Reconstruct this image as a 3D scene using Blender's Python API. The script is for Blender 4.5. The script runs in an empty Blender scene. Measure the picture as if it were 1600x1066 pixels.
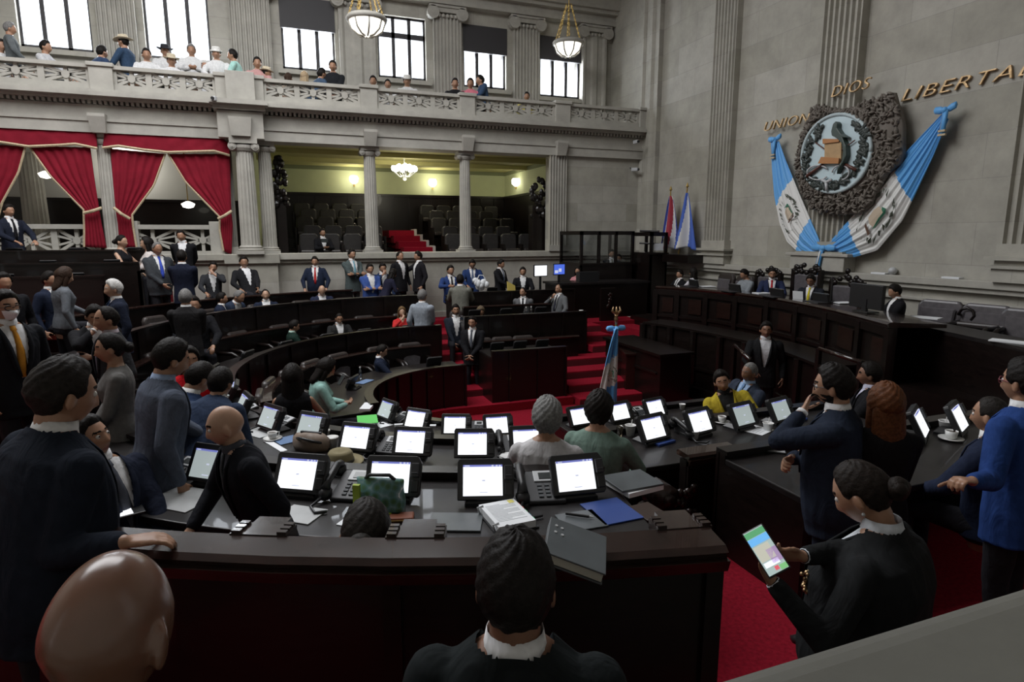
import bpy, bmesh, math, random
from mathutils import Vector, Matrix, Euler
random.seed(7)
SC = bpy.context.scene
COL = SC.collection
PI = math.pi
R = math.radians
# ------------------------------------------------------------------ camera model (1600 x 1066 frame)
F = 960.0; CX, CY = 800.0, 533.0; CAMZ = 3.1
TILT = math.atan(165 / 960.0); YAW = math.atan(365 / 974.0)
ct, st, ca, sa = math.cos(TILT), math.sin(TILT), math.cos(YAW), math.sin(YAW)
def ray(px, py):
    u = (px - CX) / F; v = (py - CY) / F
    fw = ct - v * st; dn = v * ct + st
    return Vector((fw * sa + u * ca, fw * ca - u * sa, -dn))
def P(px, py, Z):
    d = ray(px, py); k = (Z - CAMZ) / d.z
    return Vector((d.x * k, d.y * k, Z))
def PY(px, py, Y):
    d = ray(px, py); k = Y / d.y
    return Vector((d.x * k, Y, CAMZ + d.z * k))
def PX(px, py, X):
    d = ray(px, py); k = X / d.x
    return Vector((X, d.y * k, CAMZ + d.z * k))
def PD(px, py, D):
    d = ray(px, py)
    return Vector((d.x * D, d.y * D, CAMZ + d.z * D))
# ------------------------------------------------------------------ materials
MATS = {}
def mat(name, col, rough=0.6, metal=0.0, noise=0.0, nscale=8.0, bump=0.0, emit=None, estr=0.0, spec=0.5, sheen=0.0, coat=0.0):
    if name in MATS: return MATS[name]
    m = bpy.data.materials.new(name); m.use_nodes = True
    nt = m.node_tree; b = nt.nodes['Principled BSDF']
    b.inputs['Base Color'].default_value = (*col, 1); b.inputs['Roughness'].default_value = rough
    b.inputs['Metallic'].default_value = metal; b.inputs['Specular IOR Level'].default_value = spec
    b.inputs['Coat Weight'].default_value = coat
    if sheen: b.inputs['Sheen Weight'].default_value = sheen
    if emit:
        b.inputs['Emission Color'].default_value = (*emit, 1); b.inputs['Emission Strength'].default_value = estr
    if noise or bump:
        tc = nt.nodes.new('ShaderNodeTexCoord'); nz = nt.nodes.new('ShaderNodeTexNoise')
        nz.inputs['Scale'].default_value = nscale; nz.inputs['Detail'].default_value = 5
        nt.links.new(tc.outputs['Object'], nz.inputs['Vector'])
        if noise:
            mx = nt.nodes.new('ShaderNodeMixRGB'); mx.blend_type = 'MULTIPLY'; mx.inputs[0].default_value = 1
            mx.inputs[1].default_value = (*col, 1)
            rp = nt.nodes.new('ShaderNodeMapRange')
            rp.inputs['From Min'].default_value = .3; rp.inputs['From Max'].default_value = .7
            rp.inputs['To Min'].default_value = 1 - noise; rp.inputs['To Max'].default_value = 1 + noise
            nt.links.new(nz.outputs['Fac'], rp.inputs['Value']); nt.links.new(rp.outputs[0], mx.inputs[2])
            nt.links.new(mx.outputs[0], b.inputs['Base Color'])
        if bump:
            bp = nt.nodes.new('ShaderNodeBump'); bp.inputs['Strength'].default_value = bump; bp.inputs['Distance'].default_value = .02
            nt.links.new(nz.outputs['Fac'], bp.inputs['Height']); nt.links.new(bp.outputs[0], b.inputs['Normal'])
    MATS[name] = m
    return m
def stone(name, col, axis, bw=1.35, bh=.62, mortar=.006):
    """coursed ashlar; axis 'x' for walls running along X, 'y' for walls running along Y, 'n' no joints"""
    if name in MATS: return MATS[name]
    m = mat(name, col, .75, noise=.0)
    nt = m.node_tree; b = nt.nodes['Principled BSDF']; L = nt.links.new
    geo = nt.nodes.new('ShaderNodeNewGeometry'); sep = nt.nodes.new('ShaderNodeSeparateXYZ'); L(geo.outputs['Position'], sep.inputs[0])
    nz = nt.nodes.new('ShaderNodeTexNoise'); nz.inputs['Scale'].default_value = 2.2; nz.inputs['Detail'].default_value = 8
    nz.inputs['Roughness'].default_value = .65
    L(geo.outputs['Position'], nz.inputs['Vector'])
    mr = nt.nodes.new('ShaderNodeMapRange'); mr.inputs['From Min'].default_value = .25; mr.inputs['From Max'].default_value = .75
    mr.inputs['To Min'].default_value = .8; mr.inputs['To Max'].default_value = 1.18; L(nz.outputs['Fac'], mr.inputs['Value'])
    mx = nt.nodes.new('ShaderNodeMixRGB'); mx.blend_type = 'MULTIPLY'; mx.inputs[0].default_value = 1; L(mr.outputs[0], mx.inputs[2])
    if axis in 'xy':
        cb = nt.nodes.new('ShaderNodeCombineXYZ'); L(sep.outputs['X' if axis == 'x' else 'Y'], cb.inputs['X']); L(sep.outputs['Z'], cb.inputs['Y'])
        br = nt.nodes.new('ShaderNodeTexBrick'); L(cb.outputs[0], br.inputs['Vector'])
        br.inputs['Scale'].default_value = 1; br.inputs['Brick Width'].default_value = bw; br.inputs['Row Height'].default_value = bh
        br.inputs['Mortar Size'].default_value = mortar; br.inputs['Mortar Smooth'].default_value = .3
        c = Vector(col)
        br.inputs['Color1'].default_value = (*(c * 1.08), 1); br.inputs['Color2'].default_value = (c.x * .90, c.y * .90, c.z * .86, 1)
        br.inputs['Mortar'].default_value = (*(c * .80), 1)
        L(br.outputs['Color'], mx.inputs[1])
    else:
        mx.inputs[1].default_value = (*col, 1)
    L(mx.outputs[0], b.inputs['Base Color'])
    bp = nt.nodes.new('ShaderNodeBump'); bp.inputs['Strength'].default_value = .25; bp.inputs['Distance'].default_value = .02
    L(nz.outputs['Fac'], bp.inputs['Height']); L(bp.outputs[0], b.inputs['Normal'])
    return m
def wood(name, col, rough=.28, scale=(3, 3, 14), coat=.1):
    if name in MATS: return MATS[name]
    m = mat(name, col, rough, coat=coat, spec=.35)
    nt = m.node_tree; b = nt.nodes['Principled BSDF']; L = nt.links.new
    tc = nt.nodes.new('ShaderNodeTexCoord'); mp = nt.nodes.new('ShaderNodeMapping'); mp.inputs['Scale'].default_value = scale
    L(tc.outputs['Object'], mp.inputs[0])
    nz = nt.nodes.new('ShaderNodeTexNoise'); nz.inputs['Scale'].default_value = 2; nz.inputs['Detail'].default_value = 6; nz.inputs['Distortion'].default_value = 1.2
    L(mp.outputs[0], nz.inputs[0])
    cr = nt.nodes.new('ShaderNodeValToRGB'); c = Vector(col)
    cr.color_ramp.elements[0].position = .3; cr.color_ramp.elements[1].position = .75
    cr.color_ramp.elements[0].color = (*(c * .6), 1); cr.color_ramp.elements[1].color = (*(c * 1.5), 1)
    L(nz.outputs['Fac'], cr.inputs[0]); L(cr.outputs[0], b.inputs['Base Color'])
    return m
def glass(name, tint=(.9, .93, .95), refl=.12):
    if name in MATS: return MATS[name]
    m = bpy.data.materials.new(name); m.use_nodes = True; nt = m.node_tree; nt.nodes.clear()
    o = nt.nodes.new('ShaderNodeOutputMaterial'); t = nt.nodes.new('ShaderNodeBsdfTransparent'); t.inputs[0].default_value = (*tint, 1)
    g = nt.nodes.new('ShaderNodeBsdfGlossy'); g.inputs['Roughness'].default_value = .03
    x = nt.nodes.new('ShaderNodeMixShader'); x.inputs[0].default_value = refl
    nt.links.new(t.outputs[0], x.inputs[1]); nt.links.new(g.outputs[0], x.inputs[2]); nt.links.new(x.outputs[0], o.inputs[0])
    MATS[name] = m
    return m
STONE = (.37, .355, .315)
M_FAC = stone('facade_stone', STONE, 'x', 1.6, .5)
M_WALL = stone('hall_wall_stone', (.36, .345, .305), 'y', 1.45, .66)
M_PLAIN = stone('plain_stone', (.38, .365, .325), 'n')
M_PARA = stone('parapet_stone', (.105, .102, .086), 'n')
M_WOOD = wood('mahogany', (.0065, .0038, .0032), .33)
M_WOOD2 = wood('mahogany_red', (.014, .0055, .004), .33)
M_WOODTOP = wood('worktop_dark', (.010, .008, .008), .42)
M_RAIL = wood('polished_rail', (.020, .010, .008), .2, coat=.7)
M_CARPET = mat('red_carpet', (.20, .006, .016), .95, noise=.25, nscale=40, bump=.2, spec=.1)
M_CURT = mat('red_velvet', (.215, .013, .026), .9, noise=.12, nscale=5, spec=.1)
M_FRINGE = mat('gold_fringe', (.5, .40, .26), .7, noise=.3, nscale=60)
M_GOLD = mat('gilded_bronze', (.48, .33, .18), .38, .9, noise=.25, nscale=20)
M_BRASS = mat('brass', (.6, .42, .14), .35, .9)
M_BLACK = mat('black_plastic', (.012, .012, .013), .4)
M_DGREY = mat('dark_grey_plastic', (.025, .025, .028), .5)
M_SILVER = mat('silver_plastic', (.45, .46, .47), .4)
M_LCD = mat('lcd_grey', (.03, .035, .035), .2)
M_SCREEN = mat('lit_screen', (.8, .82, .85), .3, emit=(.93, .96, 1.0), estr=1.15)
M_SCREENBAR = mat('lit_screen_bar', (.1, .12, .5), .3, emit=(.24, .27, .72), estr=.6)
M_SCREENTXT = mat('lit_screen_text', (.4, .42, .6), .3, emit=(.62, .66, .82), estr=.8)
M_PAPER = mat('paper', (.74, .76, .78), .8, noise=.04, nscale=9)
M_PAPERTXT = mat('printed_text', (.35, .37, .40), .8)
M_PAD = mat('grey_desk_pad', (.42, .43, .43), .5, noise=.12, nscale=6)
M_IRON = mat('dark_iron', (.03, .03, .035), .5, .3)
M_GLASS = glass('window_glass', (.97, .98, 1), .06)
M_BOOTHGLASS = glass('booth_glass', (.72, .74, .75), .08)
M_LAMP = mat('opal_glass_lit', (.9, .88, .8), .4, emit=(1, .95, .84), estr=1.6)
M_LAMP2 = mat('bulb_lit', (.9, .88, .8), .4, emit=(1, .96, .82), estr=4.5)
M_GREEN = mat('pale_green_plaster', (.52, .56, .36), .85, noise=.04, nscale=3)
M_GREEND = mat('green_border', (.20, .22, .13), .85)
M_CEILY = mat('yellow_ceiling', (.50, .47, .20), .85, noise=.05, nscale=3)
M_BAND = mat('ornament_band', (.055, .055, .035), .8, noise=.6, nscale=9)
M_LEATH = mat('brown_leather', (.035, .028, .026), .38, noise=.2, nscale=14)
M_LEATHD = mat('dark_seat_leather', (.030, .027, .026), .5, noise=.2, nscale=14)
M_LEATHG = mat('grey_leather', (.085, .078, .085), .36, noise=.2, nscale=14)
M_WHITE = mat('white_ceramic', (.72, .72, .70), .3)
M_STYRO = mat('white_foam', (.78, .78, .77), .6)
M_LBLUE = mat('sky_blue_satin', (.10, .36, .74), .5, sheen=.2)
M_FWHITE = mat('white_satin', (.70, .70, .68), .55)
def cm(name, col, rough=.8, **k): return mat(name, col, rough, **k)
CL = {}
def cloth(c, rough=.85):
    key = tuple(round(x, 3) for x in c)
    if key not in CL:
        m = CL[key] = mat('cloth_%d' % len(CL), c, rough, noise=.13, nscale=26, spec=.08)
        nt = m.node_tree; tc = nt.nodes.new('ShaderNodeTexCoord'); mp = nt.nodes.new('ShaderNodeMapping'); mp.inputs['Scale'].default_value = (1, 1, .6)
        n2 = nt.nodes.new('ShaderNodeTexNoise'); n2.inputs['Scale'].default_value = 7; n2.inputs['Detail'].default_value = 3; n2.inputs['Distortion'].default_value = 1.6
        bp = nt.nodes.new('ShaderNodeBump'); bp.inputs['Strength'].default_value = .55; bp.inputs['Distance'].default_value = .03
        nt.links.new(tc.outputs['Object'], mp.inputs[0]); nt.links.new(mp.outputs[0], n2.inputs[0]); nt.links.new(n2.outputs['Fac'], bp.inputs['Height']); nt.links.new(bp.outputs[0], nt.nodes['Principled BSDF'].inputs['Normal'])
    return CL[key]
# ------------------------------------------------------------------ mesh builder
class MB:
    def __init__(s): s.v = []; s.f = []; s.m = []; s.mi = 0
    def add(s, vs, fs):
        o = len(s.v); s.v += [tuple(v) for v in vs]
        for f in fs: s.f.append([i + o for i in f]); s.m.append(s.mi)
        return s
    def mat(s, i): s.mi = i; return s
    def box(s, x0, x1, y0, y1, z0, z1, M=None):
        vs = [(x, y, z) for z in (z0, z1) for y in (y0, y1) for x in (x0, x1)]
        if M: vs = [M @ Vector(v) for v in vs]
        return s.add(vs, [(0, 2, 3, 1), (4, 5, 7, 6), (0, 1, 5, 4), (2, 6, 7, 3), (0, 4, 6, 2), (1, 3, 7, 5)])
    def loft(s, rings, c0=True, c1=True, closed=True):
        n = len(rings[0]); vs = [v for r in rings for v in r]; fs = []
        for i in range(len(rings) - 1):
            for j in range(n if closed else n - 1):
                k = (j + 1) % n
                fs.append((i * n + j, i * n + k, (i + 1) * n + k, (i + 1) * n + j))
        if c0: fs.append(tuple(range(n - 1, -1, -1)))
        if c1: fs.append(tuple((len(rings) - 1) * n + j for j in range(n)))
        return s.add(vs, fs)
    def cyl(s, p0, p1, r0, r1=None, n=12, cap=True):
        p0 = Vector(p0); p1 = Vector(p1); r1 = r0 if r1 is None else r1
        a, b = basis(p1 - p0)
        rs = [[p + (a * math.cos(2 * PI * j / n) + b * math.sin(2 * PI * j / n)) * r for j in range(n)] for p, r in ((p0, r0), (p1, r1))]
        return s.loft(rs, cap, cap)
    def caps(s, p0, p1, r0, r1, n=10, k=3):
        p0 = Vector(p0); p1 = Vector(p1); d = p1 - p0
        if d.length < 1e-6: d = Vector((0, 0, 1e-4))
        a, b = basis(d); d = d.normalized(); rs = []
        for i in range(k + 1):
            t = -PI / 2 + PI / 2 * i / k + (.12 if i == 0 else 0)
            rs.append((p0 + d * r0 * math.sin(t), r0 * math.cos(t)))
        for i in range(k + 1):
            t = PI / 2 * i / k - (.12 if i == k else 0)
            rs.append((p1 + d * r1 * math.sin(t), r1 * math.cos(t)))
        return s.loft([[p + (a * math.cos(2 * PI * j / n) + b * math.sin(2 * PI * j / n)) * r for j in range(n)] for p, r in rs])
    def tube(s, pts, r, n=8):
        pts = [Vector(p) for p in pts]; rs = []
        a = None
        for i, p in enumerate(pts):
            d = (pts[min(i + 1, len(pts) - 1)] - pts[max(i - 1, 0)]).normalized()
            if a is None: a, b = basis(d)
            else:
                a = (a - d * a.dot(d)).normalized(); b = d.cross(a)
            rr = r[i] if isinstance(r, (list, tuple)) else r
            rs.append([p + (a * math.cos(2 * PI * j / n) + b * math.sin(2 * PI * j / n)) * rr for j in range(n)])
        return s.loft(rs)
    def lathe(s, prof, c=(0, 0, 0), n=20, M=None):
        rs = [[Vector((c[0] + r * math.cos(2 * PI * j / n), c[1] + r * math.sin(2 * PI * j / n), c[2] + z)) for j in range(n)] for r, z in prof]
        if M: rs = [[M @ v for v in r] for r in rs]
        return s.loft(rs)
    def ball(s, c, r, n=12, k=8, M=None):
        r = (r, r, r) if not isinstance(r, (tuple, list)) else r
        rs = []
        for i in range(k + 1):
            t = -PI / 2 + PI * i / k; t = max(-PI / 2 + .05, min(PI / 2 - .05, t))
            rs.append([Vector((r[0] * math.cos(t) * math.cos(2 * PI * j / n), r[1] * math.cos(t) * math.sin(2 * PI * j / n), r[2] * math.sin(t))) for j in range(n)])
        c = Vector(c)
        if M: rs = [[M @ v for v in q] for q in rs]
        return s.loft([[c + v for v in q] for q in rs])
    def prism(s, poly, fn, d0, d1):
        """poly: 2D points; fn(h, v, d) -> 3D"""
        n = len(poly)
        return s.loft([[Vector(fn(h, v, d)) for h, v in poly] for d in (d0, d1)])
    def grid(s, fn, nu, nv):
        vs = [fn(i / nu, j / nv) for i in range(nu + 1) for j in range(nv + 1)]
        return s.add(vs, [(i * (nv + 1) + j, i * (nv + 1) + j + 1, (i + 1) * (nv + 1) + j + 1, (i + 1) * (nv + 1) + j) for i in range(nu) for j in range(nv)])
    def mesh(s, name, mats, smooth=False):
        me = bpy.data.meshes.new(name); me.from_pydata(s.v, [], s.f)
        for m in mats: me.materials.append(m)
        if len(mats) > 1: me.polygons.foreach_set('material_index', s.m)
        if smooth: me.polygons.foreach_set('use_smooth', [True] * len(s.f))
        me.update()
        bm = bmesh.new(); bm.from_mesh(me); bmesh.ops.recalc_face_normals(bm, faces=bm.faces); bm.to_mesh(me); bm.free()
        return me
    def obj(s, name, mats, parent=None, smooth=False, bevel=0, M=None, angle=None):
        mats = mats if isinstance(mats, (list, tuple)) else [mats]
        o = bpy.data.objects.new(name, s.mesh(name, mats, smooth)); COL.objects.link(o)
        if M is not None: o.matrix_local = M
        if parent is not None: o.parent = parent
        if bevel:
            b = o.modifiers.new('b', 'BEVEL'); b.width = bevel; b.segments = 2; b.limit_method = 'ANGLE'
        return o
def basis(d):
    d = Vector(d).normalized(); u = Vector((0, 0, 1)) if abs(d.z) < .9 else Vector((1, 0, 0))
    a = u.cross(d).normalized(); return a, d.cross(a)
def tag(o, label, cat, group=None):
    o['label'] = label; o['category'] = cat
    if group: o['group'] = group
    return o
def thing(name, label, cat, loc=(0, 0, 0), rz=0, group=None):
    o = bpy.data.objects.new(name, None); COL.objects.link(o); o.empty_display_size = .1
    o.location = loc; o.rotation_euler = (0, 0, rz)
    return tag(o, label, cat, group)
def struct(o):
    o['kind'] = 'structure'; return o
def dup(root, loc, rz, label=None, scale=None):
    r = root.copy(); COL.objects.link(r); r.location = loc; r.rotation_euler = (0, 0, rz)
    if label: r['label'] = label
    if scale: r.scale = (scale,) * 3
    for ch in list(root.children):
        c = ch.copy(); COL.objects.link(c); c.parent = r
        for g in list(ch.children):
            d = g.copy(); COL.objects.link(d); d.parent = c
    return r
def XF(loc, rz=0, rx=0, ry=0): return Matrix.Translation(loc) @ Euler((rx, ry, rz)).to_matrix().to_4x4()
# ================================================================== ARCHITECTURE
YF = 16.0; XW = 10.1; YU = 18.1
def S(mb, name, m, **k): return struct(mb.obj(name, m, **k))
# floors -------------------------------------------------------------
S(MB().box(-10, XW, .0, 22, -.3, 0), 'floor', M_CARPET)
# hall shell ---------------------------------------------------------
S(MB().box(XW, XW + .5, -1, 19, 0, 11.5), 'wall_right', M_WALL)
S(MB().box(-10.4, -10, -1, 22, 0, 11.5), 'wall_left', M_WALL)
S(MB().box(-10, XW, -1.6, -1.2, 0, 11.5), 'wall_near', M_FAC)
S(MB().box(-10, XW, -1.6, 18.6, 11.4, 11.7), 'ceiling', M_PLAIN)
mb = MB()                                        # unseen glazed ceiling panel, made up to house the overhead fill lamp
for i in range(12): mb.box(-7.7 + i, -7.64 + i, 6.3, 13.3, 11.34, 11.4)
for i in range(8): mb.box(-7.7, 3.36, 6.3 + i, 6.36 + i, 11.34, 11.4)
o = S(mb, 'window_7', M_BRASS); MB().box(-7.7, 3.3, 6.3, 13.3, 11.385, 11.395).obj('pane', mat('added_panel_glass', (.8, .82, .84), .4), o)
mb = MB()                                        # podium of the far arcade
mb.box(-10, XW, YF + .06, YF + .5, .8, 2.46).box(-10, XW, YF - .06, YF + .5, 2.52, 2.67).box(-10, XW, YF, YF + .5, 2.44, 2.53)
mb.box(-10, XW, YF - .04, YF + .5, .8, 1.1)
mb.box(-1.15, -.05, YF - .32, YF + .1, .8, 2.45).box(-1.2, 0, YF - .38, YF + .1, 2.45, 2.67)
mb.box(7.2, XW, YF + .06, YF + .5, 2.67, 5.3)
S(mb, 'wall_far', M_FAC, bevel=.012)
mb = MB()                                        # entablature and cornice
mb.box(-10, XW, YF - .05, YF + .55, 5.27, 5.5).box(-10, XW, YF - .08, YF + .55, 5.5, 5.56).box(-10, XW, YF - .03, YF + .55, 5.56, 5.84)
mb.box(-10, XW, YF - .2, YF + .5, 5.92, 5.98).box(-10, XW, YF - .34, YF + .5, 5.98, 6.06).box(-10, XW, YF - .28, YF + .5, 6.06, 6.12)
x = -9.9
while x < 10:
    mb.box(x, x + .055, YF - .13, YF, 5.85, 5.925); x += .1
mb.box(-1.12, -.17, YF - .36, YF, 5.27, 5.84).box(-1.24, -.05, YF - .6, YF, 5.96, 6.06).box(-1.18, -.11, YF - .46, YF, 5.86, 5.96)
for xc in (-3.45, 2.25, 4.73, 7.4):
    mb.loft([[(xc - w, YF - d, z), (xc + w, YF - d, z), (xc + w, YF, z), (xc - w, YF, z)] for w, d, z in ((.13, .14, 5.26), (.16, .24, 5.58), (.16, .24, 5.64))])
mb.loft([[(-.65 - w, YF - .36 - d, z), (-.65 + w, YF - .36 - d, z), (-.65 + w, YF - .3, z), (-.65 - w, YF - .3, z)] for w, d, z in ((.2, .1, 5.3), (.24, .16, 5.7))])
S(mb, 'trim_1', M_PLAIN)
mb = MB()                                        # gallery floor with a raised bench step
mb.box(-10, XW, YF, YU, 5.6, 5.75).box(-10, XW, YU - .9, YU, 5.75, 6.05)
S(mb, 'floor_gallery', M_PLAIN)
# balustrade ---------------------------------------------------------
def starburst(mb, x0, x1, z0, z1, y, t=.09):
    """pierced stone panel: radiating spokes round a boss"""
    xc, zc = (x0 + x1) / 2, (z0 + z1) / 2; w, h = (x1 - x0) / 2, (z1 - z0) / 2
    def f(a, b, d): return (a, y + d, b)
    def bar(ax, az, bx, bz, r0, r1):
        d = Vector((bx - ax, bz - az)); n = Vector((-d.y, d.x)).normalized()
        mb.prism([(ax + n.x * r0, az + n.y * r0), (bx + n.x * r1, bz + n.y * r1), (bx - n.x * r1, bz - n.y * r1), (ax - n.x * r0, az - n.y * r0)], f, 0, t)
    bar(xc, z0, xc, z1, .035, .035)
    for sx in (-1, 1):
        for sz in (-1, 1):
            bar(xc + sx * .03, zc + sz * .02, xc + sx * w, zc + sz * h * .95, .03, .03)
            bar(xc + sx * .03, zc, xc + sx * w, zc + sz * h * .38, .022, .022)
    mb.prism([(xc + .075 * math.cos(a * PI / 8), zc + .085 * math.sin(a * PI / 8)) for a in range(16)], f, -.02, t + .02)
def balustrade(x0, x1, npan, y, zb, zr, h0=.2, h1=.075):
    mb = MB(); mb.box(x0, x1, y - .06, y + .16, zb, zb + h0).box(x0, x1, y - .08, y + .18, zr - h1, zr)
    w = (x1 - x0) / npan
    for i in range(npan):
        a = x0 + w * i
        starburst(mb, a + .06, a + w - .06, zb + h0, zr - h1, y)
        mb.box(a - .06 if i else a, a + .06, y - .02, y + .12, zb + h0, zr - h1)
    mb.box(x1 - .06, x1, y - .02, y + .12, zb + h0, zr - h1)
    return mb
piers = [(-6.3, .22), (-3.3, .22), (-.62, .5), (2.25, .2), (4.73, .2), (7.42, .22), (9.95, .12)]
n = 1
for (a, wa), (b, wb) in zip(piers[:-1], piers[1:]):
    S(balustrade(a + wa, b - wb, 3, YF - .06, 6.06, 6.64), 'trim_%d' % (n + 1), M_PLAIN); n += 1
mb = MB()
for a, wa in piers: mb.box(a - wa, a + wa, YF - .16, YF + .14, 6.1, 6.6).box(a - wa - .03, a + wa + .03, YF - .2, YF + .18, 6.6, 6.68)
mb.box(-.9, -.3, YF - .35, YF, 6.1, 6.7)
S(mb, 'trim_8', M_PLAIN, bevel=.01)
# columns -------------------------------------------------------------
def flute_ring(c, r, z, n=18):
    out = []
    for i in range(n * 4):
        a = 2 * PI * i / (n * 4); k = (1, .93, .9, .93)[i % 4]
        out.append(Vector((c[0] + r * k * math.cos(a), c[1] + r * k * math.sin(a), z)))
    return out
def volute(mb, x, y, z, r, t, axis='y'):
    for k in (1, .62, .3):
        rr = r * k; d = t * (1 + .25 * (1 - k))
        if axis == 'y': mb.cyl((x, y - d, z), (x, y + d, z), rr, n=16)
        else: mb.cyl((x - d, y, z), (x + d, y, z), rr, n=16)
def column(x, y, r, z0, z1, name):
    mb = MB(); zb = z0 + r * .9; zc = z1 - r * 1.3
    mb.box(x - r * 1.4, x + r * 1.4, y - r * 1.4, y + r * 1.4, z0, z0 + r * .35)
    mb.lathe([(r * 1.35, r * .35), (r * 1.4, r * .5), (r * 1.15, r * .62), (r * 1.22, r * .78), (r * 1.05, r * .95)], (x, y, z0), 24)
    mb.loft([flute_ring((x, y), r * k, zb + (zc - zb) * t) for t, k in ((0, 1.03), (.04, 1), (.4, .98), (1, .86))])
    mb.lathe([(r * .95, 0), (r * 1.12, r * .3), (r * 1.15, r * .6)], (x, y, zc), 24)
    for s in (-1, 1): volute(mb, x + s * r * 1.15, y, zc + r * .45, r * .42, r * .95)
    mb.box(x - r * 1.4, x + r * 1.4, y - r * 1.1, y + r * 1.1, zc + r * .75, z1)
    S(mb, name, M_PLAIN)
column(-3.45, YF + .2, .17, 2.67, 5.27, 'column_1'); column(2.25, YF + .2, .165, 2.67, 5.27, 'column_2'); column(4.73, YF + .2, .155, 2.67, 5.27, 'column_3')
column(-.62, YF - .15, .21, 2.67, 5.27, 'column_4'); column(-.2, YF + .25, .165, 2.67, 5.27, 'column_5')
column(PY(46, 260, 18.4).x, 18.4, .27, 1.9, 5.4, 'column_6')
def pilaster_y(x, w, y, dep, z0, z1, name, n=7, cap=True, base=True, mtl=None):
    """fluted pilaster on a wall that faces -Y"""
    sec = [(x - w / 2, y), (x - w / 2, y - dep)]
    g = w / n
    for i in range(n):
        a = x - w / 2 + g * i
        sec += [(a + g * .18, y - dep), (a + g * .32, y - dep + .045), (a + g * .68, y - dep + .045), (a + g * .82, y - dep)]
    sec += [(x + w / 2, y - dep), (x + w / 2, y)]
    mb = MB(); mb.loft([[Vector((a, b, z)) for a, b in sec] for z in (z0, z1)])
    if base: mb.box(x - w * .58, x + w * .58, y - dep - .07, y, z0, z0 + .16)
    if cap:
        for s in (-1, 1): volute(mb, x + s * w * .52, y - dep, z1 + .0, .17, .1)
        mb.box(x - w * .6, x + w * .6, y - dep - .06, y, z1 + .02, z1 + .14).box(x - w * .66, x + w * .66, y - dep - .1, y, z1 + .14, z1 + .2)
        for i in range(5): mb.ball((x - w * .3 + w * .15 * i, y - dep - .04, z1 - .06), (.05, .03, .05), 8, 5)
    S(mb, name, mtl or M_PLAIN)
pilaster_y(7.36, .5, YF + .06, .1, 2.67, 5.27, 'column_7', 6, cap=False)
pilaster_y(-1.02, .2, YF + .4, .15, 2.67, 5.27, 'column_8', 3, cap=False)
# upper gallery wall with windows ---------------------------------------
WIN = [(-5.31, -3.86, 7.4, 9.6), (-2.75, -1.31, 7.4, 9.6), (.38, 1.72, 7.42, 9.15), (2.86, 4.2, 7.42, 9.05), (5.3, 6.6, 7.36, 9.0), (7.7, 9.06, 7.28, 8.95)]
mb = MB(); xs = -10
for (a, b, z0, z1) in WIN:
    mb.box(xs, a, YU, YU + .45, 5.6, 10); mb.box(a, b, YU, YU + .45, 5.6, z0); mb.box(a, b, YU, YU + .45, z1, 10); xs = b
    mb.box(a - .12, b + .12, YU - .12, YU + .1, z0 - .14, z0 - .03)
mb.box(xs, XW, YU, YU + .45, 5.6, 10)
S(mb, 'wall_gallery', M_FAC)
mb = MB()
for z, d, h in ((9.42, .28, .12), (9.54, .22, .16), (9.7, .4, .1), (9.8, .5, .08)): mb.box(-10, XW, YU - d, YU + .4, z, z + h)
prof = [(YU - .5 - 1.6 * (1 - math.cos(t * PI / 2 / 8)), 9.88 + 1.6 * math.sin(t * PI / 2 / 8)) for t in range(9)]
mb.loft([[Vector((x, y, z)) for y, z in prof + [(prof[-1][0], 11.7), (YU + .3, 11.7), (YU + .3, 9.88)]] for x in (-10, XW)])
for i in range(26):
    for q in (2, 4, 6): mb.ball((-9.8 + i * .78, prof[q][0], prof[q][1]), (.16, .09, .09), 8, 5)
S(mb, 'trim_9', M_PLAIN)
for i, (x, w) in enumerate(((-6.9, .9), (-3.3, .8), (-.35, .95), (2.3, .95), (4.79, .8), (7.2, .8), (9.45, .8))):
    pilaster_y(x, w, YU, .16, 5.75, 9.2, 'column_%d' % (9 + i), 8 if i not in (3, 6) else 2)
M_WFRAME = mat('dark_window_frame', (.035, .033, .036), .6)
for i, (a, b, z0, z1) in enumerate(WIN):
    w = MB(); y0, y1 = YU + .12, YU + .2; t = .055
    w.box(a, a + t, y0, y1, z0, z1).box(b - t, b, y0, y1, z0, z1).box(a, b, y0, y1, z0, z0 + t * 1.4).box(a, b, y0, y1, z1 - t, z1)
    for k in (1, 2):
        xm = a + (b - a) * k / 3; w.box(xm - .045, xm + .045, y0, y1, z0, z1)
    zt = z1 - .46 if i != 3 else z1 - .48
    w.box(a, b, y0, y1, zt - .07, zt + .07)
    o = struct(w.obj('window_%d' % (i + 1), M_WFRAME))
    MB().box(a + .02, b - .02, y0 + .03, y0 + .045, z0 + .02, z1 - .02).obj('pane', M_GLASS, o)
    if i in (2, 4, 5):
        drop = (.72, .68, .62)[(2, 4, 5).index(i)]
        MB().box(a - .02, b + .02, YU - .02, YU + .08, z1 - drop, z1 + .05).obj('roller_blind', M_WFRAME, o)
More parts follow.
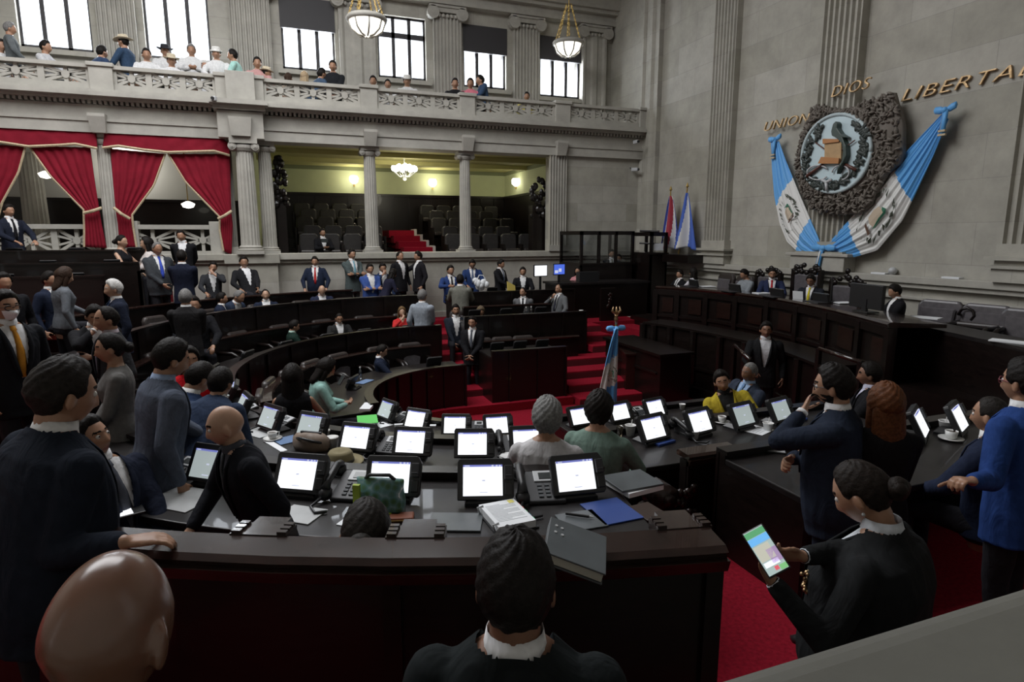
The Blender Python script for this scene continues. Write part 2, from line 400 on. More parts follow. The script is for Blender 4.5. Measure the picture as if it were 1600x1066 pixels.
# right wall: pilasters, ledge --------------------------------------------
def pilaster_x(y, w, dep, z0, z1, name, n=7, base=True):
    sec = [(XW + .01, y - w / 2), (XW - dep, y - w / 2)]; g = w / n
    for i in range(n):
        a = y - w / 2 + g * i
        sec += [(XW - dep, a + g * .15), (XW - dep + .06, a + g * .3), (XW - dep + .06, a + g * .7), (XW - dep, a + g * .85)]
    sec += [(XW - dep, y + w / 2), (XW + .01, y + w / 2)]
    mb = MB(); mb.loft([[Vector((a, b, z)) for a, b in sec] for z in (z0, z1)])
    if base:
        mb.box(XW - dep - .05, XW, y - w / 2 - .06, y + w / 2 + .06, 2.42, 2.62).box(XW - dep - .1, XW, y - w / 2 - .12, y + w / 2 + .12, 2.62, 2.66)
        mb.box(XW - dep - .12, XW, y - w / 2 - .14, y + w / 2 + .14, 2.74, 2.79).box(XW - dep - .03, XW, y - w / 2 - .04, y + w / 2 + .04, 2.66, 2.98)
    S(mb, name, M_WALL)
pilaster_x(15.65, .85, .14, 0, 11.4, 'column_16', 2, base=False)
pilaster_x(12.5, .78, .16, 2.98, 11.4, 'column_17', 7)
pilaster_x(9.22, .86, .18, 2.98, 11.4, 'column_18', 7)
pilaster_x(5.6, .86, .18, 2.98, 11.4, 'column_19', 7)
pilaster_x(2.2, .86, .18, 2.98, 11.4, 'column_20', 7)
mb = MB().box(XW - .16, XW, -1, YF, 2.3, 2.42).box(XW - .11, XW, -1, YF, 2.22, 2.3).box(XW - .06, XW, -1, YF, 2.02, 2.08)
mb.box(XW - .3, XW, 8.6, 9.9, 2.42, 2.7).box(XW - .34, XW, 8.5, 10.0, 2.7, 2.76)
S(mb, 'trim_10', M_PLAIN, bevel=.012)
# near parapet under the camera ------------------------------------------
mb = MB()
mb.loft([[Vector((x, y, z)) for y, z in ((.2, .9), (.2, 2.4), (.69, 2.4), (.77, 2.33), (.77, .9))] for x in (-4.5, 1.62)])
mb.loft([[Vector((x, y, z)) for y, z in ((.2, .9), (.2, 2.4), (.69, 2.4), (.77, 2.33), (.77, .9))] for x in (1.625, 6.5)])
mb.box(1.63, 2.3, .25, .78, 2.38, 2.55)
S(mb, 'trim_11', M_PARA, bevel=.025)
# ================================================================== room behind the far arcade
XR0, XR1, YB = -.45, 7.75, 21.4
mb = MB(); mb.box(XR0, XR1, YB, YB + .2, 2.0, 5.58).box(XR1, XR1 + .2, YF + .5, YB, 2.0, 5.58).box(XR0 - .2, XR0, YF + .5, YB, 2.0, 5.58)
S(mb, 'wall_lounge', M_GREEN)
zt = PY(600, 259, YB).z; zp = PY(600, 305, YB).z
mb = MB(); mb.box(XR0, XR1, YB - .03, YB, zt, 5.2).box(XR1 - .03, XR1, YF + .5, YB, zt, 5.2); S(mb, 'trim_12', M_GREEND)
mb = MB(); z2 = zt + .16; mb.box(XR0, XR1, YB - .1, YB, z2, z2 + .2).box(XR1 - .1, XR1, YF + .5, YB, z2, z2 + .2); S(mb, 'trim_13', M_BAND)
mb = MB(); z3 = z2 + .2
for k in range(3): mb.box(XR0, XR1, YB - .2 - .14 * k, YB, z3 + .06 * k, z3 + .06 * k + .06).box(XR1 - .2 - .14 * k, XR1, YF + .5, YB, z3 + .06 * k, z3 + .06 * k + .06)
mb.box(XR0, XR1, YF + .5, YB, 5.32, 5.58).box(XR0, XR1, YB - .62, YB, z3 + .18, 5.34).box(XR1 - .62, XR1, YF + .5, YB, z3 + .18, 5.34)
mb.box(XR0, XR1, YF + 1.4, YF + 1.55, 5.2, 5.34).box(XR0, XR1, YF + 3.2, YF + 3.35, 5.2, 5.34)
S(mb, 'ceiling_lounge', M_CEILY)
mb = MB(); mb.box(XR0, XR1, YB - .06, YB, 2.0, zp).box(XR1 - .06, XR1, YF + .5, YB, 2.0, zp).box(XR0, XR1, YB - .1, YB, zp - .05, zp + .03).box(XR1 - .1, XR1, YF + .5, YB, zp - .05, zp + .03)
for i in range(16): mb.box(XR0 + .1 + i * .51, XR0 + .16 + i * .51, YB - .08, YB, 2.0, zp)
S(mb, 'trim_14', M_WOOD)
ROWS = [(17.3, 2.25), (18.15, 2.48), (19.0, 2.74), (19.85, 3.0), (20.6, 3.2)]
mb = MB(); mb.box(XR0, XR1, YF + .4, YB, 1.7, 2.2)
for (y, z) in ROWS: mb.box(XR0, XR1, y - .15, YB, 2.0, z)
S(mb, 'floor_lounge', M_WOOD)
# carved dark screens at both ends of the lounge
def carved(x0, x1, y, z0, z1, name, label, seed):
    t = thing(name, label, 'screen', ((x0 + x1) / 2, y, z0)); rn = random.Random(seed); w = x1 - x0
    MB().box(-w / 2, w / 2, 0, .3, 0, (z1 - z0) * .62).obj('panel', M_WOOD, t)
    mb = MB()
    for i in range(46):
        a = rn.random(); h = (z1 - z0) * (.5 + .5 * rn.random() * (1 - abs(a - .5) * .8))
        mb.ball(((a - .5) * w * 1.25, -.05 + .1 * rn.random(), h), (.05 + .05 * rn.random(), .06, .05 + .07 * rn.random()), 7, 5)
    mb.obj('carving', M_WOOD, t)
carved(6.85, 7.25, YF + .6, 2.4, PY(845, 268, YF + .6).z, 'carved_screen', 'dark carved wooden screen beside the right pilaster of the lit lounge', 3)
carved(0, .22, YF + .7, 2.4, PY(424, 232, YF + .7).z, 'carved_screen', 'dark carved wooden screen beside the fluted pier at the lounge left end', 4)
# red carpeted steps between the lounge seats
ts = thing('aisle_steps', 'small red carpeted steps between the lounge seats', 'steps', (3.72, 16.75, 2.55))
mb = MB()
for i in range(5): mb.box(-.42 - .05 * i, .42 - .07 * i, i * .5, 3.4, -.15 + i * .16, .06 + i * .16)
mb.obj('treads', M_CARPET, ts)
mb = MB()
for i in range(5): mb.box(.42 - .07 * i, .5 - .07 * i, i * .5, i * .5 + .5, -.1, .1 + i * .16)
mb.obj('side_board', M_PLAIN, ts)
# lounge seats
def lounge_seat():
    t = thing('theatre_seat', '', 'seat')
    mb = MB(); mb.loft([[Vector((x, .22 + .1 * s, z)) for x, z in ((-.24 * k, .42), (.24 * k, .42), (.25 * k, .6), (.24 * k, .84), (.18 * k, .9), (-.18 * k, .9), (-.24 * k, .84), (-.25 * k, .6))] for s, k in ((-.6, .9), (-.3, 1), (.4, 1))])
    mb.obj('backrest', M_LEATHD, t, bevel=.02)
    MB().box(-.23, .23, -.22, .18, .36, .47).obj('seat', M_LEATH, t, bevel=.03)
    MB().box(-.29, -.25, -.2, .2, 0, .6).obj('armrest', M_WOOD, t); MB().box(.25, .29, -.2, .2, 0, .6).obj('armrest', M_WOOD, t)
    return t
s0 = lounge_seat(); first = True; words = ['front', 'second', 'third', 'fourth', 'rearmost']
for r, (y, z) in enumerate(ROWS[:5]):
    xs = [x for x in [.75 + .57 * i + (.14 if r % 2 else 0) for i in range(12)] if abs(x - 3.72) > .75 and x < 7.1]
    for q, x in enumerate(xs):
        side = 'left of' if x < 3.7 else 'right of'
        k = sum(1 for a in xs if (a < 3.7) == (x < 3.7) and abs(a - 3.72) < abs(x - 3.72))
        lab = 'lounge seat in the %s row, %s one %s the red lounge steps' % (words[r], ['nearest', 'second', 'third', 'fourth', 'fifth', 'sixth', 'seventh'][k], side)
        if first: s0.location = (x, y, z); s0['label'] = lab; s0['group'] = 'lounge seats behind the arcade'; first = False
        else: dup(s0, (x, y, z), 0, lab)
# sconces and chandelier
for (px, py, X, lab) in ((553, 283, None, 'lit wall sconce on green wall left of the slim lounge column'), (676, 288, None, 'lit wall sconce on green wall right of the chandelier'), (806, 287, XR1, 'lit wall sconce on the lounge side wall by the carved screen')):
    p = PY(px, py, YB - .12) if X is None else PX(px, py, XR1 - .12)
    t = thing('wall_sconce', lab, 'lamp', p)
    mb = MB().lathe([(.03, -.1), (.13, -.02), (.15, .1), (.11, .17)], n=14); mb.obj('shade', M_LAMP2, t, True)
    MB().cyl((0, 0, -.18), (0, 0, -.08), .03).obj('bracket', M_BRASS, t)
    l = bpy.data.lights.new('sconce_light', 'POINT'); l.energy = 16; l.color = (1, .92, .68); l.shadow_soft_size = .15
    lo = bpy.data.objects.new('sconce_light', l); COL.objects.link(lo); lo.location = p + Vector((-.1 if X else 0, -.3 if X is None else 0, .05))
p = PY(632, 265, 18.2)
t = thing('chandelier', 'small lit chandelier with white globes in the green lounge', 'chandelier', p)
mb = MB().cyl((0, 0, -.25), (0, 0, .9), .018).ball((0, 0, -.25), .06); g = MB()
for i in range(8):
    a = 2 * PI * i / 8; mb.tube([(0, 0, -.15), (.14 * math.cos(a), .14 * math.sin(a), -.2), (.3 * math.cos(a), .3 * math.sin(a), -.08)], .012, 6)
    g.lathe([(.02, -.04), (.07, -.01), (.085, .06), (.06, .12)], (.3 * math.cos(a), .3 * math.sin(a), -.02), 10)
    if i % 2 == 0: g.ball((.15 * math.cos(a), .15 * math.sin(a), .1), .065, 10, 6)
mb.obj('stem', M_SILVER, t, True); g.obj('globe', M_LAMP2, t, True)
l = bpy.data.lights.new('chandelier_light', 'POINT'); l.energy = 45; l.color = (1, .94, .76); l.shadow_soft_size = .3
lo = bpy.data.objects.new('chandelier_light', l); COL.objects.link(lo); lo.location = p + Vector((0, -.1, -.5))
# ================================================================== corridor behind the curtained bays
M_LOB = mat('lobby_plaster', (.62, .61, .57), .85)
S(MB().box(-10, XR0 - .2, 19.6, 19.8, 0, 5.4), 'wall_lobby', M_LOB)
S(MB().box(-10, XR0 - .2, 19.5, 19.62, 0, 4.0).box(-10, XR0 - .2, 19.46, 19.62, 4.0, 4.07), 'trim_15', M_WOOD)
S(MB().box(-10, XR0 - .2, YF + .5, 19.8, 5.3, 5.5), 'ceiling_lobby', M_LOB)
S(MB().box(-10, XR0 - .2, YF + .4, 19.8, 1.6, 1.9), 'floor_lobby', M_PLAIN)
for i, (a, b, nn) in enumerate(((-6.2, -3.75, 3), (-3.2, -1.15, 2))):
    S(balustrade(a, b, nn, YF + .2, 2.6, 3.34, .14, .1), 'trim_%d' % (16 + i), M_PLAIN)
S(MB().box(-3.3, -2.95, YF + .1, YF + .4, 2.6, 3.42).box(-1.5, -1.2, YF + .1, YF + .4, 2.6, 3.42), 'trim_18', M_PLAIN, bevel=.01)
for (px, py, lab) in ((72, 273, 'lit hanging lobby lamp seen through the first curtain gap'), (294, 320, 'lit lobby lamp seen low through the second curtain gap')):
    p = PY(px, py, 17.7); t = thing('lobby_lamp', lab, 'lamp', p)
    MB().lathe([(.02, -.09), (.12, -.06), (.16, .02), (.05, .08)], n=14).obj('shade', M_LAMP2, t, True)
    MB().cyl((0, 0, .08), (0, 0, 5.3 - p.z), .012).obj('stem', M_BRASS, t)
l = bpy.data.lights.new('lobby_light', 'POINT'); l.energy = 30; l.shadow_soft_size = .3; l.color = (1, .97, .9)
lo = bpy.data.objects.new('lobby_light', l); COL.objects.link(lo); lo.location = (-3.6, 19.1, 4.9)
# ================================================================== red curtains
def lerp_pts(pts, t):
    n = len(pts) - 1; f = min(max(t * n, 0), n - 1e-6); i = int(f); f -= i
    return tuple(a + (b - a) * f for a, b in zip(pts[i], pts[i + 1]))
def curtain(left, right, label, tie, inner, folds=7, Y=YF + .02, ph=0):
    L = [PY(*p, Y) for p in left]; Rr = [PY(*p, Y) for p in right]
    o = L[0]; t0 = thing('curtain', label, 'curtain', (o.x, Y, min(L[-1].z, Rr[-1].z)))
    ofs = Vector(t0.location)
    def f(u, v):
        a = Vector(lerp_pts(L, u)); b = Vector(lerp_pts(Rr, u)); p = a.lerp(b, v)
        wd = (b - a).length
        return p + Vector((0, .016 * math.sin(v * folds * 2 * PI + ph + u * 1.5) * min(1, .4 + wd), 0)) + Vector((0, .05, 0)) - ofs
    mb = MB().grid(f, 26, 56); o = mb.obj('drape', M_CURT, t0, True); sm = o.modifiers.new('s', 'SOLIDIFY'); sm.thickness = .015
    e = 1.0 if inner == 'R' else 0.0
    MB().tube([f(i / 30, e) + Vector((0, -.02, 0)) for i in range(31)], .022, 6).obj('fringe', M_FRINGE, t0)
    a, b = tie; A = PY(*a, Y - .06) - ofs; B = PY(*b, Y - .06) - ofs
    MB().tube([A, (A + B) / 2 + Vector((0, -.05, -.015)), B], .035, 8).obj('tieback', M_FRINGE, t0)
curtain([(172, 232), (176, 285), (180, 328), (183, 350), (186, 386)], [(258, 240), (240, 290), (206, 336), (207, 352), (213, 388)], 'red velvet curtain tied back on the right of the slim fluted column', ((178, 325), (203, 342)), 'R', 6)
curtain([(262, 240), (290, 285), (343, 339), (343, 360), (349, 392)], [(359, 240), (360, 285), (361, 330), (363, 350), (361, 398)], 'red velvet curtain tied back against the big fluted pier', ((341, 342), (362, 330)), 'L', 6, ph=1)
curtain([(44, 228), (78, 275), (130, 328), (131, 355), (131, 386)], [(140, 230), (146, 275), (154, 326), (158, 350), (166, 388)], 'red velvet curtain tied back on the left of the slim fluted column', ((131, 333), (159, 325)), 'L', 6, ph=2)
curtain([(-60, 222), (-60, 270), (-60, 310), (-50, 340), (-45, 380)], [(39, 229), (28, 270), (3, 316), (-5, 345), (-6, 382)], 'red velvet curtain at the far left edge behind the man in the navy suit', ((-60, 322), (0, 318)), 'R', 6, ph=3)
def valance(pts_top, pts_bot, label):
    Y = YF - .02; T = [PY(*p, Y) for p in pts_top]; B = [PY(*p, Y) for p in pts_bot]; o = T[0]
    t0 = thing('valance', label, 'valance', (o.x, Y, B[0].z)); ofs = Vector(t0.location)
    f = lambda u, v: Vector(lerp_pts(T, u)).lerp(Vector(lerp_pts(B, u)), v) + Vector((0, .004 * math.sin(u * 40) + .02, 0)) - ofs
    o = MB().grid(f, 60, 6).obj('cloth', M_CURT, t0, True); sm = o.modifiers.new('s', 'SOLIDIFY'); sm.thickness = .015
    MB().tube([f(i / 60, 1) + Vector((0, -.02, 0)) for i in range(61)], .03, 6).obj('fringe', M_FRINGE, t0)
valance([(163, 206), (230, 210), (300, 214), (348, 216), (359, 226)], [(160, 231), (185, 228), (225, 234), (262, 238), (300, 237), (335, 236), (359, 243)], 'red valance with gold fringe between the slim column and the big pier')
valance([(-70, 190), (0, 195), (70, 200), (150, 205)], [(-70, 220), (0, 222), (45, 229), (90, 227), (118, 225), (152, 232)], 'red valance with gold fringe at the far left above the first curtains')
# ================================================================== pendant lamps
for (px, py, Y, dia, lab) in ((573, 36, 15.2, .86, 'lit bowl pendant lamp on gilded chains in front of the gallery, nearer one'), (888, 72, 16.9, .84, 'lit bowl pendant lamp hanging by the last gallery window')):
    p = PY(px, py, Y); t = thing('pendant_lamp', lab, 'lamp', p); r = dia / 2
    MB().lathe([(.05, -.27), (r * .45, -.25), (r * .78, -.15), (r * .93, .02)], n=24).obj('bowl', M_LAMP, t, True)
    mb = MB().lathe([(r * .93, .02), (r * 1.04, .03), (r * 1.08, .09), (r * .98, .14), (r * .9, .1)], n=24)
    for i in range(8):
        a = 2 * PI * i / 8
        mb.tube([(q * math.cos(a), q * math.sin(a), z) for q, z in ((.08, -.285), (r * .47, -.262), (r * .8, -.16), (r * .96, .02))], .02, 6)
    mb.obj('rim', M_PLAIN, t, True)
    mb = MB()
    for i in range(6):
        a = 2 * PI * i / 6
        n = 16
        for k in range(n):
            z = .12 + k * .062; q = r * .9 * (1 - k / n * .85); mb.tube([(q * math.cos(a) + .014 * math.cos(b * PI / 3), q * math.sin(a) + .014 * math.sin(b * PI / 3) * (k % 2), z + .035 * math.sin(b * PI / 3) + .03) for b in range(7)], .008, 5)
    mb.cyl((0, 0, 1.05), (0, 0, 11.4 - p.z), .015); mb.obj('chain', M_BRASS, t)
# ================================================================== right wall: emblem, lettering, flags
def wall(px, py, X=XW): q = PX(px, py, X); return q
def words(txt, px0, py0, px1, size, label, X):
    c = bpy.data.curves.new('t', 'FONT'); c.body = txt; c.size = size; c.extrude = .018; c.bevel_depth = .004; c.offset = -.006; c.shear = .32; c.space_character = 1.12; c.resolution_u = 4
    o = bpy.data.objects.new('t', c); COL.objects.link(o); bpy.context.view_layer.update()
    dg = bpy.context.evaluated_depsgraph_get(); me = bpy.data.meshes.new_from_object(o.evaluated_get(dg))
    bpy.data.objects.remove(o)
    a = PX(px0, py0, X); b = PX(px1, py0, X); xs = [v.co.x for v in me.vertices]; w = max(xs) - min(xs); k = abs(a.y - b.y) / w
    for v in me.vertices:                      # thick and thin strokes, swelling like cut letters
        v.co = Vector((v.co.x * k, v.co.y, v.co.z))
    me.materials.clear(); me.materials.append(M_GOLD)
    o = bpy.data.objects.new('wall_lettering', me); COL.objects.link(o)
    Mx = Matrix(((0, 0, -1), (-1, 0, 0), (0, 1, 0))).to_4x4()
    o.matrix_world = Matrix.Translation(a) @ Mx  # added fill lamp, out of view overhead, brightens the whole hall
    tag(o, label, 'lettering')
words('UNION', 1192, 206, 1262, .27, 'gilded letters reading UNION on the wall left of the emblem', XW - .12)
words('DIOS', 1297, 153, 1357, .27, 'gilded letters reading DIOS above the round emblem', XW - .22)
words('LIBERTAD', 1405, 160, 1620, .275, 'gilded letters reading LIBERTAD on the wall right of the emblem', XW - .03)
# emblem --------------------------------------------------------------
XE = XW - .2
em = thing('wall_emblem', 'big round carved coat of arms with bird and wreath on the stone wall', 'emblem', (XE, 9.2, 4.65)); E0 = Vector(em.location)
def eh(px, py, d=0): q = PX(px, py, XE - .12); return Vector((-.12 - d, q.y - E0.y, q.z - E0.z))
def poly(mb, pts, d0, d1):
    a = [eh(*p) for p in pts]; mb.loft([[p + Vector((-d, 0, 0)) for p in a] for d in (d0, d1)])
def c2(x, y): return (1230 + x / 5.33, 150 + y / 5.33)
rn = random.Random(11)
ctr = (432, 478)
M_CARVE = stone('carved_stone', (.15, .13, .11), 'n')
mb = MB()
outer = [(330, 90), (430, 130), (560, 110), (650, 60), (760, 20), (880, -30), (905, 70), (930, 110), (958, 260), (955, 480), (930, 560), (830, 640), (760, 760), (700, 900), (640, 960), (520, 985), (420, 990), (300, 970), (210, 930), (170, 860), (110, 760), (80, 640), (95, 480), (130, 330), (180, 220), (210, 120), (270, 80)]
poly(mb, [c2(*p) for p in outer], -.1, .02)
for i in range(900):
    a = rn.random() * 2 * PI
    k = rn.random()
    # point between disc edge and outer outline
    j = rn.randrange(len(outer)); q0 = outer[j]; q1 = outer[(j + 1) % len(outer)]; f = rn.random()
    ox, oy = q0[0] + (q1[0] - q0[0]) * f, q0[1] + (q1[1] - q0[1]) * f
    dx, dy = ox - ctr[0], oy - ctr[1]; l = math.hypot(dx, dy); inn = 1 / math.sqrt((dx / l / 292) ** 2 + (dy / l / 345) ** 2)
    rr = inn + (l - inn) * k ** .8
    p = eh(*c2(ctr[0] + dx / l * rr, ctr[1] + dy / l * rr)); s = .022 + .045 * rn.random()
    mb.ball(p + Vector((-.01 - .05 * rn.random(), 0, 0)), (.045, s * 1.25, s * .4), 6, 4, Euler((rn.random() * 3, 0, 0)).to_matrix())
mb.obj('carved_frame', M_CARVE, em, True)
M_DISC = mat('pale_blue_enamel', (.50, .62, .66), .4)
mb = MB(); el = [(ctr[0] + 1 * (285 * math.cos(a * PI / 24) + 30 * math.sin(a * PI / 24) * -1), ctr[1] + 325 * math.sin(a * PI / 24) - 10 * math.cos(a * PI / 24)) for a in range(48)]
el = [(432 + (x - 432) * 1.0, y) for x, y in el]
poly(mb, [c2(*p) for p in el], 0, .06); mb.obj('disc', M_DISC, em)
mb = MB(); ep = [eh(*c2(*p), .06) for p in el]; mb.tube(ep + [ep[0]], .035, 8); mb.obj('disc_rim', mat('pale_rim', (.42, .50, .52), .5), em, True)
M_PARCH = mat('parchment', (.42, .27, .13), .6, noise=.15); M_PARCHD = mat('parchment_roll', (.40, .17, .05), .5)
mb = MB(); poly(mb, [c2(*p) for p in ((350, 400), (420, 388), (492, 385), (488, 530), (350, 530), (352, 460))], .06, .12)
mb.mat(1); poly(mb, [c2(*p) for p in ((345, 360), (490, 362), (478, 385), (345, 402))], .06, .15); poly(mb, [c2(*p) for p in ((335, 510), (485, 522), (480, 566), (308, 566))], .06, .16)
mb.obj('scroll', [M_PARCH, M_PARCHD], em)
M_BIRD = mat('dark_green_enamel', (.035, .055, .045), .45)
mb = MB(); poly(mb, [c2(*p) for p in ((425, 300), (440, 240), (462, 216), (478, 235), (474, 272), (505, 318), (560, 350), (520, 352), (548, 420), (552, 500), (525, 560), (490, 610), (470, 655), (480, 600), (515, 540), (525, 470), (515, 400), (470, 355), (430, 335))], .06, .18)
mb.obj('bird', M_BIRD, em, bevel=.012)
M_LEAF = mat('dark_leaf_enamel', (.02, .028, .024), .5)
def leafpath(pts, nleaf, size, seed):
    r2 = random.Random(seed); mb = MB()
    for i in range(nleaf):
        x, y = lerp_pts(pts, i / (nleaf - 1)); x += r2.uniform(-26, 26); y += r2.uniform(-20, 20)
        mb.ball(eh(*c2(x, y), .09), (.025, size * r2.uniform(.7, 1.1), size * .45), 7, 4, Euler((r2.random() * 3, 0, 0)).to_matrix())
    return mb
mb = leafpath([(320, 265), (270, 320), (215, 410), (185, 520), (195, 640), (250, 730), (330, 765)], 58, .075, 1)
mb.obj('wreath_branch', M_LEAF, em)
mb = leafpath([(575, 225), (640, 270), (680, 330), (670, 440), (640, 540), (580, 640), (490, 710), (400, 760)], 72, .08, 2)
mb.obj('wreath_branch', M_LEAF, em)
M_RIFLE = mat('reddish_brown_enamel', (.10, .035, .025), .45)
mb = MB()
for a, b, r in (((200, 670), (330, 570), .04), ((330, 570), (600, 370), .018), ((610, 620), (500, 560), .035), ((500, 560), (270, 390), .018)): mb.tube([eh(*c2(*a), .1), eh(*c2(*b), .1)], [r, r * .6], 8)
mb.obj('rifle', M_RIFLE, em, True)
mb = MB(); mb.tube([eh(*c2(290 + 90 * math.cos(a), 640 + 60 * math.sin(a)), .1) for a in [PI * .2 + i * .3 for i in range(18)]], .016, 6).tube([eh(*c2(480 + 70 * math.cos(a), 640 + 60 * math.sin(a)), .1) for a in [PI + i * .3 for i in range(16)]], .016, 6)
mb.tube([eh(*c2(*p), .12) for p in ((330, 700), (365, 720), (410, 700))], .03, 6).tube([eh(*c2(*p), .12) for p in ((365, 720), (370, 790))], .03, 6)
mb.obj('swords', M_SILVER, em, True)
# draped flags -----------------------------------------------------------
def emblem_on(fn, parent, cu, cv, ru, rv, off, big=1.0):
    """small coat of arms printed on cloth: fn(u, v) -> 3D point, off: outward"""
    rr = random.Random(5); mb = MB()
    def pt(a, b, d=0): return fn(cu + a * ru, cv + b * rv) + off * (1 + d)
    def patch(pts, m):
        mb.mi = m; mb.add([pt(*p, .3 * m) for p in pts], [tuple(range(len(pts)))])
    patch([(-.3, -.25), (-.36, .1), (-.3, .3), (0, .36), (.25, .34), (.3, .0), (.22, -.3), (-.1, -.34)], 0)
    for s in (-1, 1):
        for i in range(13):
            a = PI * (.12 + .76 * i / 12); x, y = -math.cos(a) * .95, s * math.sin(a) * .95
            c, d = rr.uniform(-.3, .3) + x, rr.uniform(-.04, .04) + y
            x2, y2 = x * .98 + .12 * math.cos(a * 2 + i), y * .98 + .12 * math.sin(a * 3 + i)
            patch([(x - .12, y - .05), (x2, y2 - .09), (x2 + .1, y2 + .07), (x + .03, y + .1)], 1)
    patch([(-.42, .0), (-.5, .3), (-.38, .42), (-.1, .4), (.2, .48), (.3, .42), (-.1, .3), (-.34, .3), (-.36, .1)], 2)
    patch([(.38, -.2), (.48, -.15), (.52, .5), (.42, .5)], 3)
    mb.obj('emblem', [mat('print_cream', (.55, .45, .34), .7), mat('print_dark', (.06, .07, .05), .7), mat('print_green', (.03, .16, .09), .7), mat('print_brown', (.10, .05, .03), .7)], parent)
def drape(Lp, Rp, label, folds, ph, cen, bow, belly=.10):
    X = XW - .16
    L = [PX(*p, X) for p in Lp]; Q = [PX(*p, X) for p in Rp]; o = L[0]
    t = thing('draped_flag', label, 'flag', o); O = Vector(o)
    def f(u, v):
        a = Vector(lerp_pts(L, u)); b = Vector(lerp_pts(Q, u)); w = (a - b).length; p = a.lerp(b, v)
        d = (.015 * math.sin(v * folds * 2 * PI + ph + u * 2) + .008 * math.sin(v * folds * 4.6 * PI + u * 5)) * min(1, .35 + w * 1.2) + belly * math.sin(v * PI) * min(1, w) + .02
        return p + Vector((-d, 0, 0)) - O
    nu, nv = 60, 60; mb = MB()
    vs = [f(i / nu, j / nv) for i in range(nu + 1) for j in range(nv + 1)]; o0 = len(mb.v)
    fs = []
    mb.v = [tuple(v) for v in vs]
    for i in range(nu):
        for j in range(nv):
            mb.f.append([i * (nv + 1) + j, i * (nv + 1) + j + 1, (i + 1) * (nv + 1) + j + 1, (i + 1) * (nv + 1) + j]); mb.m.append(1 if 20 <= i < 40 else 0)
    ob = mb.obj('cloth', [M_LBLUE, M_FWHITE], t, True); sm = ob.modifiers.new('s', 'SOLIDIFY'); sm.thickness = .012
    emblem_on(f, t, cen[0], cen[1], .12, .34, Vector((-.035, 0, 0)))
    # bow at the top
    bx, by = bow; c = PX(bx, by, X - .06) - O; mb = MB()
    for sy, sz in ((.17, .02), (-.15, .05)):
        mb.loft([[c + Vector((-.02 * math.cos(q * PI / 4) * 1.5, sy * k, sz * k + h * math.sin(q * PI / 4))) for q in range(8)] for k, h in ((.05, .03), (.5, .06), (1, .055), (1.05, .01))])
    mb.ball(c + Vector((-.02, 0, 0)), (.05, .045, .05)); mb.loft([[c + Vector((-.03 + a, -.02 + b + s * .02, -.3 * s)) for a, b in ((0, -.05), (.02, 0), (0, .05), (-.02, 0))] for s in (0, .5, 1.25)])
    mb.obj('bow', M_LBLUE, t, True)
    mb = MB().box(-.02, .02, -.07, .05, -.03, .0, Matrix.Translation(c + Vector((-.04, 0, -.36)))).box(-.02, .02, -.06, .05, -.02, .01, Matrix.Translation(c + Vector((-.04, 0, -.31)))); mb.obj('fringe', M_FRINGE, t)
    return t
drape([(1207, 221), (1209, 265), (1213, 308), (1221, 350), (1232, 378), (1252, 397), (1270, 403), (1280, 395)], [(1219, 221), (1228, 245), (1237, 267), (1250, 300), (1261, 326), (1271, 350), (1280, 370), (1286, 388)], 'draped blue and white flag hanging from left of the emblem to the knot', 4, .5, (.48, .5), (1211, 218))
tr = drape([(1474, 178), (1440, 214), (1410, 247), (1375, 287), (1344, 327), (1318, 355), (1300, 375), (1291, 384)], [(1483, 186), (1460, 245), (1434, 300), (1412, 345), (1372, 392), (1336, 402), (1306, 405), (1290, 392)], 'draped blue and white flag rising from the knot to the right of the emblem', 5, 1.2, (.5, .52), (1478, 172))
k = PX(1286, 388, XW - .3)
kt = thing('ribbon_knot', 'light blue ribbon knot where the two draped flags meet', 'ribbon', k); mb = MB()
mb.ball((0, 0, 0), (.06, .07, .06))
for s in (-1, 1): mb.loft([[Vector((-.02 * math.cos(q * PI / 4), s * .26 * kk, h * math.sin(q * PI / 4) + .01)) for q in range(8)] for kk, h in ((.05, .03), (.5, .07), (1, .05), (1.06, .01))])
mb.obj('bow', M_LBLUE, kt, True)
mb = MB().loft([[Vector((-.03 + a, b + .1 * s, -.52 * s)) for a, b in ((0, -.05 - .02 * s), (.02, 0), (0, .05 + .02 * s), (-.02, 0))] for s in (0, .4, .8, 1)]); mb.obj('tail', [M_LBLUE], kt, True)
mb = MB().loft([[Vector((-.055 + a, b + .1 * s, -.52 * s)) for a, b in ((0, -.015), (.01, 0), (0, .02), (-.01, 0))] for s in (.1, .5, .9)]); mb.obj('tail_stripe', M_FWHITE, kt, True)
# two small standing flags on the ledge by the corner ----------------------
def hung_flag(parent, top, h, w, cols, rz=0, seed=0, splay=.35, stripes='along'):
    """cloth hanging in folds from a pole top; colours run across the gathered cloth"""
    def f(u, v):
        a = .06 + splay * u ** .8; x = (v - .45) * w * a * 2.2; y = .07 * math.sin(v * 9 + seed + u) * (.4 + u)
        z = -h * u - .12 * h * u * abs(v - .5)
        return Vector((x * math.cos(rz) - y * math.sin(rz), x * math.sin(rz) + y * math.cos(rz), z)) + Vector(top)
    nu, nv = 30, 36; mb = MB(); mb.v = [tuple(f(i / nu, j / nv)) for i in range(nu + 1) for j in range(nv + 1)]
    for i in range(nu):
        for j in range(nv):
            mb.f.append([i * (nv + 1) + j, i * (nv + 1) + j + 1, (i + 1) * (nv + 1) + j + 1, (i + 1) * (nv + 1) + j])
            s = (j + .5) / nv + .35 * ((i + .5) / nu - .5) if stripes == 'along' else (i + .5) / nu + .5 * ((j + .5) / nv - .5)
            mb.m.append(min(len(cols) - 1, max(0, int(s * len(cols)))))
    o = mb.obj('cloth', cols, parent, True); sm = o.modifiers.new('s', 'SOLIDIFY'); sm.thickness = .01
    return f
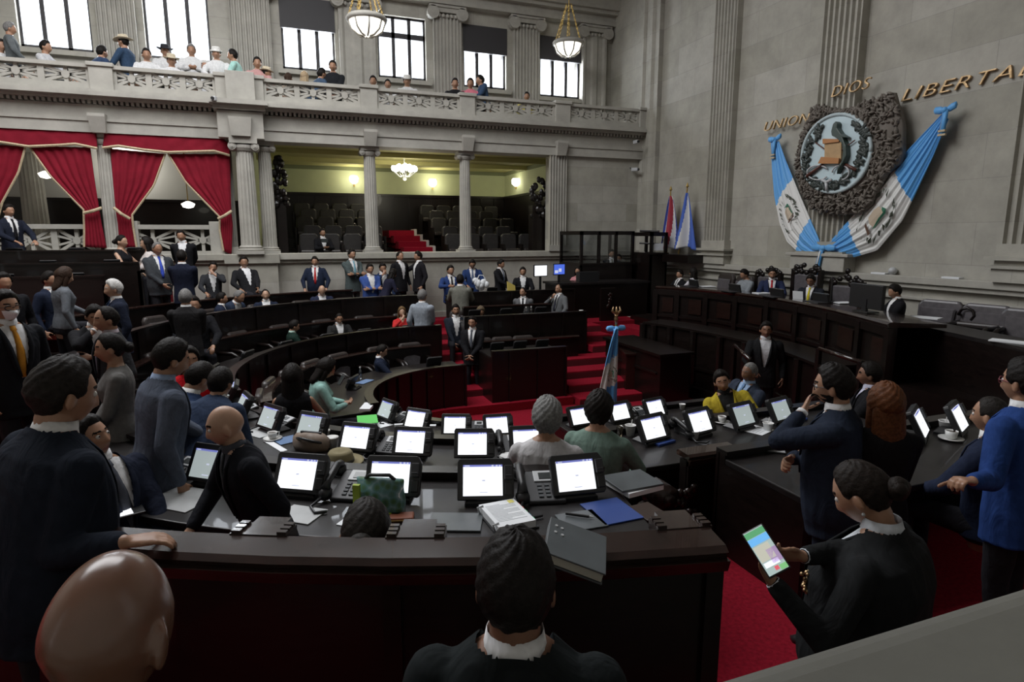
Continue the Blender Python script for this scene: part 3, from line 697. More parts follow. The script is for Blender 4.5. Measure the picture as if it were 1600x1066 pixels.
M_NAVY = mat('flag_navy', (.03, .05, .28), .7); M_RED = mat('flag_red', (.35, .03, .05), .7); M_COB = mat('flag_cobalt', (.06, .13, .50), .7)
for (pt, pb, cols, lab, sd) in (((1048, 299), (1042, 394), [M_NAVY, M_FWHITE, M_RED, M_RED, M_FWHITE, M_NAVY], 'small blue white and red flag on a pole by the wall corner', 0), ((1074, 294), (1060, 397), [M_COB, M_COB, M_FWHITE, M_FWHITE, M_COB, M_COB], 'small blue and white flag beside the red striped flag', 2)):
    a = PX(pt[0], pt[1], 9.75); b = PX(pb[0], pb[1], 9.75); b.z = 2.62; t = thing('standing_flag', lab, 'flag', b)
    top = a - b
    MB().cyl((0, 0, 0), top, .018, n=8).lathe([(.01, 0), (.04, .04), (.004, .14)], top, 8).obj('pole', M_BRASS, t)
    hung_flag(t, top + Vector((0, 0, -.12)), 1.35, .52, cols, R(-70), sd, .55)
p = PX(1065, 398, 9.6)
t = MB().box(-.25, .2, -.62, .6, -.2, .0).obj('flag_stand', M_WOOD, M=XF((9.68, p.y + .12, 2.62))); tag(t, 'long dark wooden box on the ledge holding the two small flags', 'stand')
# things lying on the ledge of the right wall
t = MB().ball((0, 0, .07), (.075, .07, .065)).cyl((0, 0, 0), (0, 0, .04), .04).obj('desk_lamp_head', M_SILVER, M=XF(PX(1394, 432, XW - .08)), smooth=True); t.location.z = 2.42; tag(t, 'grey round spotlight on the wall ledge right of the carved chair', 'spotlight')
for (px, py, lab) in ((1375, 431, 'pale strip of paper on the wall ledge beside the spotlight'), (1488, 437, 'white strip of paper on the wall ledge above the leather chairs')):
    q = PX(px, py, XW - .1); t = MB().box(-.06, .06, -.14, .14, 0, .03).obj('paper_strip', M_PAPER, M=XF((q.x, q.y, 2.42))); tag(t, lab, 'paper')
def camera_box(p, lab, rz=0):
    t = thing('security_camera', lab, 'camera', p, rz); MB().box(-.05, .05, -.1, .1, -.05, .05).obj('housing', M_SILVER, t, bevel=.02); MB().cyl((0, -.1, 0), (0, -.13, 0), .035).obj('lens', M_BLACK, t); MB().cyl((0, .05, 0), (0, .16, .06), .015).obj('bracket', M_DGREY, t)
camera_box(PY(994, 222, YF - .45), 'pale security camera under the gallery cornice at the wall corner')
camera_box(PY(992, 265, YF - .12), 'dark bracket camera on the stone wall near the corner', .6)
camera_box(PY(337, 155, YF - .55), 'pale security camera on the cornice beside the big pier', -.5)
# ================================================================== HEMICYCLE
HC = Vector((2.75, 8.4))
def hp(u, d, z):
    if u < 90: return Vector((HC.x + (90 - u) * .05, HC.y + d, z))
    if u > 270: return Vector((HC.x + (u - 270) * .05, HC.y - d, z))
    return Vector((HC.x + d * math.cos(R(u)), HC.y + d * math.sin(R(u)), z))
def us(u0, u1):
    out = [u0]; k = math.floor(u0 / 3) * 3 + 3
    while k < u1:
        if 90 <= k <= 270: out.append(k)
        k += 3
    return out + [u1]
def sweep(mb, prof, u0, u1): return mb.loft([[hp(u, d, z) for d, z in prof] for u in us(u0, u1)])
def rect(d0, d1, z0, z1): return [(d0, z0), (d1, z0), (d1, z1), (d0, z1)]
def outward(p):
    if p.x > HC.x: return Vector((0, -1 if p.y < HC.y else 1))
    return (Vector((p.x, p.y)) - HC).normalized()
def facing(p, extra=0): n = outward(p); return math.atan2(n.x, -n.y) + R(extra)
for i, (d0, d1, z, a, b) in enumerate(((1.55, 3.1, .15, 46, 326), (3.1, 4.8, .5, 24, 330), (4.8, 6.9, .75, 16, 348), (6.9, 7.55, .95, 16, 348))):
    S(sweep(MB(), rect(d0, d1, 0.0, z), a, b), 'floor_tier_%d' % (i + 1), M_CARPET)
mb = MB().box(-10, -4.2, 1.2, 15.9, 0, .945).box(-10, -1.6, 14.4, 15.95, 0, .945).box(-10, -1.6, .8, 2.4, 0, .945).box(-3, XW, .77, 1.5, 0, .945)
S(mb, 'floor_walkway', M_CARPET)
D1, D2, D3 = 5.25, 3.8, 2.07
T1, T2, T3 = 1.48, 1.22, .83
def bench(u0, u1, D, T, fz, label, lip=.03, front=None):
    t = thing('desk_bench', label, 'desk', hp((u0 + u1) / 2, D, fz)); o = Vector(t.location); Mi = Matrix.Translation(-o)
    def ob(mb, name, m, **k):
        mb.v = [tuple(Vector(v) - o) for v in mb.v]; return mb.obj(name, m, t, **k)
    ob(sweep(MB(), rect(D - .33, D + .5, T - .045, T), u0, u1), 'worktop', M_WOODTOP, bevel=.008)
    f0 = fz if front is None else front
    mb = sweep(MB(), rect(D - .4, D - .33, f0, T + lip), u0, u1); sweep(mb, rect(D - .43, D - .31, T + lip, T + lip + .03), u0, u1); sweep(mb, rect(D - .44, D - .39, f0, f0 + .12), u0, u1)
    u = u0
    while u <= u1: sweep(mb, rect(D - .43, D - .39, f0, T + lip), u, min(u1, u + .7)); u += 11
    ob(mb, 'front_panel', M_WOOD)
    ob(sweep(MB(), rect(D - .33, D + .42, fz, T - .045), u0, u0 + .6), 'end_panel', M_WOOD); ob(sweep(MB(), rect(D - .33, D + .42, fz, T - .045), u1 - .6, u1), 'end_panel', M_WOOD)
    mb = sweep(MB(), rect(D + .42, D + .45, T - .16, T - .045), u0 + .4, u1 - .4); ob(mb, 'apron', M_WOOD)
    return t
bench(213, 261.2, D1, T1, .75, 'long curved dark wooden desk nearest the camera with lit screens on it', front=.5)
bench(205, 257.5, D2, T2, .5, 'curved dark desk one row below the nearest desk, with the felt hat side', front=.15)
bench(205, 262, D3, T3, .15, 'short curved dark desk beside the red carpet pit with the green folder', front=0)
bench(274.5, 346, D1, T1, .75, 'dark reddish desk right of the near aisle, under the man with glasses', front=.5)
bench(268, 327, D2, T2, .5, 'dark desk right of the aisle with cups and blue folder', front=.15)
bench(276, 322, D3, T3, .15, 'low dark desk right of the aisle behind the woman in green, by the flag', front=0)
bench(87, 203, D1, 1.52, .75, 'long curved dark desk of the far left side below the stone podium', lip=.27, front=.5)
bench(86.5, 195, D2, 1.12, .5, 'curved dark desk of the far left block, middle row with laptops', lip=.2, front=.15)
bench(86.5, 190, D3, .78, .15, 'innermost curved dark desk of the far left block by the aisle steps', lip=.08, front=0)
bench(10, 71, D1 + .35, 1.68, .75, 'highest dark desk of the far right block with two lit monitors', lip=.1, front=.5)
bench(22, 77, D2, 1.38, .5, 'middle dark desk of the far right block with the coffee cup', lip=.08, front=.15)
bench(48, 77, D3, .98, .0, 'lowest dark desk of the far right block facing the pit', lip=.08, front=0)
def backrail(u0, u1, d, z, fz, label, crest=()):
    t = thing('bench_back', label, 'bench', hp((u0 + u1) / 2, d, fz)); o = Vector(t.location)
    def ob(mb, name, m, **k): mb.v = [tuple(Vector(v) - o) for v in mb.v]; return mb.obj(name, m, t, **k)
    mb = sweep(MB(), rect(d - .03, d + .06, fz, z - .06), u0, u1)
    for k in range(3):
        sweep(mb, rect(d + .05, d + .075, fz + (z - fz) * (.12 + .0 * k), fz + (z - fz) * .16), u0, u1)
    u = u0
    while u < u1: sweep(mb, rect(d + .05, d + .08, fz, z - .06), u, min(u + .5, u1)); u += 9
    ob(mb, 'panel', M_WOOD)
    ob(sweep(MB(), [(d - .075, z - .045), (d + .075, z - .045), (d + .085, z - .022), (d + .06, z - .0065), (d - .065, z), (d - .08, z - .02)], u0, u1), 'top_rail', M_RAIL)
    ob(sweep(MB(), [(d + .06, z - .1), (d + .085, z - .09), (d + .1, z - .045), (d + .06, z - .045)], u0, u1), 'moulding', M_RAIL)
    for u in crest:
        w = math.degrees(.105 / d); mb = MB()
        sweep(mb, rect(d - .15, d - .06, z - .035, z + .004), u - w, u + w); sweep(mb, rect(d - .2, d - .15, z - .035, z + .004), u - w * .6, u + w * .6)
        for s in (-1, 1):
            for k in range(3): sweep(mb, rect(d - .145 + .03 * k, d - .125 + .03 * k, z + .004, z + .014), u + s * w * .8 - .14, u + s * w * .8 + .14)
        ob(mb, 'crest', M_RAIL)
    return t
def uat(px, py, z): q = P(px, py, z); return math.degrees(math.atan2(q.y - HC.y, q.x - HC.x)) % 360
backrail(222, 258.6, 6.9, 2.06, .75, 'long polished dark bench back with stepped crests right in front of the camera', [uat(392, 848, 2.06), uat(640, 868, 2.06), uat(1092, 850, 2.06)])
backrail(93, 186, 3.02, 1.05, .15, 'thin curved bench rail behind the innermost far left seats', ())
backrail(90, 192, 4.72, 1.42, .5, 'curved bench rail behind the laptop row of the far left block', ())
backrail(100, 204, 6.8, 1.84, .75, 'curved bench rail behind the back row of the far left block', ())
backrail(30, 72, 3.02, 1.05, .15, 'dark bench rail behind the lowest seats of the far right block', ())
backrail(22, 70, 4.72, 1.55, .5, 'dark bench rail behind the speaker in the far right block', ())
zr = PY(1120, 703, 3.72).z
t = backrail(271.5, 281, 4.62, zr, .5, 'carved end of the dark bench back right of the near aisle', ())
mb = MB(); o = hp(276, 4.62, .5)
for (x, z, r, l) in ((-.42, .62, .11, .06), (-.36, .5, .09, .06), (-.27, .4, .08, .06), (-.5, .46, .1, .05)): mb.cyl((x, -.05 - l, z), (x, .05 + l, z), r, n=14).cyl((x, -.07 - l, z), (x, .07 + l, z), r * .5, n=12)
rn = random.Random(3)
for i in range(40): mb.ball((-.45 + .3 * rn.random(), -.1, .2 + .5 * rn.random()), (.035, .03, .035), 6, 4)
mb.box(-.55, -.2, -.06, .06, 0, .4); mb.obj('scroll_carving', M_WOOD2, t, True)
backrail(284, 325, 4.62, zr - .12, .5, 'long dark bench back behind the standing man with glasses', ())
# panelled wooden block and seat ends of the aisle right of the camera
mb = MB().box(-.35, .35, -.3, .3, 0, .82).box(-.38, .38, -.33, .33, .82, .87)
t = mb.obj('lectern_box', M_WOOD2, M=XF(P(1008, 618, .0) + Vector((0, .2, 0)), R(-20)), bevel=.012); tag(t, 'dark wooden box with flat top beside the flag on the red carpet', 'box')
# red steps -----------------------------------------------------------------
def flight(name, label, x0, x1, y0, z0, n, run, rise, cut=99, xb=0):
    t = thing(name, label, 'steps', ((x0 + x1) / 2, y0, 0)); mb = MB()
    for i in range(n):
        mb.box((xb if i >= cut else x0) - (x0 + x1) / 2, x1 - (x0 + x1) / 2, run * i, run * (n if i >= cut else min(n, cut)), z0 + rise * i if i else 0, z0 + rise * (i + 1))
    mb.obj('treads', M_CARPET, t, bevel=.012)
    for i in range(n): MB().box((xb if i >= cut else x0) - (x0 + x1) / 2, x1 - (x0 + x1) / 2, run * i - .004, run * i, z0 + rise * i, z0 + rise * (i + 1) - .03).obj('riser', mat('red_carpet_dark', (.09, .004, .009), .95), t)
flight('carpet_steps', 'narrow red carpeted steps between the two far desk blocks', 2.97, 3.42, 10.15, 0, 7, .47, .14)
flight('carpet_steps', 'wide red carpeted steps beside the flag climbing to the glass booth', 4.98, 6.9, 9.75, 0, 7, .46, .15, 4, 6.2)
S(MB().box(6.82, 8.25, 12.97, 15.9, 0, 1.05), 'floor_landing', M_CARPET)
t = thing('carpet_steps', 'upper red carpeted steps by the corner leading to the long podium desk', 'steps', (7.2, 12.0, 0)); mb = MB()
for i in range(4): mb.box(-.25 + .22 * i, .85, -.85, .96, 0, .3 + .22 * i)
mb.obj('treads', M_CARPET, t)
# three straight benches at the back left -------------------------------------
for k, (y, z, x1, w) in enumerate(((14.95, 2.80, -2.35, 'highest'), (14.05, 2.58, -2.6, 'middle'), (13.15, 2.38, -3.0, 'lowest'))):
    S(MB().box(-9.9, x1, y - .05, 15.95, 0, z - .95 - .003 * k), 'floor_riser_%d' % (k + 1), M_CARPET)
    t = thing('desk_bench', '%s of the three straight dark benches in front of the red curtains' % w, 'desk', (-6, y, z - .95))
    MB().box(-3.9, x1 + 6, -.06, .0, -.2, .95).box(-3.9, x1 + 6, -.09, .03, .93, .96).box(-3.9, x1 + 6, -.1, 0, -.2, 0).obj('front_panel', M_WOOD, t)
    MB().box(-3.9, x1 + 6, .0, .45, .74, .78).obj('worktop', M_WOODTOP, t)
    MB().box(x1 + 5.95, x1 + 6, -.06, .5, -.2, .78).obj('end_panel', M_WOOD, t)
# ------------------------------------------------------------------ terminals, phones
def rot2(v, a): return Vector((v[0] * math.cos(a) - v[1] * math.sin(a), v[0] * math.sin(a) + v[1] * math.cos(a), v[2]))
def make_terminal():
    t = thing('voting_terminal', '', 'screen'); tilt = Matrix.Translation((0, 0, .15)) @ Matrix.Rotation(R(-28), 4, 'X')
    mb = MB()
    mb.loft([[tilt @ Vector((x, y, z)) for x, z in ((-.165, -.12), (.165, -.12), (.18, -.1), (.18, .09), (.155, .13), (-.155, .13), (-.165, .11))] for y in (.0, .045)])
    mb.obj('housing', M_BLACK, t, bevel=.006)
    MB().box(-.13, .11, -.005, .006, -.095, .09, tilt).obj('screen', M_SCREEN, t)
    sc = t.children[1]
    mb = MB().box(-.13, .11, -.0075, -.004, .078, .09, tilt); mb.mat(1).box(-.12, -.09, -.009, -.004, .081, .087, tilt)
    for x in (.05, .075, .095): mb.box(x - .006, x + .006, -.009, -.004, .08, .088, tilt)
    mb.obj('menu_bar', [M_SCREENBAR, M_SCREENTXT], sc)
    MB().box(-.03, .02, -.0065, -.004, -.078, -.072, tilt).box(-.015, .005, -.0065, -.004, -.01, .0, tilt).obj('screen_text', M_SCREENTXT, sc)
    mb = MB().box(.122, .172, -.025, .01, .0, .085, tilt).box(.128, .166, -.03, -.02, .02, .028, tilt); mb.obj('card_reader', M_DGREY, t, bevel=.006)
    MB().box(.125, .17, -.012, .01, -.09, -.02, tilt).obj('key_block', M_BLACK, t, bevel=.004)
    MB().loft([[Vector((x * k, y * k + .04, z)) for x, y in ((-.12, -.09), (.12, -.09), (.12, .11), (-.12, .11))] for z, k in ((0, 1), (.02, 1), (.05, .7))]).obj('stand', M_BLACK, t)
    return t
term = make_terminal(); used = []
M_SLATE = mat('dim_screen', (.3, .33, .33), .3, emit=(.52, .60, .60), estr=.6)
def tmesh(o, name): return [c for c in o.children if c.name.split('.')[0] == name][0]
lit_screen = tmesh(term, 'screen').data; dim_screen = lit_screen.copy(); dim_screen.materials[0] = M_SLATE
def terminal(px, py, Z, dz, label, yaw=0, dim=False):
    p = P(px, py, Z); q = Vector((p.x, p.y, Z - dz)); rz = facing(p, yaw)
    if used: t = dup(term, q, rz, label)
    else: t = term; t.location = q; t.rotation_euler.z = rz; t['label'] = label; used.append(1)
    tmesh(t, 'screen').data = dim_screen if dim else lit_screen
    return t
for px, py, lab, yw, dim in ((240, 705, 'tilted voting screen at the seated man with grey tie', 6, True), (327, 725, 'lit voting screen partly hidden behind the bald man', 0, True),
        (467, 740, 'bright voting screen right of the standing bald man', 0, False), (612, 745, 'bright voting screen behind the green printed bag', 0, False), (757, 750, 'bright voting screen above the tabbed paper binder', 0, False),
        (902, 742, 'bright voting screen beside the desk phone and dark folder', 5, False), (1440, 660, 'voting screen partly hidden by the auburn haired woman', 30, False), (1500, 652, 'voting screen beside the cups in front of the seated man at right', 24, False)):
    terminal(px, py, 1.63, .15, lab, yw, dim)
for px, py, lab, yw, dim in ((378, 632, 'voting screen beside the leaning man in navy, farther of two', -12, True), (360, 612, 'small voting screen at the left end of the second desk', -15, True), (420, 652, 'voting screen above the cup and saucer', -5, True), (485, 665, 'voting screen behind the brown bag', 0, True), (557, 683, 'voting screen behind the two white foam cups', 0, False),
        (643, 690, 'lit voting screen right of the second row phone', 0, False), (740, 693, 'lit voting screen left of the white haired woman', 0, False), (826, 688, 'voting screen half hidden behind the white haired woman', 0, False),
        (1022, 668, 'voting screen over the blue folder with black phone', 12, False), (1095, 658, 'voting screen behind the foam cup, right of the blue folder', 12, False), (1163, 648, 'voting screen in front of the hugging pair above white sheet', 12, True), (1222, 640, 'voting screen beside the hands of the man with glasses', 14, True)):
    terminal(px, py, 1.37, .15, lab, yw, dim)
for px, py, lab, yw, dim in ((603, 640, 'small voting screen beside the green folder', -8, True), (650, 655, 'small voting screen with bright glare on it', -4, False), (712, 664, 'small voting screen at the pit edge, left of the pair by the aisle', 6, False), (778, 664, 'small voting screen at the pit edge left of the white haired woman', 6, False),
        (908, 650, 'small voting screen half hidden by the woman in green', 6, False), (970, 643, 'small voting screen under the standing flag', 10, False), (1025, 637, 'small voting screen right of the standing flag', 12, False)):
    terminal(px, py, .98, .15, lab, yw, dim)
# the same terminals on the far desks, seen from behind
names = ['beside the bald man in the far row', 'in front of the man with the tablet', 'at the left end of the far laptop row', 'by the woman in red', 'in front of the reclining man', 'below the red tie man', 'below the man with folded arms', 'before the green suited man']
k = 0
for D, T, fz, lip, lst, row in ((D1, 1.52, .75, .16, (98, 108, 118, 128, 138, 150, 162), 'back'), (D2, 1.12, .5, .12, (96, 110, 122, 136, 150, 166), 'middle'), (D3, .78, .15, .12, (98, 150), 'inner')):
    for j, u in enumerate(lst):
        t = dup(term, hp(u, D + .05, T), facing(hp(u, D, T)), 'screen back on the far left %s desk, %s from the aisle steps' % (row, ['nearest', 'second', 'third', 'fourth', 'fifth', 'sixth', 'seventh'][j]), .8)
for D, T, lst, row in ((D1 + .35, 1.68, (62, 50, 38), 'highest'), (D2, 1.38, (70, 56, 40), 'middle'), (D3, .98, (72, 63, 54), 'lowest')):
    for j, u in enumerate(lst): dup(term, hp(u, D + .05, T), facing(hp(u, D, T)), 'screen back on the far right %s desk, %s from the left' % (row, ['first', 'second', 'third'][j]), .75)
for k, (y, z, x1) in enumerate(((14.95, 2.80, -2.35), (14.05, 2.58, -2.6), (13.15, 2.38, -3.0))):
    for j in range(4): dup(term, (x1 - .5 - j * 1.05, y + .2, z - .165), R(180), 'screen back on the %s straight bench, %s from its right end' % (['highest', 'middle', 'lowest'][k], ['first', 'second', 'third', 'fourth'][j]), .85)
def make_phone():
    t = thing('desk_phone', '', 'phone')
    MB().loft([[Vector((x, y, z)) for y, z in ((-.11, 0), (-.11, .02), (.1, .085), (.11, .075), (.11, 0))] for x in (-.075, .105)]).obj('base', M_DGREY, t, bevel=.006)
    sl = Matrix.Translation((0, 0, .053)) @ Matrix.Rotation(R(17), 4, 'X')
    MB().box(-.03, .1, .02, .1, .0, .008, sl).obj('display_panel', M_SILVER, t, bevel=.003)
    d = t.children[1]; MB().box(-.005, .055, .035, .08, .006, .011, sl).obj('display', M_LCD, d)
    mb = MB()
    for i in range(3):
        for j in range(4): mb.box(-.02 + .035 * i, .002 + .035 * i, -.09 + .026 * j, -.074 + .026 * j, .0, .007, sl)
    mb.obj('keypad', M_SILVER if False else mat('phone_keys', (.05, .055, .06), .6), t)
    mb = MB().tube([(-.1, .1, .11), (-.1, .06, .125), (-.1, -.06, .085), (-.1, -.1, .055)], [.028, .02, .02, .028], 8).caps((-.1, .1, .09), (-.1, .09, .08), .034, .034).caps((-.1, -.09, .04), (-.1, -.1, .035), .034, .034)
    mb.obj('handset', M_BLACK, t, True)
    MB().tube([(-.1, -.12, .03), (-.13, -.2, .012), (-.08, -.26, .012), (-.03, -.24, .012)], .007, 6).obj('cord', M_BLACK, t, True)
    return t
ph = make_phone(); pu = []
def phone(px, py, Z, lab, yaw=0, s=1.0):
    p = P(px, py, Z + .04); p.z = Z + .001; rz = facing(p, yaw)
    if pu: dup(ph, p, rz, lab, s)
    else: ph.location = p; ph.rotation_euler.z = rz; ph['label'] = lab; ph.scale = (s,) * 3; pu.append(1)
phone(278, 735, T1, 'black desk phone between the seated man and the bald man', -4, 1.15)
phone(550, 762, T1, 'black desk phone left of the green printed bag', 0, 1.25)
phone(845, 765, T1, 'black desk phone in front of the white haired woman', 0, 1.3)
phone(607, 697, T2, 'desk phone between the two second row screens by the hat', 0, 1.1)
phone(437, 662, T2, 'desk phone beside the cup and saucer', -6, 1.1)
phone(800, 695, T2, 'desk phone at the left elbow of the white haired woman', 0, 1.1)
phone(1078, 672, T2, 'desk phone between the blue folder screen and the foam cup', 8, 1.15)
phone(625, 652, T3, 'desk phone between the two small screens by the green folder', 0)
phone(745, 668, T3, 'desk phone between the two small screens at the pit edge', 0)
phone(997, 645, T3, 'desk phone below the flag between two small screens', 6)
phone(385, 640, T2, 'desk phone at the left end of the second desk', -10)
# ------------------------------------------------------------------ things on the desks
def flat(px, py, Z, w, l, lab, name='sheet_of_paper', m=None, yaw=0, h=.004, cat='paper', txt=0, mats2=None):
    p = P(px, py, Z); rz = facing(p, yaw)
    t = thing(name, lab, cat, (p.x, p.y, Z + .0015), rz)
    MB().box(-w / 2, w / 2, -l / 2, l / 2, 0, h).obj('sheet' if cat == 'paper' else 'cover', m or M_PAPER, t, bevel=.0015)
    if txt:
        mb = MB()
        for i in range(txt): mb.box(-w * .38, w * (.38 if i % 3 else .1), l * .4 - i * l * .8 / txt - .004, l * .4 - i * l * .8 / txt, h, h + .001)
        mb.obj('text', M_PAPERTXT, t)
    return t
M_GRN = mat('bright_green_card', (.10, .52, .10), .6); M_BLU = mat('royal_blue_cover', (.025, .06, .24), .45); M_DKF = mat('charcoal_cover', (.075, .085, .09), .4, noise=.15); M_SKY = mat('steel_blue_cover', (.12, .20, .36), .45); M_BLACKF = mat('black_cover', (.015, .015, .017), .3); M_CREAM = mat('cream_paper', (.70, .70, .50), .8)
flat(286, 780, T1, .36, .30, 'large grey writing pad in front of the bald man', 'desk_pad', M_PAD, -2, .006, 'pad')
flat(228, 752, T1, .26, .26, 'pale grey writing pad beside the seated man with grey tie', 'desk_pad', M_PAD, 0, .006, 'pad')
flat(470, 805, T1, .24, .2, 'grey writing pad right of the standing bald man', 'desk_pad', M_PAD, -8, .006, 'pad')
flat(557, 812, T1, .14, .2, 'pale folded sheet left of the seated woman with a bun', yaw=-14)
flat(28, 615, T1, .34, .24, 'open white booklet at the left edge of the desk', yaw=10, h=.02, txt=0)
flat(40, 628, T1 - .01, .46, .34, 'grey pad with dark slot at the far left desk end', 'desk_pad', M_PAD, 8, .012, 'pad')
flat(62, 598, T1, .3, .14, 'stack of white sheets behind the big man at left', yaw=20, h=.03)
flat(712, 818, T1, .30, .22, 'black open folder with silver strap left of the paper binder', 'ring_folder', M_DKF, -2, .012, 'folder')
flat(955, 800, T1, .26, .30, 'royal blue folder on the near desk beside the pen', 'blue_folder', M_BLU, 12, .008, 'folder')
flat(908, 815, T1, .24, .22, 'flat dark grey notebook under the black pen', 'notebook', M_DKF, 10, .008, 'notebook')
flat(1012, 800, T1, .16, .2, 'brown clear sheet cover at the desk end by the aisle', 'notebook', mat('brown_sheet', (.04, .025, .02), .3), 14, .006, 'notebook')
t = thing('folder_stack', 'dark grey file folder lying on white sheets at the desk end', 'folder', P(988, 752, T1 + .05) + Vector((0, 0, -.04)), R(8))
MB().box(-.13, .15, -.13, .11, 0, .03).obj('sheets', M_PAPER, t); MB().box(-.15, .16, -.12, .15, .031, .045, XF((0, 0, 0), R(-6))).obj('cover', M_DKF, t, bevel=.003)
t = thing('paper_binder', 'thick white document binder with coloured index tabs', 'binder', P(792, 806, T1 + .03) + Vector((0, 0, -.028)), R(3))
MB().box(-.125, .13, -.16, .16, 0, .008).obj('cover', M_BLACKF, t)
MB().box(-.115, .11, -.155, .155, .009, .05).obj('sheets', M_PAPER, t)
mb = MB()
for i in range(14): mb.box(-.09, .085 if i % 4 else 0, .11 - i * .016, .114 - i * .016, .05, .0508)
mb.obj('text', M_PAPERTXT, t); MB().box(.06, .095, .105, .145, .05, .0512).obj('sticky_note', mat('yellow_note', (.75, .68, .18), .7), t)
for i, c in enumerate(((.5, .05, .06), (.6, .12, .08), (.05, .35, .12), (.05, .22, .3), (.04, .4, .2))): MB().box(.108, .128, .09 - i * .05, .12 - i * .05, .028, .034).obj('index_tab', mat('tab%d' % i, c, .6), t)
MB().tube([(-.12, -.12, .01), (-.135, -.12, .05), (-.1, -.12, .056)], .006, 6).tube([(-.12, .12, .01), (-.135, .12, .05), (-.1, .12, .056)], .006, 6).obj('ring', M_SILVER, t, True)
t = thing('pen', 'thick black pen on the grey notebook', 'pen', P(905, 806, T1 + .02) + Vector((0, 0, .003)), R(-38)); MB().cyl((-.08, 0, 0), (.06, 0, 0), .009).obj('barrel', M_BLACK, t); MB().cyl((.06, 0, 0), (.085, 0, 0), .009, .003).obj('tip', M_SILVER, t)
# big lever arch file leaning on the bench back
q4 = [PD(x, y, D_ * .985) for x, y, D_ in ((851, 862, 1.93), (947, 898, 1.90), (948, 836, 2.10), (861, 807, 2.13))]
t = thing('lever_arch_file', 'large dark grey file lying across the polished bench back', 'binder', q4[0]); vx = (q4[1] - q4[0]); vy = (q4[3] - q4[0]); vn_ = vx.cross(vy).normalized()
def fbox(x0, x1, y0, y1, z0, z1): return MB().loft([[vx * x + vy * y + vn_ * z for x, y in ((x0, y0), (x1, y0), (x1, y1), (x0, y1))] for z in (z0, z1)])
fbox(0, 1, 0, 1, -.006, 0).obj('cover', M_DKF, t, bevel=.002); fbox(0, 1, .02, 1, -.046, -.04).obj('cover', M_DKF, t, bevel=.002); fbox(0, .04, 0, 1, -.04, -.006).obj('spine', M_DKF, t); fbox(.05, .97, .03, .97, -.036, -.008).obj('sheets', mat('aged_paper', (.42, .43, .36), .8), t)
mb = MB()
for x, y in ((.12, .78), (.22, .76), (.12, .6), (.24, .58)): c = vx * x + vy * y; mb.cyl(c, c + vn_ * .003, .005, n=8)
mb.obj('rivet', M_SILVER, t)
# printed bag
t = thing('tote_bag', 'green and blue printed bag standing before a bright screen', 'bag', P(597, 803, T1) + Vector((0, .02, 0)), facing(P(597, 803, T1), -4))
M_BAG = mat('printed_bag', (.05, .11, .10), .5); nt = M_BAG.node_tree
tc = nt.nodes.new('ShaderNodeTexCoord'); nz = nt.nodes.new('ShaderNodeTexVoronoi'); nz.inputs['Scale'].default_value = 22; cr = nt.nodes.new('ShaderNodeValToRGB')
for pos, c in ((0, (.02, .05, .06)), (.3, (.06, .14, .05)), (.6, (.10, .22, .22)), (.9, (.28, .38, .40))):
    e = cr.color_ramp.elements.new(pos); e.color = (*c, 1)
nt.links.new(tc.outputs['Object'], nz.inputs['Vector']); nt.links.new(nz.outputs['Distance'], cr.inputs[0]); nt.links.new(cr.outputs[0], nt.nodes['Principled BSDF'].inputs['Base Color'])
MB().loft([[Vector((x * (1 + .04 * math.sin(z * 40)), y * k, z)) for x, y in ((-.13, -.05), (0, -.065), (.13, -.05), (.14, 0), (.13, .05), (0, .065), (-.13, .05), (-.14, 0))] for z, k in ((0, 1), (.06, 1.1), (.14, .9), (.2, .35), (.215, .15))]).obj('body', M_BAG, t, True)
MB().box(-.145, -.105, -.07, -.045, .01, .19).box(-.13, .13, -.07, -.05, .005, .03).obj('edge_band', mat('lime_band', (.30, .40, .03), .6), t)
MB().tube([(-.1, 0, .2), (-.06, -.01, .235), (.06, -.01, .24), (.1, 0, .2)], .011, 6).obj('handle', M_BLACK, t, True)
p = P(628, 812, T1); t = thing('wallet', 'rust brown wallet beside the printed bag', 'wallet', p, R(-15)); MB().box(-.07, .07, -.045, .045, 0, .03).obj('body', mat('rust_leather', (.22, .065, .03), .6), t, bevel=.01); MB().box(-.07, .07, -.05, -.044, .012, .018).obj('zip', M_BRASS, t)
# hat, bags, cups on the second desk
p = P(532, 718, T2 + .04); t = thing('felt_hat', 'olive brown felt hat with a brim on the second desk', 'hat', (p.x, p.y, T2 + .003), R(20)); M_HAT = mat('olive_felt', (.19, .16, .085), .9, noise=.1)
MB().lathe([(.0, .02), (.11, .012), (.165, .006), (.19, .02), (.192, .026), (.165, .014), (.11, .02), (.108, .05), (.1, .095), (.085, .115), (.05, .105), (.0, .098)], n=28).obj('crown_and_brim', M_HAT, t, True); MB().lathe([(.1125, .018), (.1125, .045), (.11, .046), (.11, .018)], n=28).obj('band', mat('hat_band', (.05, .045, .03), .8), t, True)
p = P(487, 692, T2 + .06); t = thing('handbag', 'soft taupe leather bag with black strap on the second desk', 'bag', (p.x, p.y, T2 + .002), R(-35))
M_TAU = mat('taupe_leather', (.20, .15, .115), .55, noise=.15)
MB().loft([[Vector((x * k + .02 * math.sin(q * 3), y * k, z)) for q, (x, y) in enumerate([(.17 * math.cos(i * PI / 8), .09 * math.sin(i * PI / 8)) for i in range(16)])] for z, k in ((0, .92), (.04, 1.05), (.1, 1.0), (.14, .75), (.155, .35))]).obj('body', M_TAU, t, True); MB().tube([(-.14, -.03, .1), (-.05, -.1, .13), (.08, -.1, .11), (.15, -.02, .07)], .012, 6).obj('strap', M_BLACK, t, True); MB().box(-.1, .1, -.012, .012, .145, .162).obj('zip', M_DGREY, t)
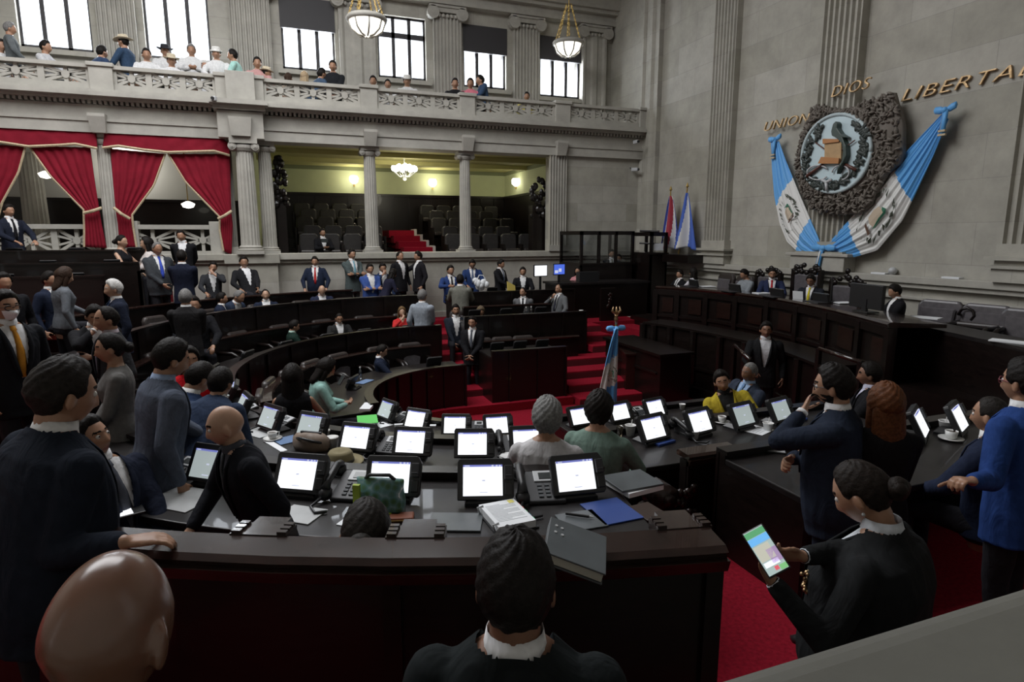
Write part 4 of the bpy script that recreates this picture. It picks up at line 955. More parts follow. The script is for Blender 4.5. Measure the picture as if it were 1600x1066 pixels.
def cup(px, py, Z, lab, r=.042, h=.085, m=None, lid=False, s=1.0, spoon=False):
    p = P(px, py, Z + h * .5); t = thing('foam_cup', lab, 'cup', (p.x, p.y, Z + .001))
    MB().lathe([(r * .72, 0), (r, h), (r * 1.08, h + .004), (r * 1.0, h + .006), (r * .9, h - .01), (r * .7, .006)], n=18).obj('body', m or M_STYRO, t, True)
    if lid: MB().lathe([(r * 1.1, h), (r * 1.1, h + .012), (r * .8, h + .018), (0.001, h + .017)], n=18).obj('lid', M_WHITE, t, True)
    if spoon: MB().tube([(0, 0, .03), (.03, .02, h + .05)], .004, 6).obj('spoon', M_WHITE, t)
cup(507, 681, T2, 'white foam cup with lid behind the taupe bag', .05, .08, lid=True); cup(519, 692, T2, 'white foam cup with lid nearer the felt hat', .055, .085, lid=True)
cup(985, 673, T2, 'white foam cup with spoon beside the woman in green', .05, .1, spoon=True); cup(1085, 680, T2, 'white foam cup on the dark desk right of the blue folder', .045, .075); cup(1066, 636, T3, 'white foam cup beside the man in the yellow jacket', .04, .07)
cup(1200, 667, T2, 'white foam cup at the elbow of the man with glasses', .05, .07, spoon=True); cup(1478, 666, T1, 'white foam cup with spoon at the right screen', .055, .08, spoon=True); cup(797, 668, T3, 'small clear cup left of the white haired woman', .04, .06, mat('clear_cup', (.35, .36, .36), .2))
cup(968, 676, T2, 'drinking glass beside the woman in green', .035, .11, glass('tumbler_glass', (.7, .68, .62), .15))
cup(474, 503, 1.12, 'white paper cup on the far laptop row', .035, .09)
def teacup(px, py, Z, lab, s=1.0):
    p = P(px, py, Z + .02); t = thing('coffee_cup', lab, 'cup', (p.x, p.y, Z + .001), R(30)); t.scale = (s,) * 3
    MB().lathe([(.03, 0), (.078, .012), (.082, .018), (.03, .008)], n=20).obj('saucer', M_WHITE, t, True); MB().lathe([(.026, .009), (.036, .03), (.042, .07), (.039, .07), (.034, .03), (.02, .015)], n=18).obj('body', M_WHITE, t, True)
    MB().tube([(.04, 0, .06), (.066, 0, .055), (.062, 0, .03), (.036, 0, .025)], .006, 6).obj('handle', M_WHITE, t, True); MB().cyl((0, 0, .05), (0, 0, .062), .037, n=16).obj('coffee', mat('coffee', (.05, .03, .02), .2), t)
teacup(426, 684, T2, 'white coffee cup and saucer on the left second desk', 1.05); teacup(1128, 658, T2, 'white coffee cup and saucer before the man in yellow'); teacup(1486, 684, T1, 'white coffee cup and saucer at the right near the seated man', 1.1); teacup(908, 489, 1.38, 'white coffee cup at the hand of the speaker with the microphone', 1.15)
flat(408, 676, T2, .3, .24, 'grey writing pad under the cup and saucer', 'desk_pad', M_PAD, 0, .005, 'pad'); flat(450, 688, T2, .2, .22, 'steel blue folder left of the taupe bag', 'blue_folder', M_SKY, -20, .006, 'folder'); flat(430, 697, T2, .4, .06, 'long white sheet along the desk edge', yaw=-20)
flat(548, 740, T2 - .0, .22, .2, 'grey pad under the felt hat', 'desk_pad', M_PAD, 4, .005, 'pad'); flat(668, 738, T2, .14, .12, 'cream note sheets at the second desk edge', m=M_CREAM, yaw=8, h=.012)
t = flat(574, 656, T3 + .06, .36, .24, 'bright green folder at the pit side desk', 'green_folder', M_GRN, -34, .006, 'folder'); t = flat(574, 638, T3 + .0, .32, .14, 'white document stack behind the green folder', yaw=-30, h=.035); flat(598, 664, T3, .2, .18, 'white sheet right of the green folder', yaw=-10)
t = flat(636, 666, T3, .3, .05, 'long white tube of paper by the glare screen', yaw=40, h=.03); flat(675, 667, T3, .1, .06, 'crumpled white tissue by the small screens', 'tissue', M_PAPER, 20, .02)
p = P(803, 712, T2 + .02); t = thing('round_fan', 'round white cardboard fan with dark print and pink note', 'fan', (p.x, p.y, T2 + .012)); MB().cyl((0, 0, 0), (0, 0, .006), .13, n=28).obj('disc', M_STYRO, t); MB().cyl((.02, 0, .006), (.02, 0, .0075), .055, n=18).obj('print', M_BLACK, t); MB().box(.02, .085, -.06, -.005, .0075, .01).obj('note', mat('pink_note', (.75, .08, .30), .6), t)
t = flat(1032, 691, T2, .22, .17, 'blue hardcover folder on the dark desk right of the aisle', 'blue_folder', M_BLU, 14, .02, 'folder'); p = P(1042, 684, T2 + .03); t = thing('mobile_phone', 'black phone with charger cable lying on the blue folder', 'phone', (p.x, p.y, T2 + .024), R(30)); MB().box(-.045, .045, -.03, .03, 0, .012).obj('body', M_BLACK, t, bevel=.004); MB().box(-.02, .02, -.012, .012, .0125, .018).obj('plug', M_WHITE, t)
flat(1185, 673, T2, .26, .2, 'white printed sheet right of the coffee cup', yaw=22, txt=5); t = flat(1240, 656, T2, .2, .2, 'dark blue notebook under the screen by the man with glasses', 'notebook', M_BLU, 20, .02, 'notebook')
p = P(1213, 707, T1); t = thing('mobile_phone', 'silver framed phone on the reddish desk behind the man with glasses', 'phone', (p.x, p.y, T1 + .002), R(-40)); MB().box(-.07, .07, -.035, .035, 0, .01).obj('body', M_BLACK, t, bevel=.004); MB().box(-.06, .06, -.028, .028, .0105, .012).obj('screen', M_SILVER, t)
p = P(720, 628, T3); flat(570, 597, .78, .3, .16, 'blue folder on the inner far left desk before the woman in teal', 'blue_folder', M_SKY, 0, .008, 'folder')
p = P(197, 803, T1 + .05); t = thing('notebook_computer', 'dark tablet with a bright white page at the sleeve of the seated man', 'computer', (p.x, p.y, T1 + .05), R(20)); MB().box(-.09, .09, -.06, .06, 0, .012).obj('body', M_BLACK, t, bevel=.004); MB().box(-.08, .03, -.05, .05, .0125, .014).obj('screen', M_SCREEN, t)
for (px, py, lab) in ((495, 848, 'white label plate on the desk front left of the woman with a bun'), (668, 858, 'white label plate on the desk front behind the polished crest'), (1010, 842, 'pale label plate on the desk front by the red carpet')):
    q = P(px, py, 1.25); d = (Vector((q.x, q.y)) - HC); d = d.normalized() * (D1 + .46) + HC; t = MB().box(-.035, .035, -.006, .006, -.07, .07).box(-.02, .02, -.009, -.004, -.04, -.03).box(-.02, .02, -.009, -.004, .0, .01).obj('label_plate', M_WHITE, M=XF((d.x, d.y, 1.35), facing(q))); tag(t, lab, 'label')
# far right block: monitors, bag, folder
def monitor(px, py, Y, w, h, lab, m):
    p = PY(px, py, Y); t = thing('monitor', lab, 'monitor', (p.x, Y, 1.68), R(12)); zc = p.z - 1.68
    MB().box(-w / 2 - .02, w / 2 + .02, 0, .03, zc - h / 2 - .02, zc + h / 2 + .02).obj('housing', M_BLACK, t); MB().box(-w / 2, w / 2, -.004, .0, zc - h / 2, zc + h / 2).obj('screen', m, t); MB().box(-.03, .03, .01, .03, 0, zc).box(-.12, .12, -.06, .09, 0, .015).obj('stand', M_BLACK, t); return t, zc
monitor(845, 423, 13.95, .36, .25, 'lit white monitor on the highest far right desk', M_SCREEN)
t, zc = monitor(874, 421, 13.85, .32, .24, 'lit blue monitor on the highest far right desk', mat('blue_screen', (.05, .08, .3), .3, emit=(.08, .16, .75), estr=.9)); MB().box(-.02, .06, -.008, -.004, zc - .06, zc + .02).box(-.14, -.04, -.007, -.004, zc - .09, zc - .02).obj('window_shape', M_SCREENTXT, t)
p = PY(752, 442, 13.75); t = thing('shopping_bag', 'crumpled white bag on the highest far right desk', 'bag', p); rn = random.Random(9); mb = MB()
for i in range(12): mb.ball((rn.uniform(-.15, .15), rn.uniform(-.05, .05), rn.uniform(-.12, .08)), (.07, .05, .06 + .04 * rn.random()), 8, 6)
mb.obj('body', M_PAPER, t, True); MB().tube([(-.1, 0, .08), (-.05, 0, .18), (.05, 0, .17), (.1, 0, .08)], .012, 6).obj('handle', M_PAPER, t)
p = PY(800, 437, 13.8); t = thing('yellow_folder', 'yellow folder held open in front of the seated person', 'folder', (p.x, p.y, 1.86), R(20)); MB().box(-.16, .12, 0, .01, -.14, .12, XF((0, 0, 0), 0, R(-30), R(25))).obj('cover', mat('yellow_card', (.55, .43, .10), .6), t)
p = P(757, 541, T3 + .1)
# water bottles and small glints
def bottle(px, py, Z, lab):
    p = P(px, py, Z + .06); t = thing('water_bottle', lab, 'bottle', (p.x, p.y, Z + .001)); MB().lathe([(.03, 0), (.032, .1), (.028, .14), (.012, .17), (.012, .19)], n=14).obj('body', glass('bottle_plastic', (.75, .8, .85), .25), t, True); MB().cyl((0, 0, .185), (0, 0, .205), .014).obj('cap', M_WHITE, t)
bottle(563, 587, .78, 'clear water bottle by the blue folder of the inner far desk'); bottle(822, 490, 1.38, 'clear water bottle before the man in the grey suit'); bottle(830, 489, 1.38, 'second clear water bottle right of the first, before the man in grey')
# ------------------------------------------------------------------ podium (presidium)
PZ = 1.15
def crv(pts, n=6):
    out = []
    for i in range(len(pts) - 1):
        a = pts[max(i - 1, 0)]; b = pts[i]; c = pts[i + 1]; d = pts[min(i + 2, len(pts) - 1)]
        for k in range(n):
            t = k / n; out.append(tuple(.5 * (2 * b[j] + (c[j] - a[j]) * t + (2 * a[j] - 5 * b[j] + 4 * c[j] - d[j]) * t * t + (3 * b[j] - a[j] - 3 * c[j] + d[j]) * t ** 3) for j in (0, 1)))
    return out + [pts[-1]]
def nrm(c, i): a = Vector(c[max(i - 1, 0)]); b = Vector(c[min(i + 1, len(c) - 1)]); d = (b - a).normalized(); return Vector((-d.y, d.x))   # points to +X side for path going -Y
def sweepc(mb, c, prof): return mb.loft([[Vector((c[i][0] + nrm(c, i).x * d, c[i][1] + nrm(c, i).y * d, z)) for d, z in prof] for i in range(len(c))])
c1 = crv([(8.0, 11.95), (8.5, 10.8), (8.58, 9.1), (8.2, 7.4), (7.5, 5.75)])
mb = MB(); pl = [(x, y) for x, y in c1] + [(7.9, 3.2), (XW, 3.2), (XW, 13.2), (8.1, 13.2)]
mb.loft([[Vector((x, y, z)) for x, y in pl] for z in (0, PZ)]); S(mb, 'floor_podium', M_WOOD)
t = thing('podium_desk', 'long curved dark wooden podium desk below the emblem', 'desk', (8.5, 9.0, 0)); o = Vector(t.location)
def ob(mb, name, m, **k): mb.v = [tuple(Vector(v) - o) for v in mb.v]; return mb.obj(name, m, t, **k)
ob(sweepc(MB(), c1, [(-.04, 1.9), (.7, 1.9), (.7, 1.95), (-.02, 1.97), (-.06, 1.94)]), 'worktop', M_RAIL)
mb = sweepc(MB(), c1, [(.0, .0), (.08, .0), (.08, 1.9), (.0, 1.9)]); sweepc(mb, c1, [(-.05, 1.78), (.0, 1.78), (.0, 1.9), (-.05, 1.9)]); sweepc(mb, c1, [(-.04, 1.28), (0, 1.28), (0, 1.34), (-.04, 1.34)])
for i in range(0, len(c1), 3):
    n = nrm(c1, i); d = Vector((-n.y, n.x)); a = Vector(c1[i]); mb.loft([[Vector((a.x + d.x * s * .06 - n.x * q, a.y + d.y * s * .06 - n.y * q, z)) for s, q in ((-1, 0), (-1, .06), (1, .06), (1, 0))] for z in (0, 1.88)])
ob(mb, 'front_panel', M_WOOD)
mb = MB()
for i in range(1, len(c1) - 2, 3):
    mb = MB(); n = nrm(c1, i + 1); a = Vector(c1[i]).lerp(Vector(c1[i + 2]), .1); b = Vector(c1[i]).lerp(Vector(c1[i + 2]), .75)
    mb.loft([[Vector((p.x - n.x * q, p.y - n.y * q, z)) for p, q in ((a, 0), (a, .025), (b, .025), (b, 0))] for z in (1.4, 1.72)])
    ob(mb, 'inset_panel', M_WOOD2)
c2_ = crv([(7.05, 10.95), (7.28, 10.3), (7.45, 9.0), (7.4, 7.7), (7.0, 6.3)])
t = thing('clerk_desk', 'lower curved dark desk in front of the podium desk', 'desk', (7.4, 9.0, 0)); o = Vector(t.location)
ob(sweepc(MB(), c2_, [(-.05, 1.28), (.6, 1.28), (.6, 1.32), (-.05, 1.32)]), 'worktop', M_WOOD)
mb = sweepc(MB(), c2_, [(.0, .0), (.07, .0), (.07, 1.28), (.0, 1.28)]); sweepc(mb, c2_, [(-.03, .55), (0, .55), (0, .6), (-.03, .6)]); sweepc(mb, c2_, [(-.12, 0), (0, 0), (0, .22), (-.12, .22)])
for i in range(0, len(c2_), 3):
    n = nrm(c2_, i); a = Vector(c2_[i]); mb.cyl((a.x - n.x * .03, a.y - n.y * .03, 0), (a.x - n.x * .03, a.y - n.y * .03, 1.28), .07, n=8)
ob(mb, 'front_panel', M_WOOD)
t = thing('end_desk', 'low dark panelled desk end nearest the red steps and the pit', 'desk', (6.6, 10.2, 0)); o = Vector(t.location)
mb = MB().box(6.3, 6.95, 9.2, 11.2, 0, .95).box(6.25, 7.0, 9.15, 11.25, .95, 1.0).box(6.27, 6.3, 9.3, 11.1, .6, .64); ob(mb, 'body', M_WOOD)
for k, (a, b) in enumerate((((1148, 540), (1172, 562)), ((1280, 545), (1345, 566)))):
    A, B = PX(*a, 6.8 if k == 0 else 7.0), PX(*b, 6.5 if k == 0 else 6.8)
    t = thing('handrail', ['polished handrail of the small stair beside the waiter', 'long polished handrail below the podium desk right of the waiter'][k], 'handrail', (A.x, A.y, 0)); o = Vector(t.location)
    MB().tube([A - o, B - o], .03, 8).obj('rail', M_RAIL, t, True); MB().box(-.03, .03, -.03, .03, 0, A.z).obj('post', M_WOOD, t); q = B - o; MB().box(q.x - .03, q.x + .03, q.y - .03, q.y + .03, 0, B.z).obj('post', M_WOOD, t)
# side table and chairs at right
A, B = P(1392, 500, 1.86), P(1660, 556, 1.86); d = (B - A).normalized(); n = Vector((-d.y, d.x, 0));  n = n if n.x > 0 else -n
t = thing('side_desk', 'dark side desk with white papers before the empty leather chairs', 'desk', (A.x, A.y, PZ)); o = Vector((A.x, A.y, 0)); t.location.z = 0
mb = MB().loft([[Vector((q.x, q.y, z)) for q in (A, B, B + n * .55, A + n * .55)] for z in (1.81, 1.86)]); ob(mb, 'worktop', M_WOODTOP)
mb = MB().loft([[Vector((q.x, q.y, z)) for q in (A, B, B + n * .05, A + n * .05)] for z in (0, 1.81)]).loft([[Vector((q.x, q.y, z)) for q in (A, A + d * .05, A + n * .5 + d * .05, A + n * .5)] for z in (0, 1.81)]); ob(mb, 'front_panel', M_WOOD)
flatz = lambda px, py, Z, w, l, lab, yaw: tag(MB().box(-w / 2, w / 2, -l / 2, l / 2, 0, .015).obj('sheet_of_paper', M_PAPER, M=XF(P(px, py, Z), yaw)), lab, 'paper')
flatz(1445, 497, 1.862, .4, .26, 'white papers on the side desk before the first leather chair', R(-70)); flatz(1580, 535, 1.862, .4, .2, 'white papers at the right edge of the side desk', R(-70))
t = thing('podium_monitor', 'large dark monitor back at the right end of the podium desk', 'monitor', P(1352, 488, 1.97), R(78)); t.location.z = 1.97; MB().box(-.34, .34, -.03, .03, .06, .42).obj('housing', M_BLACK, t, bevel=.01); MB().box(-.05, .05, .0, .04, 0, .2).box(-.16, .16, -.1, .1, 0, .02).obj('stand', M_BLACK, t); MB().cyl((0, -.03, .23), (0, -.036, .23), .018).obj('badge', M_SILVER, t)
for px, py, lab in ((1150, 447, 'open dark laptop on the podium desk before the man in grey'), (1215, 466, 'dark microphone console before the man with the red tie'), (1283, 478, 'dark screen box before the man with the yellow tie'), (1085, 446, 'dark console before the woman in white at the podium')):
    q = PX(px, py, 8.7); t = thing('desk_console', lab, 'console', (q.x, q.y, 1.965), R(80)); MB().box(-.2, .2, -.02, .02, .0, .16, XF((0, 0, 0), 0, R(-15))).obj('panel', M_BLACK, t, bevel=.006); MB().box(-.2, .2, .0, .22, 0, .015).obj('base', M_DGREY, t); MB().box(-.19, .19, -.03, -.02, .14, .155, XF((0, 0, 0), 0, R(-15))).obj('bright_edge', M_SILVER, t)
for px, py, lab in ((1192, 452, 'white papers before the man with the red tie'), (1318, 470, 'white papers right of the carved chair'), (1105, 442, 'white papers on the podium before the empty chairs')): q = PX(px, py, 8.95); tag(MB().box(-.12, .12, -.16, .16, 0, .012).obj('sheet_of_paper', M_PAPER, M=XF((q.x, q.y, 1.965), R(80))), lab, 'paper')
t = thing('stand_microphone', 'thin black microphone on the podium desk between the carved chairs', 'microphone', (PX(1298, 465, 8.8).x, PX(1298, 465, 8.8).y, 1.965)); MB().cyl((0, 0, 0), (0, 0, .02), .06).obj('base', M_BLACK, t); MB().cyl((0, 0, 0), (0, 0, .42), .012).obj('stem', M_BLACK, t)
def armchair(loc, rz, lab, m, h=1.05, w=.62):
    t = thing('leather_chair', lab, 'chair', loc, rz)
    mb = MB().loft([[Vector((x * w / .62, .22 + .06 * s + .1 * (z - .5), z * h / 1.05)) for x, z in ((-.24, .45), (.24, .45), (.29, .7), (.3, .95), (.24, 1.04), (-.24, 1.04), (-.3, .95), (-.29, .7))] for s in (0, 1, 1.6)]); mb.obj('backrest', m, t, bevel=.035)
    mb = MB().loft([[Vector((x * w / .62, .19 + .1 * (z - .5), z * h / 1.05)) for x, z in ((-.18, .5), (.18, .5), (.22, .7), (.23, .92), (-.23, .92), (-.22, .7))] for s in (0,)] + [[Vector((x * w / .62 * .9, .17 + .1 * (z - .5), z * h / 1.05)) for x, z in ((-.18, .52), (.18, .52), (.22, .7), (.23, .9), (-.23, .9), (-.22, .7))]]); mb.obj('back_pad', M_LEATHG, t)
    MB().box(-.27, .27, -.26, .24, .38, .48).obj('seat', m, t, bevel=.04)
    for s in (-1, 1): MB().tube([(s * .3, .22, .66), (s * .32, -.1, .66), (s * .31, -.22, .6), (s * .3, -.2, .42)], .035, 8).obj('armrest', M_WOOD, t, True)
    mb = MB().cyl((0, 0, .08), (0, 0, .38), .04)
    for i in range(5): a = 2 * PI * i / 5; mb.tube([(0, 0, .1), (.28 * math.cos(a), .28 * math.sin(a), .04)], .02, 6)
    mb.obj('base', M_BLACK, t); return t
for i, (px, py, lab) in enumerate(((1455, 472, 'wide grey leather armchair left of three at the right wall'), (1527, 479, 'grey leather armchair in the middle of three at the right wall'), (1593, 487, 'grey leather armchair at the right picture edge'))):
    q = PX(px, py, 9.25); armchair((q.x, q.y, PZ), R(-80), lab, M_LEATHG, q.z - PZ + .02, .66)
for px, py, lab in ((1118, 428, 'black leather chair right of the woman in white at the podium'), (1146, 432, 'black leather chair left of the man in grey at the podium')): q = PX(px, py, 9.3); armchair((q.x, q.y, PZ), R(-95), lab, M_LEATH, q.z - PZ + .02)
def carved_chair(px, py, lab):
    q = PX(px, py, 9.3); H = q.z - PZ; t = thing('carved_chair', lab, 'chair', (q.x, q.y, PZ), R(-85)); rn = random.Random(px)
    MB().loft([[Vector((x, y, z)) for x, z in ((-.24, .45), (.24, .45), (.28, H * .8), (-.28, H * .8))] for y in (.2, .27)]).obj('back_pad', M_LEATHG, t, bevel=.03)
    for s in (-1, 1): MB().box(s * .3 - .035, s * .3 + .035, .19, .28, 0, H * .86).obj('back_post', M_WOOD, t)
    mb = MB()
    for i in range(26): x = rn.uniform(-.3, .3); mb.ball((x, .22, H * .8 + rn.random() * (H * .2) * (1 - abs(x) * 2.2)), (.055, .04, .05), 7, 5)
    mb.obj('carved_crest', M_WOOD, t, True); MB().box(-.28, .28, -.28, .22, .4, .5).obj('seat', M_LEATH, t, bevel=.04)
    for s in (-1, 1): MB().box(s * .3 - .03, s * .3 + .03, -.28, .22, .64, .7).obj('armrest', M_WOOD, t); MB().box(s * .27 - .03, s * .27 + .03, -.27, -.21, 0, .64).obj('leg', M_WOOD, t)
carved_chair(1250, 404, 'tall carved leather chair left of the man with the yellow tie'); carved_chair(1312, 424, 'empty tall carved leather chair under the ribbon tail'); carved_chair(1190, 412, 'tall carved leather chair behind the man with the red tie')
# iron armchair frame seen at right
q = P(1545, 505, 1.86); t = thing('scroll_armrest_chair', 'dark wooden chair with curled armrests before the leather chairs', 'chair', (q.x + .12, q.y, PZ), R(-75))
for s in (-1, 1): MB().tube([(s * .42, .2, .75)] + [(s * (.42 - .1 + .1 * math.cos(a)), -.1, .8 + .1 * math.sin(a)) for a in (0, .8, 1.6, 2.4, 3.2, 4.0)], .022, 6).obj('armrest', M_WOOD, t, True)
MB().box(-.42, .42, -.2, .25, .62, .7).obj('seat', M_LEATH, t, bevel=.03); MB().box(-.4, .4, -.2, .2, 0, .62).obj('base', M_WOOD, t)
# ------------------------------------------------------------------ glass booth at the corner
def booth(x0, x1, y0, y1, z0, z1, zs, nx, lab, name='glass_booth', glassed=True):
    t = thing(name, lab, 'booth', ((x0 + x1) / 2, (y0 + y1) / 2, z0)); o = Vector(t.location)
    def add(mb, nm, m): mb.v = [tuple(Vector(v) - o) for v in mb.v]; mb.obj(nm, m, t)
    w = .07; add(MB().box(x0, x1, y0, y0 + .05, z0, zs).box(x0, x0 + .05, y0, y1, z0, zs).box(x1 - .05, x1, y0, y1, z0, zs).box(x0 - .03, x1 + .03, y0 - .03, y0 + .1, zs - .05, zs), 'base_panel', M_WOOD)
    mb = MB()
    for i in range(nx + 1):
        x = x0 + (x1 - x0 - w) * i / nx; mb.box(x, x + w, y0, y0 + w, zs, z1)
        if i in (0, nx): mb.box(x, x + w, y1 - w, y1, zs, z1)
    mb.box(x0, x1, y0, y0 + w, z1 - .1, z1).box(x0, x0 + w, y0, y1, z1 - .1, z1).box(x1 - w, x1, y0, y1, z1 - .1, z1); add(mb, 'frame', M_WOOD)
    if glassed: add(MB().box(x0 + w, x1 - w, y0 + .03, y0 + .04, zs, z1 - .1).box(x0 + .03, x0 + .04, y0 + w, y1 - w, zs, z1 - .1), 'glass_pane', M_BOOTHGLASS)
a = PY(908, 361, 14.5); b = PY(992, 361, 14.5); s = PY(940, 411, 14.5)
booth(a.x, b.x, 14.5, 15.8, 1.05, a.z, s.z, 3, 'dark wooden glass booth in the corner beside the podium')
a = PY(1018, 363, 13.9); b = PY(1044, 363, 13.9); s = PY(1030, 395, 13.9)
booth(a.x, b.x, 13.9, 14.9, 1.05, a.z, s.z, 1, 'tall dark wooden door frame between the booth and the small flags', 'door_frame', False)
t = MB().box(-.14, .14, -.01, .01, -.09, .09).obj('notice', M_PAPER, M=XF(PY(1029, 386, 13.95))); tag(t, 'small white notice in the dark door frame', 'notice')
a = PY(1000, 361, 14.4); b = PY(1030, 362, 14.0); mb = MB(); t = thing('cross_beam', 'thin dark beam joining the booth and the door frame', 'beam', a); MB().tube([(0, 0, 0), b - a], .035, 6).obj('beam', M_WOOD, t); MB().tube([(0, 0, -.32), b - a + Vector((0, 0, -.32))], .025, 6).obj('lower_beam', M_WOOD, t)
a = PY(906, 418, 14.2); t = thing('equipment_desk', 'dark equipment counter below the glass booth', 'desk', (7.6, 14.1, 1.05)); MB().box(-1.3, 1.25, -.45, .3, 0, .85).obj('body', M_WOOD, t); MB().box(-1.35, 1.3, -.5, .35, .85, .9).obj('worktop', M_WOODTOP, t)
mb = MB().box(-.28, .28, -.1, .1, 0, .24); t = mb.obj('speaker_box', M_BLACK, M=XF((PY(920, 425, 13.9).x, 13.95, 1.955))); tag(t, 'black audio box on the counter under the booth', 'speaker')
mb = MB(); t = thing('carved_standing_ornament', 'small gilded carved ornament on the dark panel below the booth', 'ornament', P(952, 470, 1.3)); q = PY(952, 470, 13.0); t.location = q
rn = random.Random(2)
for i in range(16): mb.ball((rn.uniform(-.05, .05), 0, rn.uniform(-.16, .16)), (.03, .02, .04), 6, 4)
mb.obj('carving', M_WOOD2, t, True); MB().box(-.2, .2, .03, .12, -q.z, .3).obj('panel', M_WOOD, t)
# standing flag in the pit ----------------------------------------------------
FD = 9.0; top = PD(963, 492, FD); t = thing('standing_flag', 'large blue and white flag with coat of arms on a gilded pole in the pit', 'flag', (top.x, top.y, 0)); H = top.z
MB().cyl((0, 0, 0), (0, 0, H - .1), .018).obj('pole', M_BRASS, t); MB().lathe([(.16, 0), (.16, .03), (.05, .07), (.02, .12)], n=20).obj('base', M_BRASS, t, True)
mb = MB().lathe([(.02, -.14), (.03, -.06), (.022, -.02), (.03, .0)], (0, 0, H - .0), 12)
for s in (-1, 0, 1): mb.tube([(0, 0, H), (s * .07, 0, H + .06), (s * .05, 0, H + .12)], [.02, .018, .005], 6)
mb.obj('finial', M_GOLD, t, True)
mb = MB(); zb = H - .2
for s in (-1, 1): mb.loft([[Vector((s * .14 * kk, -.03 * math.cos(q * PI / 4), zb + h * math.sin(q * PI / 4) + .0)) for q in range(8)] for kk, h in ((.05, .02), (.5, .045), (1, .04), (1.08, .01))])
mb.ball((0, -.01, zb), .035).loft([[Vector((-.03 + a, -.03 + b, zb - .3 * s)) for a, b in ((-.03, 0), (0, .012), (.03, 0), (0, -.012))] for s in (0, .5, 1.3)]); mb.obj('bow', M_LBLUE, t, True)
MB().box(-.06, .0, -.05, -.02, zb - .42, zb - .39).box(-.06, .0, -.05, -.02, zb - .48, zb - .45).obj('fringe', M_FRINGE, t)
lb, rb = PD(943, 622, FD).x - top.x, PD(973, 622, FD).x - top.x
def ff(u, v):
    w = .10 + .9 * u ** .75; x = (lb * 1.5 * (1 - v) + rb * 1.9 * v) * w; y = .05 * math.sin(v * 14 + u) * (.3 + .7 * u) - .03 + .06 * math.sin(v * PI)
    return Vector((x * .95, y - .05, H - .18 - (H - .65) * u - .06 * v * u))
nu, nv = 48, 48; mb = MB(); mb.v = [tuple(ff(i / nu, j / nv)) for i in range(nu + 1) for j in range(nv + 1)]
for i in range(nu):
    for j in range(nv):
        mb.f.append([i * (nv + 1) + j, i * (nv + 1) + j + 1, (i + 1) * (nv + 1) + j + 1, (i + 1) * (nv + 1) + j]); s = (i + .5) / nu + .16 * ((j + .5) / nv - .5); mb.m.append(1 if .36 < s < .68 else 0)
o = mb.obj('cloth', [M_LBLUE, M_FWHITE], t, True); sm = o.modifiers.new('s', 'SOLIDIFY'); sm.thickness = .01
emblem_on(ff, t, .52, .5, .1, .3, Vector((0, -.05, 0)))
# hemicycle chairs on the far left, mostly in the dark
nm = 0
for D, fz, lst, row in ((D3 + .72, .15, (100, 112, 128, 140, 152, 165, 178), 'innermost'), (D2 + .72, .5, (94, 104, 115, 126, 137, 148, 160, 172), 'middle'), (D1 + .75, .75, (94, 103, 112, 121, 131, 141, 152, 164), 'back')):
    for j, u in enumerate(lst):
        p = hp(u, D, fz)
        if nm == 0: ch0 = armchair(p, facing(p) + PI, '', M_LEATH, .95, .5); c = ch0
        else: c = dup(ch0, p, facing(p) + PI)
        c['label'] = 'brown leather swivel chair of the far left %s row, %s from the aisle steps' % (row, ['first', 'second', 'third', 'fourth', 'fifth', 'sixth', 'seventh', 'eighth'][j]); c['group'] = 'swivel chairs of the far left block'; nm += 1
for D, fz, lst, row in ((D3 + .72, .15, (72, 63, 54), 'lowest'), (D2 + .72, .5, (71, 60), 'middle')):
    for j, u in enumerate(lst): p = hp(u, D, fz); c = dup(ch0, p, 0); c.rotation_euler.z = 0; c['label'] = 'brown leather swivel chair of the far right %s row, %s from the left' % (row, ['first', 'second', 'third'][j]); c['group'] = 'swivel chairs of the far right block'
# ================================================================== PEOPLE
JOBS = []
SKIN = {}
def skin(c):
    if c not in SKIN:
        gl = len(c) > 3
        SKIN[c] = mat('skin_%d' % len(SKIN), c[:3], .27 if gl else .42, noise=.08, nscale=18, spec=.8 if gl else .45)
    return SKIN[c]
SK_M, SK_L, SK_D = (.34, .185, .115), (.46, .28, .19), (.20, .10, .062)
M_LIP = mat('lip', (.26, .095, .075), .5); M_EYEW = mat('eye_white', (.6, .58, .55), .3); M_IRIS = mat('iris', (.02, .012, .01), .2)
HAIRM = {}
def hairm(c):
    if c not in HAIRM: HAIRM[c] = mat('hair_%d' % len(HAIRM), c, .55, noise=.35, nscale=60, bump=.25, spec=.12)
    return HAIRM[c]
BLK, BRN, GRY, WHT, AUB = (.010, .008, .007), (.035, .02, .013), (.16, .155, .15), (.52, .51, .49), (.10, .036, .014)
def gs(x, s): return math.exp(-(x / s) ** 2)
